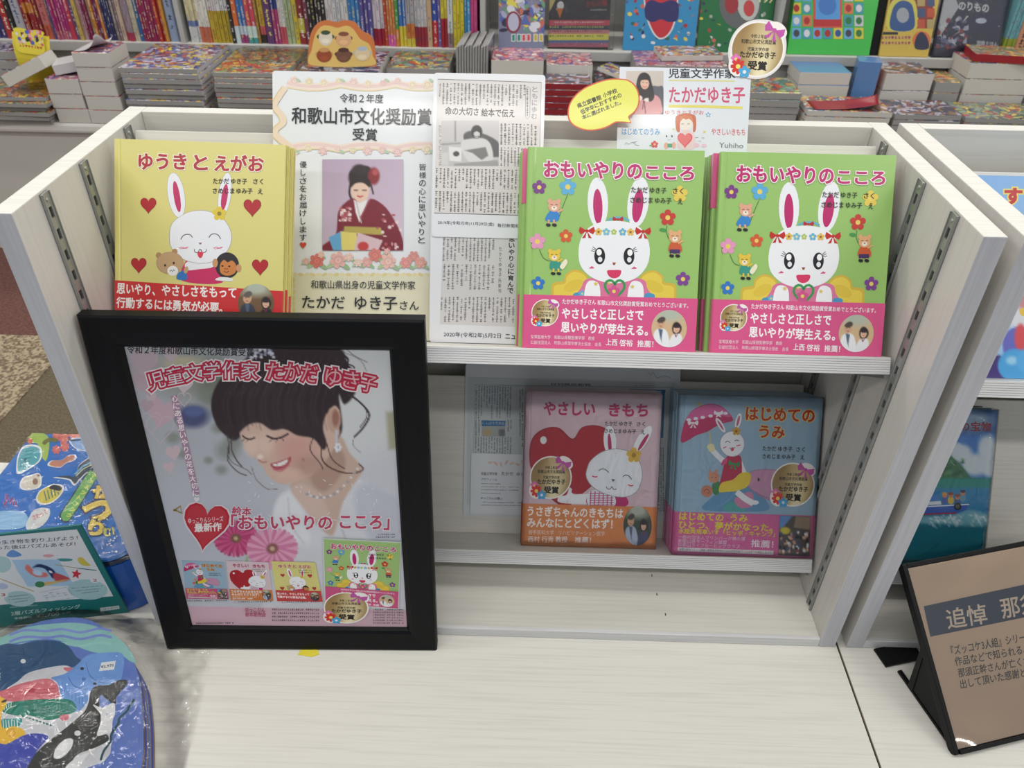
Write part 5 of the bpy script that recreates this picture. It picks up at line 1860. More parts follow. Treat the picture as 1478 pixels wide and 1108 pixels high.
cv.poly([(172, 365), (640, 264), (900, 208), (940, 350), (640, 415), (203, 505)], '39404f')
cv.text('追悼', 278, 425, 460, 397, 92, 'cbb8a2', .012)
cv.text('那須', 528, 378, 705, 345, 92, 'cbb8a2', .012)
cv.text('『ズッコケ3人組』シリーズの', 298, 570, 700, 494, 44, '35332f', .008)
cv.text('作品などで知られる、', 316, 620, 640, 562, 42, '35332f', .008)
cv.text('那須正幹さんが亡くなり', 330, 672, 688, 608, 42, '35332f', .008)
cv.text('出して頂いた感謝と', 340, 724, 640, 668, 42, '35332f', .008)
cv.build('sign_print', pp, 'print')
n = 40
V = [(.004 + (sw - .008) * i / n, .003 + (sh - .008) * j / n, -.0001 + (.0007 * sin(i * .42 + 1.2 * sin(j * .25)) + .0003 * sin(j * .5 + i * .13)) * (max(0, 1 - j / 14) + .8 * max(0, (j - 32) / 8))) for j in range(n + 1) for i in range(n + 1)]
F = [(j * (n + 1) + i, j * (n + 1) + i + 1, (j + 1) * (n + 1) + i + 1, (j + 1) * (n + 1) + i) for j in range(n) for i in range(n)]
me = bpy.data.meshes.new('clear_sheet'); me.from_pydata(V, [], F)
for q_ in me.polygons: q_.use_smooth = True
clear('clear_sheet', 2.2)
link('clear_sheet', me, sg, ['clear_sheet'])

# ------------------------------------------------------------------ left: toy book boxes, price card, puzzle boards in a bag
bxw, bxd = .282, .27
MB_ = Matrix.Translation((-.803, .022, 0))
tb = empty('magnet_book_box', MB_, 'thick blue sea-creature magnet book box standing behind the teal price card', 'box')
def rounded(w, d, rfr, rfl=.02, rb=.03):
    pts = []
    for cx, cy, a0, r in ((w - rb, d - rb, 0, rb), (rb, d - rb, 90, rb), (rfl, rfl, 180, rfl), (w - rfr, rfr, 270, rfr)):
        for k in range(6):
            a = radians(a0 + k * 18); pts.append((cx + r * cos(a), cy + r * sin(a)))
    return pts
link('box_body', extrude_me('box_body', rounded(bxw, bxd, .05), .0005, .104, .002), tb, ['blue_box'])
mat('lid_edge', (40, 44, 66), .35, coat=.5)
link('lid_rim', extrude_me('lid_rim', rounded(bxw, bxd, .05), .1042, .112), tb, ['lid_edge'])
mat('lid_blue', (62, 120, 196), .25, coat=.8)
ml = Matrix.Translation((0, 0, .1122))
lid = link('lid', extrude_me('lid', rounded(bxw, bxd, .05), 0, .008, .0015), tb, ['lid_blue'])
lid.matrix_local = ml
MT = MB_ @ Matrix.Translation((0, 0, .1203))
cv = Canvas(bxw, bxd, item_corners(MT, bxw, bxd, 0, 600, 3.69), z=.0083)
cv.blob([(168, 92), (210, 88), (255, 110), (262, 170), (245, 240), (215, 205), (200, 150), (150, 140)], '9ab45a')
for x, y, r in ((300, 105, 22), (340, 120, 30), (390, 100, 26), (300, 180, 24), (345, 165, 26), (160, 135, 16), (420, 100, 20)):
    cv.flower(x, y, r, 'c8685c', 'd07a68', 7)
cv.blob([(225, 140), (260, 118), (305, 122), (300, 140), (262, 138), (238, 155)], '6a6a38')
def fish(pts, col, edge='dfe2e0', k=1.14):
    cx = sum(x for x, y in pts) / len(pts); cy = sum(y for x, y in pts) / len(pts)
    cv.blob([(cx + (x - cx) * k, cy + (y - cy) * k) for x, y in pts], edge); cv.blob(pts, col)
fish([(95, 290), (100, 220), (130, 170), (190, 165), (215, 190), (205, 240), (150, 280), (110, 300)], '5aa0ac')
for i in range(5): cv.line([(105 + i * 8, 270 - i * 20), (150 + i * 8, 262 - i * 20)], 3, '2f6f7c')
cv.ell(135, 235, 8, 10, '2a5a66')
fish([(265, 262), (280, 240), (330, 236), (360, 215), (395, 212), (392, 235), (350, 252), (320, 272)], 'b87a60')
fish([(112, 365), (130, 330), (170, 318), (200, 310), (215, 335), (208, 375), (165, 390), (125, 388)], 'cfc8b8'); cv.ell(188, 350, 14, 18, '8a6a50'); cv.ell(205, 318, 8, 6, '8a6a50')
fish([(300, 325), (360, 318), (392, 325), (410, 300), (425, 262), (490, 218), (500, 232), (520, 222), (500, 262), (440, 320), (400, 362), (378, 340), (350, 332)], '3a4450')
cv.line([(400, 312), (440, 270), (505, 240)], 10, '6aa0b8'); cv.line([(405, 322), (445, 282), (508, 252)], 4, 'd8d4a0')
fish([(200, 440), (215, 405), (245, 385), (280, 370), (325, 375), (330, 400), (300, 440), (255, 465), (215, 462)], 'c8b850')
for i in range(5): cv.line([(235 + i * 18, 400 - i * 4), (248 + i * 16, 452 - i * 8)], 6, '3f6a70')
cv.blob([(260, 385), (285, 368), (330, 380), (318, 400), (290, 395)], '2a2a34')
fish([(375, 135), (420, 120), (470, 140), (460, 180), (410, 175)], '6a94c8')
cv.line([(362, 125), (385, 132), (430, 128)], 6, '2a2a3a')
for k in range(14):
    rr = random.Random(k); x0 = 60 + rr.uniform(-50, 40); y0 = 440 + rr.uniform(-10, 50)
    cv.line([(x0, y0), (x0 + rr.uniform(-18, 18), y0 - rr.uniform(18, 38))], 4, 'c4627c', z=cv.root.z + cv.root.lv * cv.root.eps)
cv.blob([(-30, 520), (60, 505), (130, 515), (150, 560), (110, 600), (-30, 600)], '8ab4d8')
cv.line([(345, 540), (400, 460), (470, 350), (505, 300)], 66, '3a3a5a', smooth=True); cv.ell(350, 536, 34, 34, '3a3a5a'); cv.ell(508, 300, 30, 30, '3a3a5a')
cv.line([(348, 538), (402, 458), (472, 348), (503, 304)], 54, '6aa65a', smooth=True); cv.ell(352, 534, 27, 27, '6aa65a')
P0, P1 = np.array((508, 305)), np.array((358, 545))
for i, chh in enumerate('マグネットブック'):
    c0 = P0 + (P1 - P0) * (i + .5) / 8
    d = np.array((13, 20)) * .62
    cv.text(chh, c0[0] - d[0], c0[1] + d[1] * .0 - d[1] * 0 - 8, c0[0] + d[0], c0[1] + 8, 26, 'd8d66a', .03)
    cv.root.lv -= 2
cv.up(); cv.up()
cv.blob([(140, 575), (180, 505), (240, 490), (268, 510), (250, 560), (200, 600), (150, 610)], 'd0d2d0')
cv.text('さわって', 175, 545, 250, 510, 26, 'c85a68', .02)
cv.text('な', 505, 420, 578, 400, 74, 'dcbc4a', .06, ('3a3a5a', .14))
cv.text('つ', 455, 520, 590, 495, 92, 'dcc04a', .06, ('3a3a5a', .12))
cv.text('り', 478, 590, 545, 610, 74, 'dcc04a', .06, ('3a3a5a', .12))
cv.text('む！', 552, 622, 606, 612, 44, 'c8c85a', .04, ('3a3a5a', .1))
for k in range(16):
    rr = random.Random(k + 40); cv.ell(rr.uniform(540, 670), rr.uniform(640, 735), rr.uniform(3, 9), rr.uniform(3, 7), 'd4dee6', n=8, z=cv.root.z + cv.root.lv * cv.root.eps)
cv.build('lid_print', lid, 'print_gloss')
# crinkled clear wrap over the box
def sheet_mesh(name, xs, ys, zf, parent, m, M=None):
    V = [(x, y, zf(x, y)) for y in ys for x in xs]
    nx = len(xs)
    F = [(j * nx + i, j * nx + i + 1, (j + 1) * nx + i + 1, (j + 1) * nx + i) for j in range(len(ys) - 1) for i in range(nx - 1)]
    me = bpy.data.meshes.new(name); me.from_pydata(V, [], F)
    for q_ in me.polygons: q_.use_smooth = True
    return link(name, me, parent, [m], M)
rnd = random.Random(21)
sheet_mesh('clear_wrap', [bxw * i / 26 for i in range(27)], [bxd * j / 26 for j in range(27)], lambda x, y: .1225 + rnd.uniform(0, .0022) + .002 * sin(x * 60 + y * 40), tb, 'clear_film')

# price card
kw, kh = .21, .186
a_ = radians(7)
MK = pose((-.547 - kw * cos(a_), .010 - kw * sin(a_), .0012), 7, 1.0, 4.2)
kc = empty('price_card', MK, 'teal and white price card advertising a fishing puzzle, leaning against the blue box', 'card')
mat('teal', (14, 104, 104), .35)
s = box('card', 0, kw, 0, kh, -.003, 0, 'teal', kc, .0004)
src = item_corners(MK, kw, kh, 0, 740, 6.52)
# keep the right edge of the print on the card's right edge as photographed
cv = Canvas(kw, kh, [(src[1][0] - 765 + src[0][0] - 2 * (src[1][0] - 765), src[0][1] + (97 - src[1][1])), (765, 97), (1225, 955), (src[3][0], src[3][1] + (955 - src[2][1]))])
cv.poly([(-1400, 330), (728, 137), (1078, 792), (-1100, 985)], 'c4c8cc')
cv.text('海の生き物を釣り上げよう！', -120, 268, 735, 218, 40, '33383e', .012)
cv.text('釣った後はパズルあそび！', -110, 318, 715, 278, 40, '33383e', .012)
cv.blob([(65, 380), (95, 345), (130, 335), (190, 365), (205, 390), (140, 405), (80, 400)], '4a78b8')
cv.blob([(405, 392), (440, 378), (490, 380), (512, 395), (460, 408)], 'c48a90')
cv.blob([(540, 425), (600, 418), (680, 425), (682, 440), (610, 448), (550, 440)], '2f7a78')
cv.blob([(740, 415), (770, 408), (800, 425), (820, 450), (860, 490), (790, 488), (745, 455)], 'b8a83a')
cv.star(725, 572, 52, 'b8242c', .2)
cv.blob([(150, 520), (170, 470), (240, 430), (340, 422), (440, 435), (520, 475), (668, 625), (440, 672), (290, 700), (240, 640)], 'a9bcc4')
p = Paint(150, 420, 670, 700, 50, 34, '8fb0cc')
p.poly([(240, 520), (300, 470), (330, 540), (440, 560), (430, 600), (300, 600)], 'c4625a', 12)
p.poly([(320, 510), (420, 465), (520, 500), (550, 560), (480, 620), (460, 520), (380, 500)], '16204a', 8)
p.ell(500, 550, 16, 14, 'd8dce0', .3); p.ell(350, 560, 50, 30, 'a4c0dc', .4)
p.poly([(540, 560), (670, 625), (520, 660), (490, 620)], 'a83a40', 10)
p.poly([(260, 670), (480, 650), (670, 625), (440, 680), (290, 700)], 'c09a50', 8)
u, v = (p.X - 410) / 260, (p.Y - 560) / 140
p.keep = None
p.X, p.Y = 410 + (p.X - 410) * .86 + v * 75, p.Y * .92 + 44
cv.grid(p)
cv.ell(380, 672, 46, 30, '2f6a3a')
cv.line([(520, 478), (740, 515)], 6, '9a8050'); cv.line([(740, 515), (918, 538)], 9, '2f6a68')
cv.line([(-20, 605), (180, 685), (325, 740)], 8, 'a88a5a')
cv.blob([(0, 660), (50, 665), (80, 690), (60, 712), (0, 712)], '9aa4c4')
for x, y, rx, ry in ((835, 725, 190, 100), (190, 812, 148, 76), (20, 475, 90, 80)):
    cv.ell(x, y, rx, ry, '8fb0b4', 4)
cv.ell(905, 632, 48, 28, 'c8cccf'); cv.text('2', 885, 633, 922, 633, 26, '8a3038', .02)
cv.ell(32, 772, 48, 28, 'c8cccf'); cv.text('3', 14, 772, 52, 772, 26, '8a3038', .02)
for i, (x0, x1, y) in enumerate(((680, 980, 715), (720, 960, 742), (765, 940, 766), (85, 275, 797), (85, 305, 826), (140, 265, 853))):
    cv.micro(x0, y - 9, x1, y + 9, 16, 1, '33444a', vertical=False, seed=60 + i, skew=(0, -22))
cv.line([(380, 750), (630, 700), (715, 800), (465, 842)], 3, '7a868c', closed=True)
cv.micro(400, 762, 690, 820, 5, 3, '8a949a', vertical=False, seed=66, skew=(40, -42))
cv.text('2層パズルフィッシング', 108, 958, 765, 890, 40, 'a8c0c0', .012)
cv.text('本体価格', 138, 1004, 308, 992, 22, 'a8c0c0', .02); cv.text('¥2,700', 345, 985, 565, 962, 38, 'a8c0c0', .01); cv.text('＋税', 592, 955, 672, 946, 22, 'a8c0c0', .01)
cv.poly([(952, 905), (1135, 882), (1142, 916), (960, 940)], 'a8b8b8'); cv.text('コーナー', 985, 918, 1120, 902, 18, '33605e', .01)
cv.micro(90, 890, 360, 915, 22, 1, '8fb0b0', vertical=False, seed=67, skew=(0, -20))
cv.build('card_print', s, 'print_gloss')

# puzzle boards
pw6, pd6 = .50, .44
arch = [(.179, .371), (.2215, .3998), (.28, .4068), (.3308, .3824), (.3861, .3336), (.4166, .2823), (.440, .23), (.4535, .1918), (.476, .10), (.485, 0), (.03, 0), (.03, .10), (.05, .19), (.09, .27), (.13, .325)]
MPz = Matrix.Translation((-.88, -.42, 0))
side = catmull(arch[:9], False, 4)
outl = side + [arch[9], arch[10], (.03, .10), (.05, .19), (.085, .27), (.13, .33)]
cols_ = [((96, 122, 190), .0242), ((70, 84, 170), .0162), ((96, 122, 190), .0082), ((70, 84, 170), .0003)]
for i, (c_, z0) in enumerate(cols_):
    key = 'puzzle_face_%d' % (i % 2)
    if key not in MATS: mat(key, c_, .35, coat=.2)
    Mi = MPz @ Matrix.Translation((.0028 * i, -.002 * i, z0)) @ Matrix.Rotation(radians(-.35 * i), 4, 'Z')
    lab = ('topmost whale puzzle board, with an orca and price label, in the clear bag', 'second whale puzzle board in the bag, seen as a fibreboard edge below the orca one',
           'third puzzle board from the top of the bagged pile at bottom left', 'lowest puzzle board of the bagged pile, flat on the counter at bottom left')[i]
    pz = empty('puzzle_board', Mi, lab, 'puzzle', 'arched whale puzzle boards')
    link('fibre_core', extrude_me('fibre_core', outl, 0, .0066), pz, ['wood_fibre'])
    fc = link('printed_face', extrude_me('printed_face', outl, .0067, .0072), pz, [key])
    if i == 0:
        cv = Canvas(pw6, pd6, item_corners(Mi @ Matrix.Translation((0, 0, .0072)), pw6, pd6, 0, 860, 4.469), z=.0073)
        cv.blob([(-500, 520), (-250, 350), (0, 268), (150, 206), (300, 182), (480, 172), (610, 192), (728, 244), (818, 322), (868, 402), (880, 430), (840, 420), (760, 372), (600, 362), (400, 290), (250, 280), (0, 330), (-300, 480)], '7fb0ac', 4)
        for y, c_ in ((212, '7484c4'), (255, '6f7cc0'), (300, '88bab4')):
            cv.line([(60, y + 40), (160, y + 8), (300, y + 14), (400, y + 2), (520, y + 22), (640, y - 2), (720, y + 12)], 16, c_, smooth=True)
        cv.blob([(-500, 1108), (-500, 560), (-200, 420), (0, 560), (190, 470), (420, 440), (520, 560), (640, 700), (720, 900), (560, 1108)], 'bfc0c6', 4)
        cv.blob([(-300, 560), (-200, 380), (0, 318), (60, 305), (120, 312), (250, 286), (380, 292), (450, 332), (492, 392), (550, 428), (535, 455), (470, 458), (390, 448), (190, 492), (100, 560), (-40, 620)], '25496e', 5)
        cv.line([(150, 335), (152, 380), (160, 400)], 3, '1a3550'); cv.ell(150, 420, 17, 14, 'd2d4d6')
        cv.blob([(-60, 640), (0, 615), (150, 560), (300, 532), (362, 562), (380, 610), (372, 655), (250, 668), (100, 682), (-40, 660)], 'bf646e', 5)
        for yy in (600, 622, 645): cv.line([(60, yy + 8), (160, yy - 6), (250, yy + 4), (360, yy - 4)], 3, '9a3c4a', smooth=True)
        cv.ell(205, 608, 22, 16, 'a8404e'); cv.blob([(410, 462), (470, 462), (520, 460), (470, 488), (430, 485)], 'bf646e')
        cv.blob([(420, 500), (500, 440), (560, 385), (650, 366), (780, 366), (800, 430), (780, 540), (740, 585), (640, 590), (572, 618), (566, 680), (510, 742), (470, 735), (400, 655), (370, 560), (330, 528)], '668fca', 5)
        cv.line([(555, 430), (580, 510), (640, 555), (700, 560)], 4, '3f5f9a', smooth=True); cv.line([(440, 520), (480, 580), (560, 605)], 4, '3f5f9a', smooth=True)
        for k in range(7): cv.line([(400 + k * 22, 560 + k * 14), (392 + k * 24, 625 + k * 14)], 3, '4a6aa4')
        cv.ell(530, 468, 12, 10, '22242a'); cv.ell(612, 566, 12, 9, '22242a'); cv.ell(538, 536, 16, 11, '4a6fb4')
        cv.blob([(10, 740), (60, 690), (200, 668), (300, 664), (430, 664), (480, 690), (488, 740), (400, 780), (300, 802), (200, 772), (100, 770)], '1f7766', 5)
        for k in range(20):
            rr = random.Random(k + 9); cv.ell(rr.uniform(180, 460), rr.uniform(680, 765), rr.uniform(4, 11), rr.uniform(3, 8), '14554c', n=8, z=cv.root.z + (cv.root.lv + .5) * cv.root.eps)
        cv.up()
        for k in range(9): cv.ell(150 + k * 22, 776 + k * 7, 9, 6, '1f6a60', 30, 8)
        cv.line([(20, 775), (50, 730), (105, 705)], 4, 'c8dcd6', smooth=True)
        for k in range(6): cv.line([(0 + k * 14, 752 - k * 8), (-6 + k * 16, 728 - k * 8)], 5, 'c8dcd6')
        cv.blob([(385, 775), (440, 764), (440, 795), (405, 806)], 'bf646e')
        cv.blob([(10, 800), (80, 792), (140, 790), (130, 835), (60, 860), (10, 862)], '2f8a88')
        for k in range(6): cv.line([(20 + k * 18, 800), (24 + k * 18, 852)], 5, 'cfdcda')
        cv.blob([(-60, 660), (30, 662), (40, 700), (10, 760), (18, 850), (90, 840), (158, 868), (150, 915), (60, 948), (-60, 955)], 'd9ac30', 5)
        cv.line([(60, 880), (80, 868), (100, 885), (70, 905), (45, 890), (60, 862), (95, 858)], 4, 'b0702a', smooth=True)
        cv.ell(28, 678, 20, 8, '2a2a24', -20)
        cv.blob([(-60, 965), (40, 955), (150, 900), (240, 886), (312, 910), (240, 1000), (170, 1108), (-60, 1300)], '3a45a0', 5)
        cv.blob([(590, 606), (640, 576), (700, 574), (770, 542), (822, 546), (812, 578), (752, 650), (738, 700), (650, 640), (640, 700), (652, 780), (648, 850), (700, 905), (690, 940), (600, 985), (480, 1040), (420, 1200), (160, 1200), (220, 1030), (330, 925), (450, 830), (555, 730)], '32332f', 5)
        cv.blob([(600, 700), (660, 720), (735, 690), (742, 760), (728, 800), (715, 870), (665, 895), (625, 895), (655, 800), (640, 750)], 'cfd0d2', 5)
        cv.ell(410, 984, 84, 38, 'cfd0d2', -48); cv.ell(501, 885, 21, 17, 'cfd0d2')
        cv.blob([(420, 1108), (500, 1040), (580, 1010), (520, 1090), (500, 1200), (400, 1200)], 'cfd0d2')
        cv.line([(868, 665), (830, 720), (822, 740), (770, 790), (765, 820), (720, 890), (712, 940), (670, 1000), (650, 1060)], 15, '234a52', smooth=True)
        for x, y, r in ((830, 636, 10), (764, 908, 14), (890, 530, 9), (730, 1010, 10), (690, 760, 6)): cv.ell(x, y, r, r, '8fa4d8')
        cv.poly([(655, 430), (748, 418), (736, 474), (638, 486)], 'd6d8da'); cv.text('¥2,970', 652, 458, 734, 448, 20, '33343a', .02)
        cv.build('face_print', fc, 'print_gloss')
# the clear bag round the boards
bag = empty('clear_bag', MPz, 'crinkled clear plastic bag wrapped round the whale puzzle boards', 'bag')
rnd = random.Random(77)
def bagz(x, y):
    # distance inside the arch, roughly
    best = 1e9
    ins = False
    P = outl
    for (ax, ay), (bx, by) in zip(P, P[1:] + P[:1]):
        vx, vy = bx - ax, by - ay
        t = max(0, min(1, ((x - ax) * vx + (y - ay) * vy) / (vx * vx + vy * vy + 1e-12)))
        best = min(best, math.hypot(x - ax - t * vx, y - ay - t * vy))
        if (ay > y) != (by > y) and x < (bx - ax) * (y - ay) / (by - ay) + ax: ins = not ins
    if ins: return .0330 + rnd.uniform(0, .0004) + .0006 * sin(x * 70 + y * 30)
    k = max(0, min(1, (best - .012) / .03))
    return .0330 * (1 - k) + .003 * k + (.0035 * abs(sin(x * 90 + 3 * sin(y * 60)) * sin(y * 75 + 2 * sin(x * 50))) + rnd.uniform(0, .0006)) * min(1, best / .02)
xs = [.02 + .50 * i / 74 for i in range(75)]
ys = [.0 + .43 * j / 64 for j in range(65)]
V, F = [], []
for y in ys:
    for x in xs:
        sk = max(0, (.43 - y)) * .13
        V.append((x * .86 + .015 + sk * (x / .5), y, bagz(x * .86 + .015 + sk * (x / .5), y)))
nx = len(xs)
F = [(j * nx + i, j * nx + i + 1, (j + 1) * nx + i + 1, (j + 1) * nx + i) for j in range(len(ys) - 1) for i in range(nx - 1)]
me = bpy.data.meshes.new('clear_bag'); me.from_pydata(V, [], F)
for q_ in me.polygons: q_.use_smooth = True
link('film', me, bag, ['clear_bag'])
# yellow scrap of tape by the foot of the frame
mat('tape_yellow', (214, 200, 60), .5)
tp = link('tape_scrap', extrude_me('tape_scrap', [(-.283, -.0415), (-.262, -.0445), (-.252, -.040), (-.256, -.032), (-.28, -.033)], .0003, .0008), None, ['tape_yellow'])
tag(tp, 'small scrap of yellow tape on the counter, at the foot of the black frame', 'tape')


# ------------------------------------------------------------------ wall shelving behind, with its books and magazines
GY, GZ = 2.0165, .061
gd = empty('wall_shelving', Matrix.Translation((0, GY, FZ)), 'long white shop shelving along the back with a deep low deck and upper ledge', 'shelving')


def gbox(nm, x0, x1, y0, y1, z0, z1, m, bev=.001):
    return box(nm, x0, x1, y0 - GY, y1 - GY, z0 - FZ, z1 - FZ, m, gd, bev)


XL, XR = -3.4, 3.4
gbox('deck', XL, XR, GY, GY + .42, GZ - .036, GZ, 'gondola_white', .010)
gbox('kick_panel', XL, XR, GY + .022, GY + .04, FZ + .0045, GZ - .0362, 'kick_grey')
gbox('riser', XL, XR, GY + .368, GY + .385, GZ, .2349, 'gondola_grey')
gbox('ledge', XL, XR, GY + .34, GY + .80, .235, .253, 'gondola_white', .003)
gbox('price_rail', XL, XR, GY + .332, GY + .3395, .222, .2528, 'gondola_grey', .001)
gbox('back_panel', XL, XR, GY + .80, GY + .82, FZ + .0045, 1.5, 'gondola_grey')
gbox('top_shelf', XL, XR, GY + .45, GY + .7999, .62, .64, 'gondola_white', .003)


def wx(px, y, z=None, py=None):
    """x of the point seen at photo column px on the upright plane y, near height z"""
    z = .3 if z is None else z
    # columns drift with height; march to the row where the plane has height z
    py = 60.0
    for _ in range(6):
        d = CF + CX * ((px - 739) / FPX) - CU * ((py - 554) / FPX)
        t = (y - CAMP.y) / d.y
        zz = CAMP.z + d.z * t
        py += (zz - z) * 420
    return CAMP.x + d.x * t


for x in (wx(262, 2.37), wx(697, 2.37), wx(1119, 2.37), -2.1):
    gbox('divider', x - .009, x + .009, GY + .345, GY + .70, .2532, .6198, 'gondola_grey')

SP_Y = GY + .352


def spine_mesh(w, h, d, main, bands, seed):
    """an upright book seen from its spine: coloured bands and small lettering marks on the front"""
    rnd = random.Random(seed)
    V, F, C = [], [], []
    def quad(a, b, c, e, col):
        n = len(V); V.extend([a, b, c, e]); F.append((n, n + 1, n + 2, n + 3)); C.extend([lin(col)] * 4)
    zs = [0] + [b[0] for b in bands] + [h]
    cs = [b[1] for b in bands] + [main]
    r = w * .12
    for i in range(len(zs) - 1):
        z0, z1 = zs[i], zs[i + 1]
        quad((-w / 2 + r, 0, z0), (w / 2 - r, 0, z0), (w / 2 - r, 0, z1), (-w / 2 + r, 0, z1), cs[i])
        quad((-w / 2, r, z0), (-w / 2 + r, 0, z0), (-w / 2 + r, 0, z1), (-w / 2, r, z1), cs[i])
        quad((w / 2 - r, 0, z0), (w / 2, r, z0), (w / 2, r, z1), (w / 2 - r, 0, z1), cs[i])
        quad((w / 2, r, z0), (w / 2, d, z0), (w / 2, d, z1), (w / 2, r, z1), cs[i])
        quad((-w / 2, d, z0), (-w / 2, r, z0), (-w / 2, r, z1), (-w / 2, d, z1), cs[i])
    quad((-w / 2, r, h), (w / 2, r, h), (w / 2, d, h), (-w / 2, d, h), 'c8c6c0')
    quad((w / 2, d, 0), (-w / 2, d, 0), (-w / 2, d, h), (w / 2, d, h), 'c8c6c0')
    quad((w / 2, r, 0), (-w / 2, r, 0), (-w / 2, d, 0), (w / 2, d, 0), main)
    L = sum(int(main[i:i + 2], 16) for i in (0, 2, 4))
    ink = rnd.choice(['e4e0d4', 'e8d878', 'e0e4e8']) if L < 380 else rnd.choice(['2a2a30', '8a2a34', '2f4a8a'])
    z = rnd.uniform(.01, .03)
    while z < h - .03:
        s = w * rnd.uniform(.35, .6)
        if rnd.random() < .75:
            for k in range(2):
                x0 = rnd.uniform(-s / 2, 0); zz = z + k * s * .5
                quad((x0, -.0002, zz), (x0 + s * .6, -.0002, zz), (x0 + s * .6, -.0002, zz + s * .18), (x0, -.0002, zz + s * .18), ink)
            quad((-s * .1, -.00025, z), (s * .1, -.00025, z), (s * .1, -.00025, z + s * .9), (-s * .1, -.00025, z + s * .9), ink)
        z += s * 1.15 if rnd.random() < .85 else .03
    me = bpy.data.meshes.new('spine')
    me.from_pydata(V, [], F)
    at = me.color_attributes.new('Col', 'FLOAT_COLOR', 'CORNER')
    A = np.ones((len(C), 4), 'f'); A[:, :3] = np.array(C, 'f'); at.data.foreach_set('color', A.ravel())
    return me


CN_ = {'r': 'crimson', 'k': 'black', 'w': 'white', 'b': 'blue', 'y': 'yellow', 'p': 'magenta', 'n': 'navy', 'g': 'green', 'o': 'orange', 'm': 'maroon', 't': 'tan', 'c': 'cream', 'v': 'purple', 's': 'salmon', 'e': 'grey', 'a': 'teal'}
LEFT = [(-14, 3, 2, '3b3568', 'v', []), (3, 14, 1, 'a8322e', 'r', []), (14, 20, 1, '2a2a2c', 'k', []), (20, 34, 1, 'a9a6ac', 'e', []), (34, 40, 1, '8e2838', 'r', []),
        (40, 54, 4, '9a2c30', 'r', [(.09, '8e2a2e'), (.125, 'c07a38')]), (54, 60, 1, '7a2030', 'm', []), (60, 72, 1, 'b46a68', 's', [(.05, 'b05a40')]), (72, 78, 2, '5a4a78', 'v', []),
        (78, 98, 5, '9c2f6e', 'p', [(.03, 'a85a70')]), (98, 105, 1, 'b03a50', 'r', []), (105, 111, 1, '5f4a6e', 'v', []), (111, 116, 1, 'b8a05a', 'y', []), (116, 122, 1, 'a88890', 's', []),
        (122, 131, 3, '7c2450', 'm', []), (131, 135, 1, '8a7a5c', 't', []), (135, 140, 1, 'b8742f', 'o', []), (140, 147, 2, '6a2248', 'm', []), (147, 151, 1, 'c07a3a', 'o', []),
        (151, 163, 4, '33345e', 'n', []), (163, 173, 3, '7a6a6c', 't', []), (173, 179, 1, 'b8a090', 'c', []), (179, 190, 3, '94848e', 'e', [(.03, 'a83a50')]), (190, 198, 2, 'b8b09a', 'c', []),
        (198, 204, 1, '2f5a8c', 'b', []), (204, 227, 6, '86284e', 'm', []), (227, 236, 2, 'a83a34', 'r', []), (236, 240, 1, 'c08a3c', 'o', []), (240, 254, 1, '8898b4', 'b', [])]
MID = [(272, 287, 4, 'c8c09a', 'c', [(.055, 'c4c6c6'), (.075, '6a7aa8')]), (287, 303, 4, 'cfcdc4', 'w', [(.055, 'b8684a')]), (303, 311, 1, 'b8b8ba', 'e', [(.11, 'b09a34')]),
       (311, 333, 4, 'c4c4c6', 'w', [(.11, 'a8922c')]), (333, 338, 1, '2a2a28', 'k', []), (338, 345, 1, 'c4683a', 'o', [(.06, 'b8c8cc')]), (345, 356, 2, '3f6aa8', 'b', [(.03, '8a3a6a'), (.06, 'a8b8c8')]),
       (356, 370, 2, 'b84a5a', 'r', [(.02, '3f8a8a'), (.06, 'b8ccc8')]), (370, 374, 1, '8a6a3a', 't', []), (374, 383, 1, 'b09a3a', 'y', [(.03, '2a2a28'), (.06, 'b85a5a')]), (383, 395, 1, '5a3a68', 'v', []),
       (395, 404, 2, '2f3a78', 'n', [(.12, '9a3a6a')]), (404, 413, 2, 'c4c4c0', 'w', [(.06, 'b04a5a')]), (413, 424, 2, '9aa884', 'g', []), (424, 431, 1, 'b8a83a', 'y', []), (431, 441, 1, '7a2a34', 'm', [(.04, '8a2a30'), (.09, 'b8b04a')]),
       (441, 447, 1, '6a3a4a', 'm', []), (447, 472, 5, '2c2a2c', 'k', []), (472, 504, 6, 'c2c2c2', 'w', []), (504, 521, 3, '3f7ab0', 'b', []), (521, 539, 3, '56508c', 'v', []),
       (539, 555, 3, 'c4bcc4', 'w', [(.06, '9a2434')]), (555, 559, 1, 'a8482a', 'r', []), (559, 571, 3, 'b8744a', 'o', [(.04, 'c45a9a')]), (571, 576, 1, '4a8a4a', 'g', [(.06, 'c07a3a')]), (576, 587, 2, '3a6fb4', 'b', [(.07, 'c8b83a')]),
       (587, 599, 2, '9a9a9e', 'e', [(.03, 'c0b040'), (.08, 'b8703a')]), (599, 617, 4, 'b4b4b6', 'w', [(.07, '8a2a38')]), (617, 624, 1, 'b89a7a', 't', []), (624, 632, 1, '2f4a9a', 'b', [(.09, 'b02a34')]), (632, 637, 1, '6a5a94', 'v', []),
       (637, 646, 2, 'c8bc3c', 'y', [(.10, '9a2430')]), (646, 654, 1, 'c0c4c8', 'w', [(.05, '8a707a')]), (654, 670, 3, 'c2b434', 'y', []), (670, 679, 2, '3a86b8', 'b', []), (679, 689, 2, 'c04a84', 'p', [])]
RIGHT = [(1449, 1466, 4, '6aa0a8', 'a', [(.07, '8a9a3a')]), (1466, 1480, 1, 'c08a6a', 's', []), (1480, 1500, 3, '8a6a7a', 'm', [])]
sid = 0
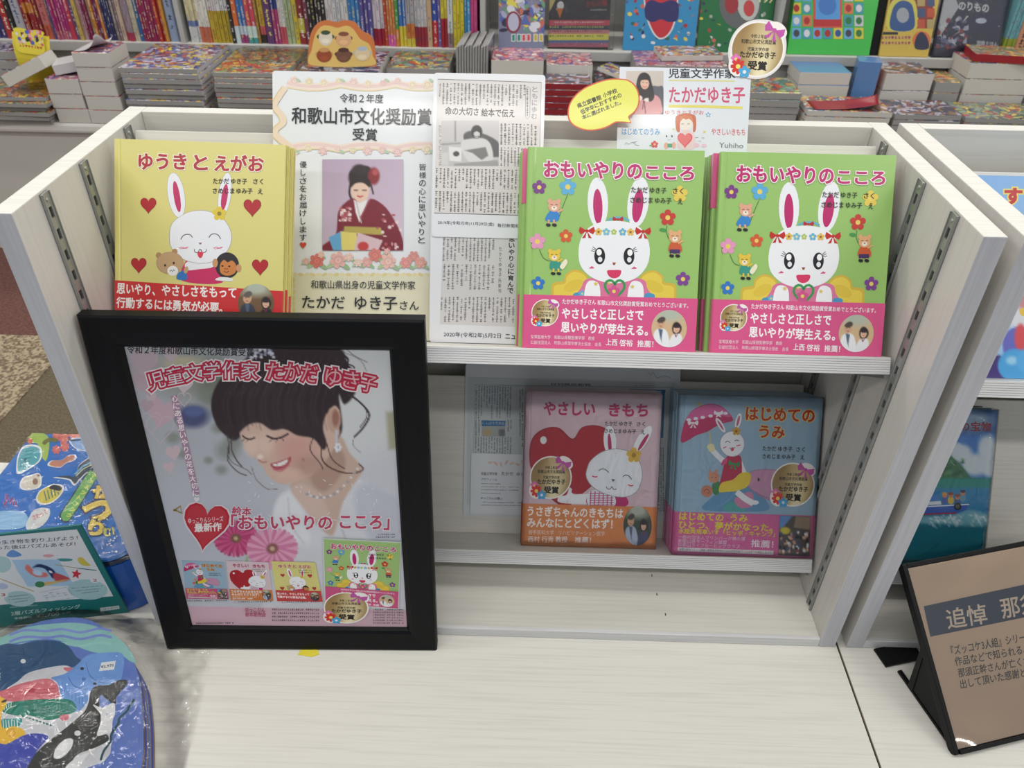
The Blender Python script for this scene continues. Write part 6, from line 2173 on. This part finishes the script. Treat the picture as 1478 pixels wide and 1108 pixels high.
for sec, where, grp in ((LEFT, 'left of the grey divider', 'upright books at the far left of the back shelf'), (MID, 'between the two grey dividers', 'upright books in the middle of the back shelf'), (RIGHT, 'at the far right end of the back shelf', 'upright books at the right end of the back shelf')):
    tot = sum(s[2] for s in sec)
    k = 0
    for a, b, n, main, cn, bands in sec:
        x0, x1 = wx(a, SP_Y), wx(b, SP_Y)
        w = (x1 - x0) / n
        for i in range(n):
            sid += 1; k += 1
            rr = random.Random(sid)
            h = .27 + rr.uniform(-.03, .03)
            me = spine_mesh(w * .94, h, .19, main, bands, sid)
            o = link('upright_book', me, None, ['print'])
            o.location = (x0 + w * (i + .5), SP_Y + rr.uniform(0, .012), .2536)
            pos = '%d%s from the left' % (k, {1: 'st', 2: 'nd', 3: 'rd'}.get(k if k < 20 else k % 10, 'th')) if k > 1 else 'leftmost'
            tag(o, '%s-spined upright book, %s %s' % (CN_[cn], pos, where), 'book', grp)

# -- piles
NAMES = {'collage_boys': 'mixed-colour', 'collage_orange': 'orange', 'collage_pink': 'pink', 'collage_dark': 'dark', 'collage_train': 'green', 'collage_trading': 'blue and yellow'}


def mag_me(nm, w, d, t, top, side='pages_grey', spine=None):
    me = box_me(nm, 0, w, 0, d, 0, t, min(.0012, t * .15), 1)
    me.materials.clear()
    for mm in (top, side, spine or side): me.materials.append(MATS[mm])
    for f in me.polygons:
        f.material_index = 0 if abs(f.normal.z) > .6 else (2 if f.normal.x > .6 else 1)
    return me


mat('spine_white', (190, 188, 190), .4); mat('spine_red', (150, 30, 36), .4); mat('pages_white', (196, 193, 186), .75); mat('cover_blue', (88, 128, 178), .35, coat=.4)
mat('cover_crimson', (140, 34, 44), .35)


def pile(where, x0, x1, y0, depth, ztop, n, top, side='pages_grey', spine=None, kind='magazine', z0=GZ, seed=0, jit=.006, rot=2.0, grp=None):
    rnd = random.Random(seed)
    t = (ztop - z0) / n
    out = []
    me = mag_me(kind, x1 - x0, depth, t - .0004, top, side, spine)
    for k in range(n):
        o = bpy.data.objects.new(kind, me)
        COL.objects.link(o)
        dx = rnd.uniform(-jit, jit) if k < n - 1 else 0
        o.location = (x0 + dx, y0 + (rnd.uniform(-jit, jit) * .7 if k < n - 1 else 0), z0 + .0002 + k * t)
        o.rotation_euler = (0, 0, radians(rnd.uniform(-rot, rot) * (1 if k < n - 1 else 1.8)))
        j = n - 1 - k
        w = 'topmost' if j == 0 else ('lowest' if k == 0 else ORD[j] + ' down')
        tag(o, '%s %s, %s in the pile %s' % (NAMES.get(top, 'thick' if 'white' in side else 'plain'), kind, w, where), 'magazine' if kind == 'magazine' else 'book', 'pile ' + where)
        out.append(o)
    return out


# y limits: deck runs from GY to the riser at GY+.368
pile('at the far left end', -1.98, -1.635, GY - .025, .26, .155, 6, 'collage_orange', seed=1, jit=.012, rot=3)
pile('in the left white-paged column', -1.629, -1.514, GY + .004, .15, .212, 3, 'collage_pink', 'pages_white', kind='thick book', seed=2, jit=.003, rot=.6)
tl = pile('in the tall right white-paged column', -1.508, -1.386, GY + .004, .15, .300, 5, 'collage_pink', 'pages_white', kind='thick book', seed=3, jit=.003, rot=.6)
pile('second from the notice, on its left', -1.360, -1.092, GY + .0, .325, .256, 11, 'collage_boys', spine='spine_white', seed=4, jit=.006, rot=1.2)
pile('directly left of the laminated notice', -1.045, -.79, GY + .0, .32, .246, 11, 'collage_orange', seed=5, jit=.006, rot=1.2)
pile('under the orange cut-out board', -.755, -.485, GY + .01, .28, .252, 4, 'collage_dark', 'pages_white', kind='thick book', seed=6, jit=.003, rot=.8)
pile('behind the newspaper clippings', -.470, -.255, GY + .10, .25, .246, 5, 'collage_train', seed=7, jit=.003)
pile('right of the upright grey magazines', -.106, .074, GY + .10, .17, .279, 4, 'collage_pink', 'pages_white', kind='thick book', seed=8, jit=.003)
pile('left of the tilted comic', .085, .245, GY + .125, .16, .262, 4, 'collage_pink', 'pages_white', kind='thick book', seed=9, jit=.002, rot=.5)
pile('of red edges behind the speech bubble', .078, .235, GY + .005, .115, .232, 8, 'collage_dark', 'cover_crimson', seed=10, jit=.002, rot=.5)
pile('behind the author poster', .395, .715, GY + .14, .2, .262, 5, 'collage_pink', seed=11, jit=.003, rot=.6)
pile('right of the gold badge', .772, .958, GY + .04, .18, .206, 6, 'collage_train', seed=12, jit=.004, rot=1)
rb2 = pile('in front of the blue-covered books', .978, 1.262, GY + .0, .17, .162, 5, 'collage_trading', 'pages_white', seed=13, jit=.004, rot=1)
pile('of blue covers, left of the blue box', .984, 1.165, GY + .19, .15, .236, 4, 'cover_blue', 'pages_white', kind='thick book', seed=14, jit=.003, rot=1)
pile('right of the small blue box', 1.285, 1.455, GY + .185, .17, .240, 3, 'collage_dark', 'pages_white', kind='thick book', seed=15, jit=.003, rot=1)
pile('at the front, below the blue box', 1.274, 1.500, GY + .0, .165, .155, 5, 'collage_dark', seed=16, jit=.004, rot=1)
pile('just left of the red-spined books', 1.470, 1.56, GY + .19, .16, .212, 4, 'collage_orange', seed=17, jit=.001, rot=.3)
pile('under a red-edged book', 1.575, 1.80, GY + .20, .155, .276, 4, 'collage_trading', 'pages_white', kind='thick book', seed=18, jit=.002, rot=.5)
pile('lowest at the right edge', 1.515, 1.83, GY + .0, .18, .148, 5, 'collage_train', seed=19, jit=.003, rot=.6)
pile('beyond the right edge', 1.86, 2.1, GY + .01, .28, .2, 5, 'collage_pink', seed=20, jit=.003, rot=.6)

# red spines and a curled red front on some of them
for zz, lab in ((.2225, 'upper'), (.1955, 'lower')): pass


def loose_book(nm, label, M, w, d, t, top, side='pages_white', spine=None, cat='book', group=None):
    me = mag_me(nm, w, d, t, top, side, spine)
    o = bpy.data.objects.new(nm, me)
    COL.objects.link(o)
    o.matrix_world = M
    tag(o, label, cat, group)
    return o


loose_book('thick_book', 'thick white-paged book tilted across two piles at the far left', Matrix.Translation((-1.765, GY + .01, .1775)) @ Matrix.Rotation(radians(-24), 4, 'Y') @ Matrix.Rotation(radians(8), 4, 'Z'), .155, .12, .042, 'collage_pink')
loose_book('thick_book', 'white and red spined book lying behind the tilted one', Matrix.Translation((-1.60, GY + .03, .2145)) @ Matrix.Rotation(radians(-8), 4, 'Y') @ Matrix.Rotation(radians(20), 4, 'Z'), .10, .12, .034, 'spine_white', 'spine_white', 'spine_red')
loose_book('blue_box', 'small blue box standing behind the dark magazines at the right', Matrix.Translation((1.185, GY + .205, GZ + .0004)) @ Matrix.Rotation(radians(-12), 4, 'Z'), .078, .075, .212, 'cover_blue', 'cover_blue', 'spine_red', 'box')
loose_book('comic', 'comic lying tilted against the pile behind the speech bubble', Matrix.Translation((.262, GY + .16, .235)) @ Matrix.Rotation(radians(14), 4, 'Y') @ Matrix.Rotation(radians(-25), 4, 'Z'), .14, .12, .014, 'collage_boys', 'pages_white')
pile('under the tilted comic', .262, .385, GY + .13, .18, .196, 4, 'collage_dark', seed=23, jit=.001, rot=.3)
loose_book('comic', 'bright comic lying across the pink magazines behind the author poster', Matrix.Translation((.49, GY + .19, .2624)) @ Matrix.Rotation(radians(6), 4, 'Z'), .22, .13, .02, 'collage_trading', 'pages_white')
loose_book('magazine', 'red-edged book laid askew on the pile at the right edge', Matrix.Translation((1.585, GY + .215, .2764)) @ Matrix.Rotation(radians(-9), 4, 'Z'), .2, .13, .028, 'collage_orange', 'spine_red', 'pages_white')
# curled cover on the tall white pile and on the red-fronted magazines
def curl(nm, label, x0, x1, y0, y1, z, rise, m, seed):
    V, F = [], []
    n = 14
    for j in range(2 * n):
        for i in range(n):
            u, v = i / (n - 1), j / (2 * n - 1)
            V.append((x0 + (x1 - x0) * u - rise * .5 * u ** 3 * (1 if rise > 0 else 0), y0 + (y1 - y0) * v, z + abs(rise) * u ** 2.4 * (.6 + .4 * sin(v * 5 + seed)) + .0012))
    for j in range(2 * n - 1):
        for i in range(n - 1):
            a = j * n + i
            F.append((a, a + 1, a + n + 1, a + n))
    me = bpy.data.meshes.new(nm); me.from_pydata(V, [], F)
    for p_ in me.polygons: p_.use_smooth = True
    o = link(nm, me, None, [m])
    md = o.modifiers.new('thickness', 'SOLIDIFY'); md.thickness = .0006; md.offset = 1
    tag(o, label, 'magazine')
    return o
curl('leaflet', 'curled white leaflet lying on the tall pile of white-paged books', -1.50, -1.395, GY + .01, GY + .14, .3005, .05, 'spine_white', 1)
curl('leaflet', 'red and white magazine cover curling up at the right of its pile', 1.0, 1.25, GY + .005, GY + .10, .1625, .03, 'cover_crimson', 2)

# magazines standing on edge, leaning, left of the comics
for i in range(12):
    h = .245 + .004 * (i % 3)
    me = mag_me('magazine', .0075, .20, h, 'pages_grey', 'collage_dark', 'collage_dark')
    for f in me.polygons:
        if f.normal.y < -.6: f.material_index = 0
    o = bpy.data.objects.new('leaning_magazine', me)
    COL.objects.link(o)
    o.matrix_world = Matrix.Translation((-.236 + i * .0095, GY + .15, GZ + .0006)) @ Matrix.Rotation(radians(-4), 4, 'Z') @ Matrix.Rotation(radians(1.2), 4, 'Y')
    tag(o, 'thin grey magazine on edge, %s in the upright bunch' % ('leftmost' if i == 0 else ORD[i] + ' from the left'), 'magazine', 'magazines standing on edge')

# -- books shown front-on along the ledge
def facing(nm, label, pxl, pxr, h, th, base, m='print', cat='book', tilt=14, y=None, mat_name=None):
    y = y or GY + .37
    xl, xr = wx(pxl, y, .27), wx(pxr, y, .27)
    M = pose((xl, y, .2545), 0, tilt, 0)
    e = empty(nm, M, label, cat)
    key = 'front_%s' % base
    if key not in MATS: mat(key, base, .3, coat=.4)
    c = box('cover', 0, xr - xl, 0, h, -th, 0, key, e, .001)
    cv = Canvas(xr - xl, h, item_corners(M, xr - xl, h, 0, 0, 1), z=.0003, eps=2.4e-5)
    return e, c, cv, xr - xl


def crowd(cv, x0, y0, x1, y1, n, cols, r0, r1, seed):
    rr = random.Random(seed)
    for i in range(n):
        x, y = rr.uniform(x0, x1), rr.uniform(y0, y1)
        c = rr.choice(cols)
        z = cv.root.z + cv.root.lv * cv.root.eps + (i % 24) * cv.root.eps / 5
        if rr.random() < .5: cv.ell(x, y, rr.uniform(r0, r1), rr.uniform(r0, r1), c, rr.uniform(0, 90), 9, z=z)
        else: cv.poly([(x + rr.uniform(-r1, r1) * 1.4, y + rr.uniform(-r1, r1) * 1.4) for _ in range(3)], c, z=z)
    cv.root.lv += 5


e, c, cv, w_ = facing('comic_magazine', 'crowded multicoloured comic magazine standing front-on, right of the grey divider', 719, 785, .25, .02, '7a7c98')
crowd(cv, 716, -60, 788, 44, 220, ['c8c8d4', '4a5a9a', '8a3a44', 'd0c44a', '2a2a40', '9a9ab8', 'b85a4a', 'd4d4dc', '5a8a6a'], 2, 8, 1)
cv.ell(741, 32, 11, 16, '7a2a34'); cv.ell(741, 32, 8, 13, 'a8a8c0')
for i, (x, cc) in enumerate(((738, '2a7a6a'), (746, '2a7a6a'), (753, 'c83a4a'), (760, 'c83a4a'), (770, 'b89a2a'), (778, 'b89a2a'))): cv.rect(x, 49, x + 6, 60, 'd8d8d4'); cv.rect(x + 1, 50, x + 5, 59, cc)
cv.build('cover_print', c, 'print_gloss')
e, c, cv, w_ = facing('wrapped_book', 'dark book with pink and yellow bands in shiny clear wrap, front-on', 791, 878, .26, .02, '38343a')
cv.poly([(791, -20), (812, -20), (792, 18)], 'b8a86a'); cv.ell(809, 8, 5, 6, 'c8c8cc'); cv.poly([(803, 12), (813, 12), (808, 26)], 'b8682a')
cv.text('からの贈', 846, 6, 876, 4, 9, '8a2a34', .02); cv.micro(852, 13, 876, 18, 10, 1, 'a8a8ac', vertical=False, seed=70)
for y0, y1, cc in ((29, 37, 'b84a58'), (37, 43, '3a4a58'), (43, 49, 'c07a80'), (49, 58, 'd0cc5a'), (58, 62, '5a6a9a'), (62, 68, 'b8687a')): cv.rect(790, y0, 880, y1, cc)
for y0, cc in ((31, 'e0d8d8'), (38, 'd8d060'), (44, '4a3a3a'), (51, '3a3a2a'), (63, '4a4a8a')): cv.micro(793, y0, 872, y0 + 4, 22, 1, cc, vertical=False, seed=71 + y0)
cv.build('cover_print', c, 'print_gloss')
shrink_wrap(e, w_ * 1.08, .26, .02, 31)
e, c, cv, w_ = facing('blue_picture_album', 'bright blue album with rows of tiny figures and a red and navy oval, front-on', 899, 1003, .26, .018, '2f86b8')
crowd(cv, 903, -50, 1000, 62, 110, ['c8c8c8', '8a2a34', '2a2a48', 'c8b84a', '2a5a4a', 'b85a4a', '5a3a6a'], 2, 3.6, 3)
cv.blob([(931, -40), (930, 10), (938, 40), (950, 56), (964, 52), (974, 34), (979, 0), (976, -40)], 'c4c8cc'); cv.blob([(933, -40), (932, 10), (940, 39), (951, 54), (963, 50), (972, 33), (977, 0), (974, -40)], 'b02a34')
cv.blob([(931, 8), (940, 0), (954, 4), (968, 0), (979, 6), (978, 28), (966, 32), (954, 28), (942, 32), (932, 26)], '2a2a5a')
cv.build('cover_print', c, 'print_gloss')
e, c, cv, w_ = facing('green_picture_album', 'dark green album with rows of tiny figures and a large grey disc, front-on', 1006, 1110, .26, .018, '1f6a3c')
crowd(cv, 1010, -50, 1106, 66, 90, ['c8c8c8', '9a3a34', '2a2a48', 'c8b84a', '8a9a8a', 'b85a4a'], 1.8, 3.4, 4)
cv.ell(1068, 6, 30, 36, '55585a'); cv.ell(1080, 4, 16, 26, 'a8b0ac'); cv.ell(1056, 6, 10, 14, '8a2a30'); cv.ell(1081, 12, 8, 12, 'b03a3c')
cv.text('1971', 1096, -1, 1122, 1, 8, 'd8d4a0', .02)
cv.build('cover_print', c, 'print_gloss')
e, c, cv, w_ = facing('boxed_album', 'large bright green boxed album covered in small square pictures, front-on', 1137, 1256, .27, .05, '3fb44a', y=GY + .36)
for i in range(7):
    for j in range(5):
        if 1 < i < 5 and j < 3: continue
        rr = random.Random(i * 7 + j)
        x, y = 1143 + i * 15, -32 + j * 18
        cv.rect(x, y, x + 13, y + 16, rr.choice(['c8b83a', '5a9ac8', 'b8b8bc', '3a8a9a', 'c86a4a'])); cv.ell(x + 6.5, y + 8, 4.5, 5.5, rr.choice(['9a2a2a', '2a4a8a', '3a3a40', '2a6a3a', 'c8c8cc']), n=10)
cv.rect(1174, -40, 1215, 40, 'c04a3a'); cv.rect(1177, -40, 1212, 36, '4a8ac8'); cv.ell(1194, 8, 13, 14, '3a6ab0'); cv.rect(1174, 28, 1214, 38, 'a82a2c')
cv.build('cover_print', c, 'print_gloss')
box('box_side', w_ + .0004, w_ + .045, .001, .25, -.05, -.0045, 'black_plastic', e, .001)
e, c, cv, w_ = facing('yellow_book', 'maroon and yellow picture book with a backpack at its foot, front-on', 1270, 1341, .27, .012, 'c4a84a', y=GY + .355)
cv.rect(1279, -60, 1350, 41, '7a3430')
cv.blob([(1281, 42), (1284, 8), (1296, -4), (1312, -4), (1322, 6), (1322, 42)], 'b8b04a'); cv.blob([(1286, 42), (1288, 14), (1298, 2), (1310, 2), (1318, 12), (1318, 42)], '2f4a78'); cv.ell(1303, 22, 9, 11, '8a9098')
for i in range(2):
    for j in range(4): cv.rect(1324 + i * 14, -20 + j * 16, 1335 + i * 14, -7 + j * 16, ['a84a34', '9a8a5a', '3a4a6a'][(i + j) % 3])
cv.rect(1272, 46, 1296, 50, '2a2a2a')
cv.micro(1272, 52, 1315, 68, 9, 2, '8a3a6a', vertical=False, seed=90)
cv.ell(1330, 58, 13, 13, 'c0603a'); cv.blob([(1321, 70), (1322, 54), (1330, 46), (1338, 54), (1340, 70)], '2a2c40')
cv.build('cover_print', c, 'print_gloss')
e, c, cv, w_ = facing('vehicle_book', 'navy vehicle picture book in shiny clear wrap, front-on near the right edge', 1347, 1441, .27, .02, '44485c', y=GY + .355)
cv.text('のりもの', 1384, 8, 1427, 12, 12, 'c8ccd0', .04)
cv.poly([(1366, -30), (1384, 10), (1352, 60), (1344, 30)], 'b8bcc0'); crowd(cv, 1352, 24, 1395, 68, 70, ['c8ccd0', '6a6a8a', '3a3a5a', '8a4a50', 'a8acc0'], 2, 5, 6)
cv.ell(1422, 30, 24, 10, '3a3e58'); cv.ell(1416, 30, 8, 4, 'b8c0d0'); cv.text('図鑑えほん', 1410, 62, 1440, 64, 7, 'c0c4c8', .03)
cv.build('cover_print', c, 'print_gloss')
shrink_wrap(e, w_, .27, .02, 32)

# -- orange cut-out board and the yellow pop-up card
YO = GY + .04
M = pose((wx(445, YO, .26), YO, .2525), 0, 8, 0)
ob = empty('cutout_board', M, 'orange scalloped cut-out board with five round animal shapes, above the laminated notice', 'board')
wO = wx(543, YO, .26) - wx(445, YO, .26)
qh = homog(item_corners(M, .25, .2, 0, 0, 1), [(0, .2), (.25, .2), (.25, 0), (0, 0)])
OO = [(444, 96), (446, 62), (450, 45), (459, 33), (472, 29), (485, 32), (497, 29), (512, 32), (522, 44), (536, 52), (541, 66), (543, 96)]
def mpx(P):
    r = []
    for x, y in P:
        v = qh @ np.array([x, y, 1.0]); r.append((v[0] / v[2], v[1] / v[2]))
    return r
mat('board_orange', (206, 120, 66), .45)
s = link('board', extrude_me('board', mpx(catmull(OO[:-1] + [OO[-1]], False, 3)), -.004, 0), ob, ['board_orange'])
cv = Canvas(.25, .2, item_corners(M, .25, .2, 0, 0, 1), z=.0003, eps=4e-5)
cv.blob([(449, 94), (450, 72), (455, 50), (464, 38), (475, 37), (487, 40), (500, 37), (510, 42), (520, 56), (533, 64), (538, 80), (536, 95)], 'dcb464')
for x, y, rx, ry, cc, c2 in ((470, 55, 10, 11, 'd8ccb8', '3a4a30'), (496, 57, 11, 11, 'd4a072', '7a4a34'), (468, 80, 11, 10, '8e4428', 'c4905a'), (496, 80, 11, 10, '6a4636', '4a2c24'), (523, 78, 11, 10, 'd6c098', 'a8b4c4')):
    cv.ell(x - 10, y - 2, 3, 3, c2, n=8); cv.ell(x + 10, y - 2, 3, 3, c2, n=8)
    cv.ell(x, y, rx, ry, cc); cv.ell(x, y - 8, rx * .7, 3.4, c2, n=12); cv.ell(x, y + 4, rx * .6, 3.4, tuple(min(255, int(v * 1.1)) for v in [int(cc[i:i + 2], 16) for i in (0, 2, 4)]), n=12)
cv.build('board_print', s, 'print')
me = extrude_me('back_prop', [(.05, 0), (.08, 0), (.07, .1), (.06, .1)], -.0065, -.0045)
link('back_prop', me, ob, ['pale_card'])

YP = GY + .165
M = pose((wx(19, YP, .22), YP, .1556), 0, 10, -6)
pc = empty('popup_card', M, 'bent yellow pop-up card with a crowd of little figures, at the far left', 'card')
wP = .13
V, F = [], []
for j in range(13):
    for i in range(2):
        v = j / 12
        V.append((i * wP + .02 * (1 - v), v * .165, .03 * sin(v * 2.6) - .012))
for j in range(12): F.append((2 * j, 2 * j + 1, 2 * j + 3, 2 * j + 2))
me = bpy.data.meshes.new('card'); me.from_pydata(V, [], F)
mat('pop_yellow', (208, 192, 56), .45)
s = link('card', me, pc, ['pop_yellow']); md = s.modifiers.new('thickness', 'SOLIDIFY'); md.thickness = .001
cv = Canvas(.12, .085, [(0, 0), (120, 0), (120, 85), (0, 85)], z=.0002, eps=4e-5)
cv.blob([(5, 20), (12, 4), (40, 3), (60, 6), (90, 2), (112, 8), (106, 24), (100, 82), (14, 82)], 'd8c83c')
crowd(cv, 14, 8, 100, 52, 46, ['2a2a30', 'c84a6a', 'd8d0cc', 'b83a4a', 'd8a0a8', '4a5aa8'], 4, 9, 8)
cv.micro(18, 56, 100, 72, 8, 1, 'b02a3a', vertical=False, seed=99)
cv.build('figures', pc, 'print', Matrix.Translation((.012, .10, .021)))
# teal and dark magazines at the far left behind the card
pile('behind the yellow card', -2.05, -1.80, GY + .205, .15, .245, 6, 'collage_dark', seed=31, jit=.006, rot=2)
# clear bags lying on the magazines left of the notice
rnd = random.Random(12)
sheet_me = sheet_mesh('clear_sleeve', [-1.03 + .30 * i / 24 for i in range(25)], [GY + .13 + .19 * j / 20 for j in range(21)], lambda x, y: .2485 + rnd.uniform(0, .008), None, 'clear_film')
tag(sheet_me, 'crumpled clear sleeve lying on the magazines directly left of the notice', 'bag')
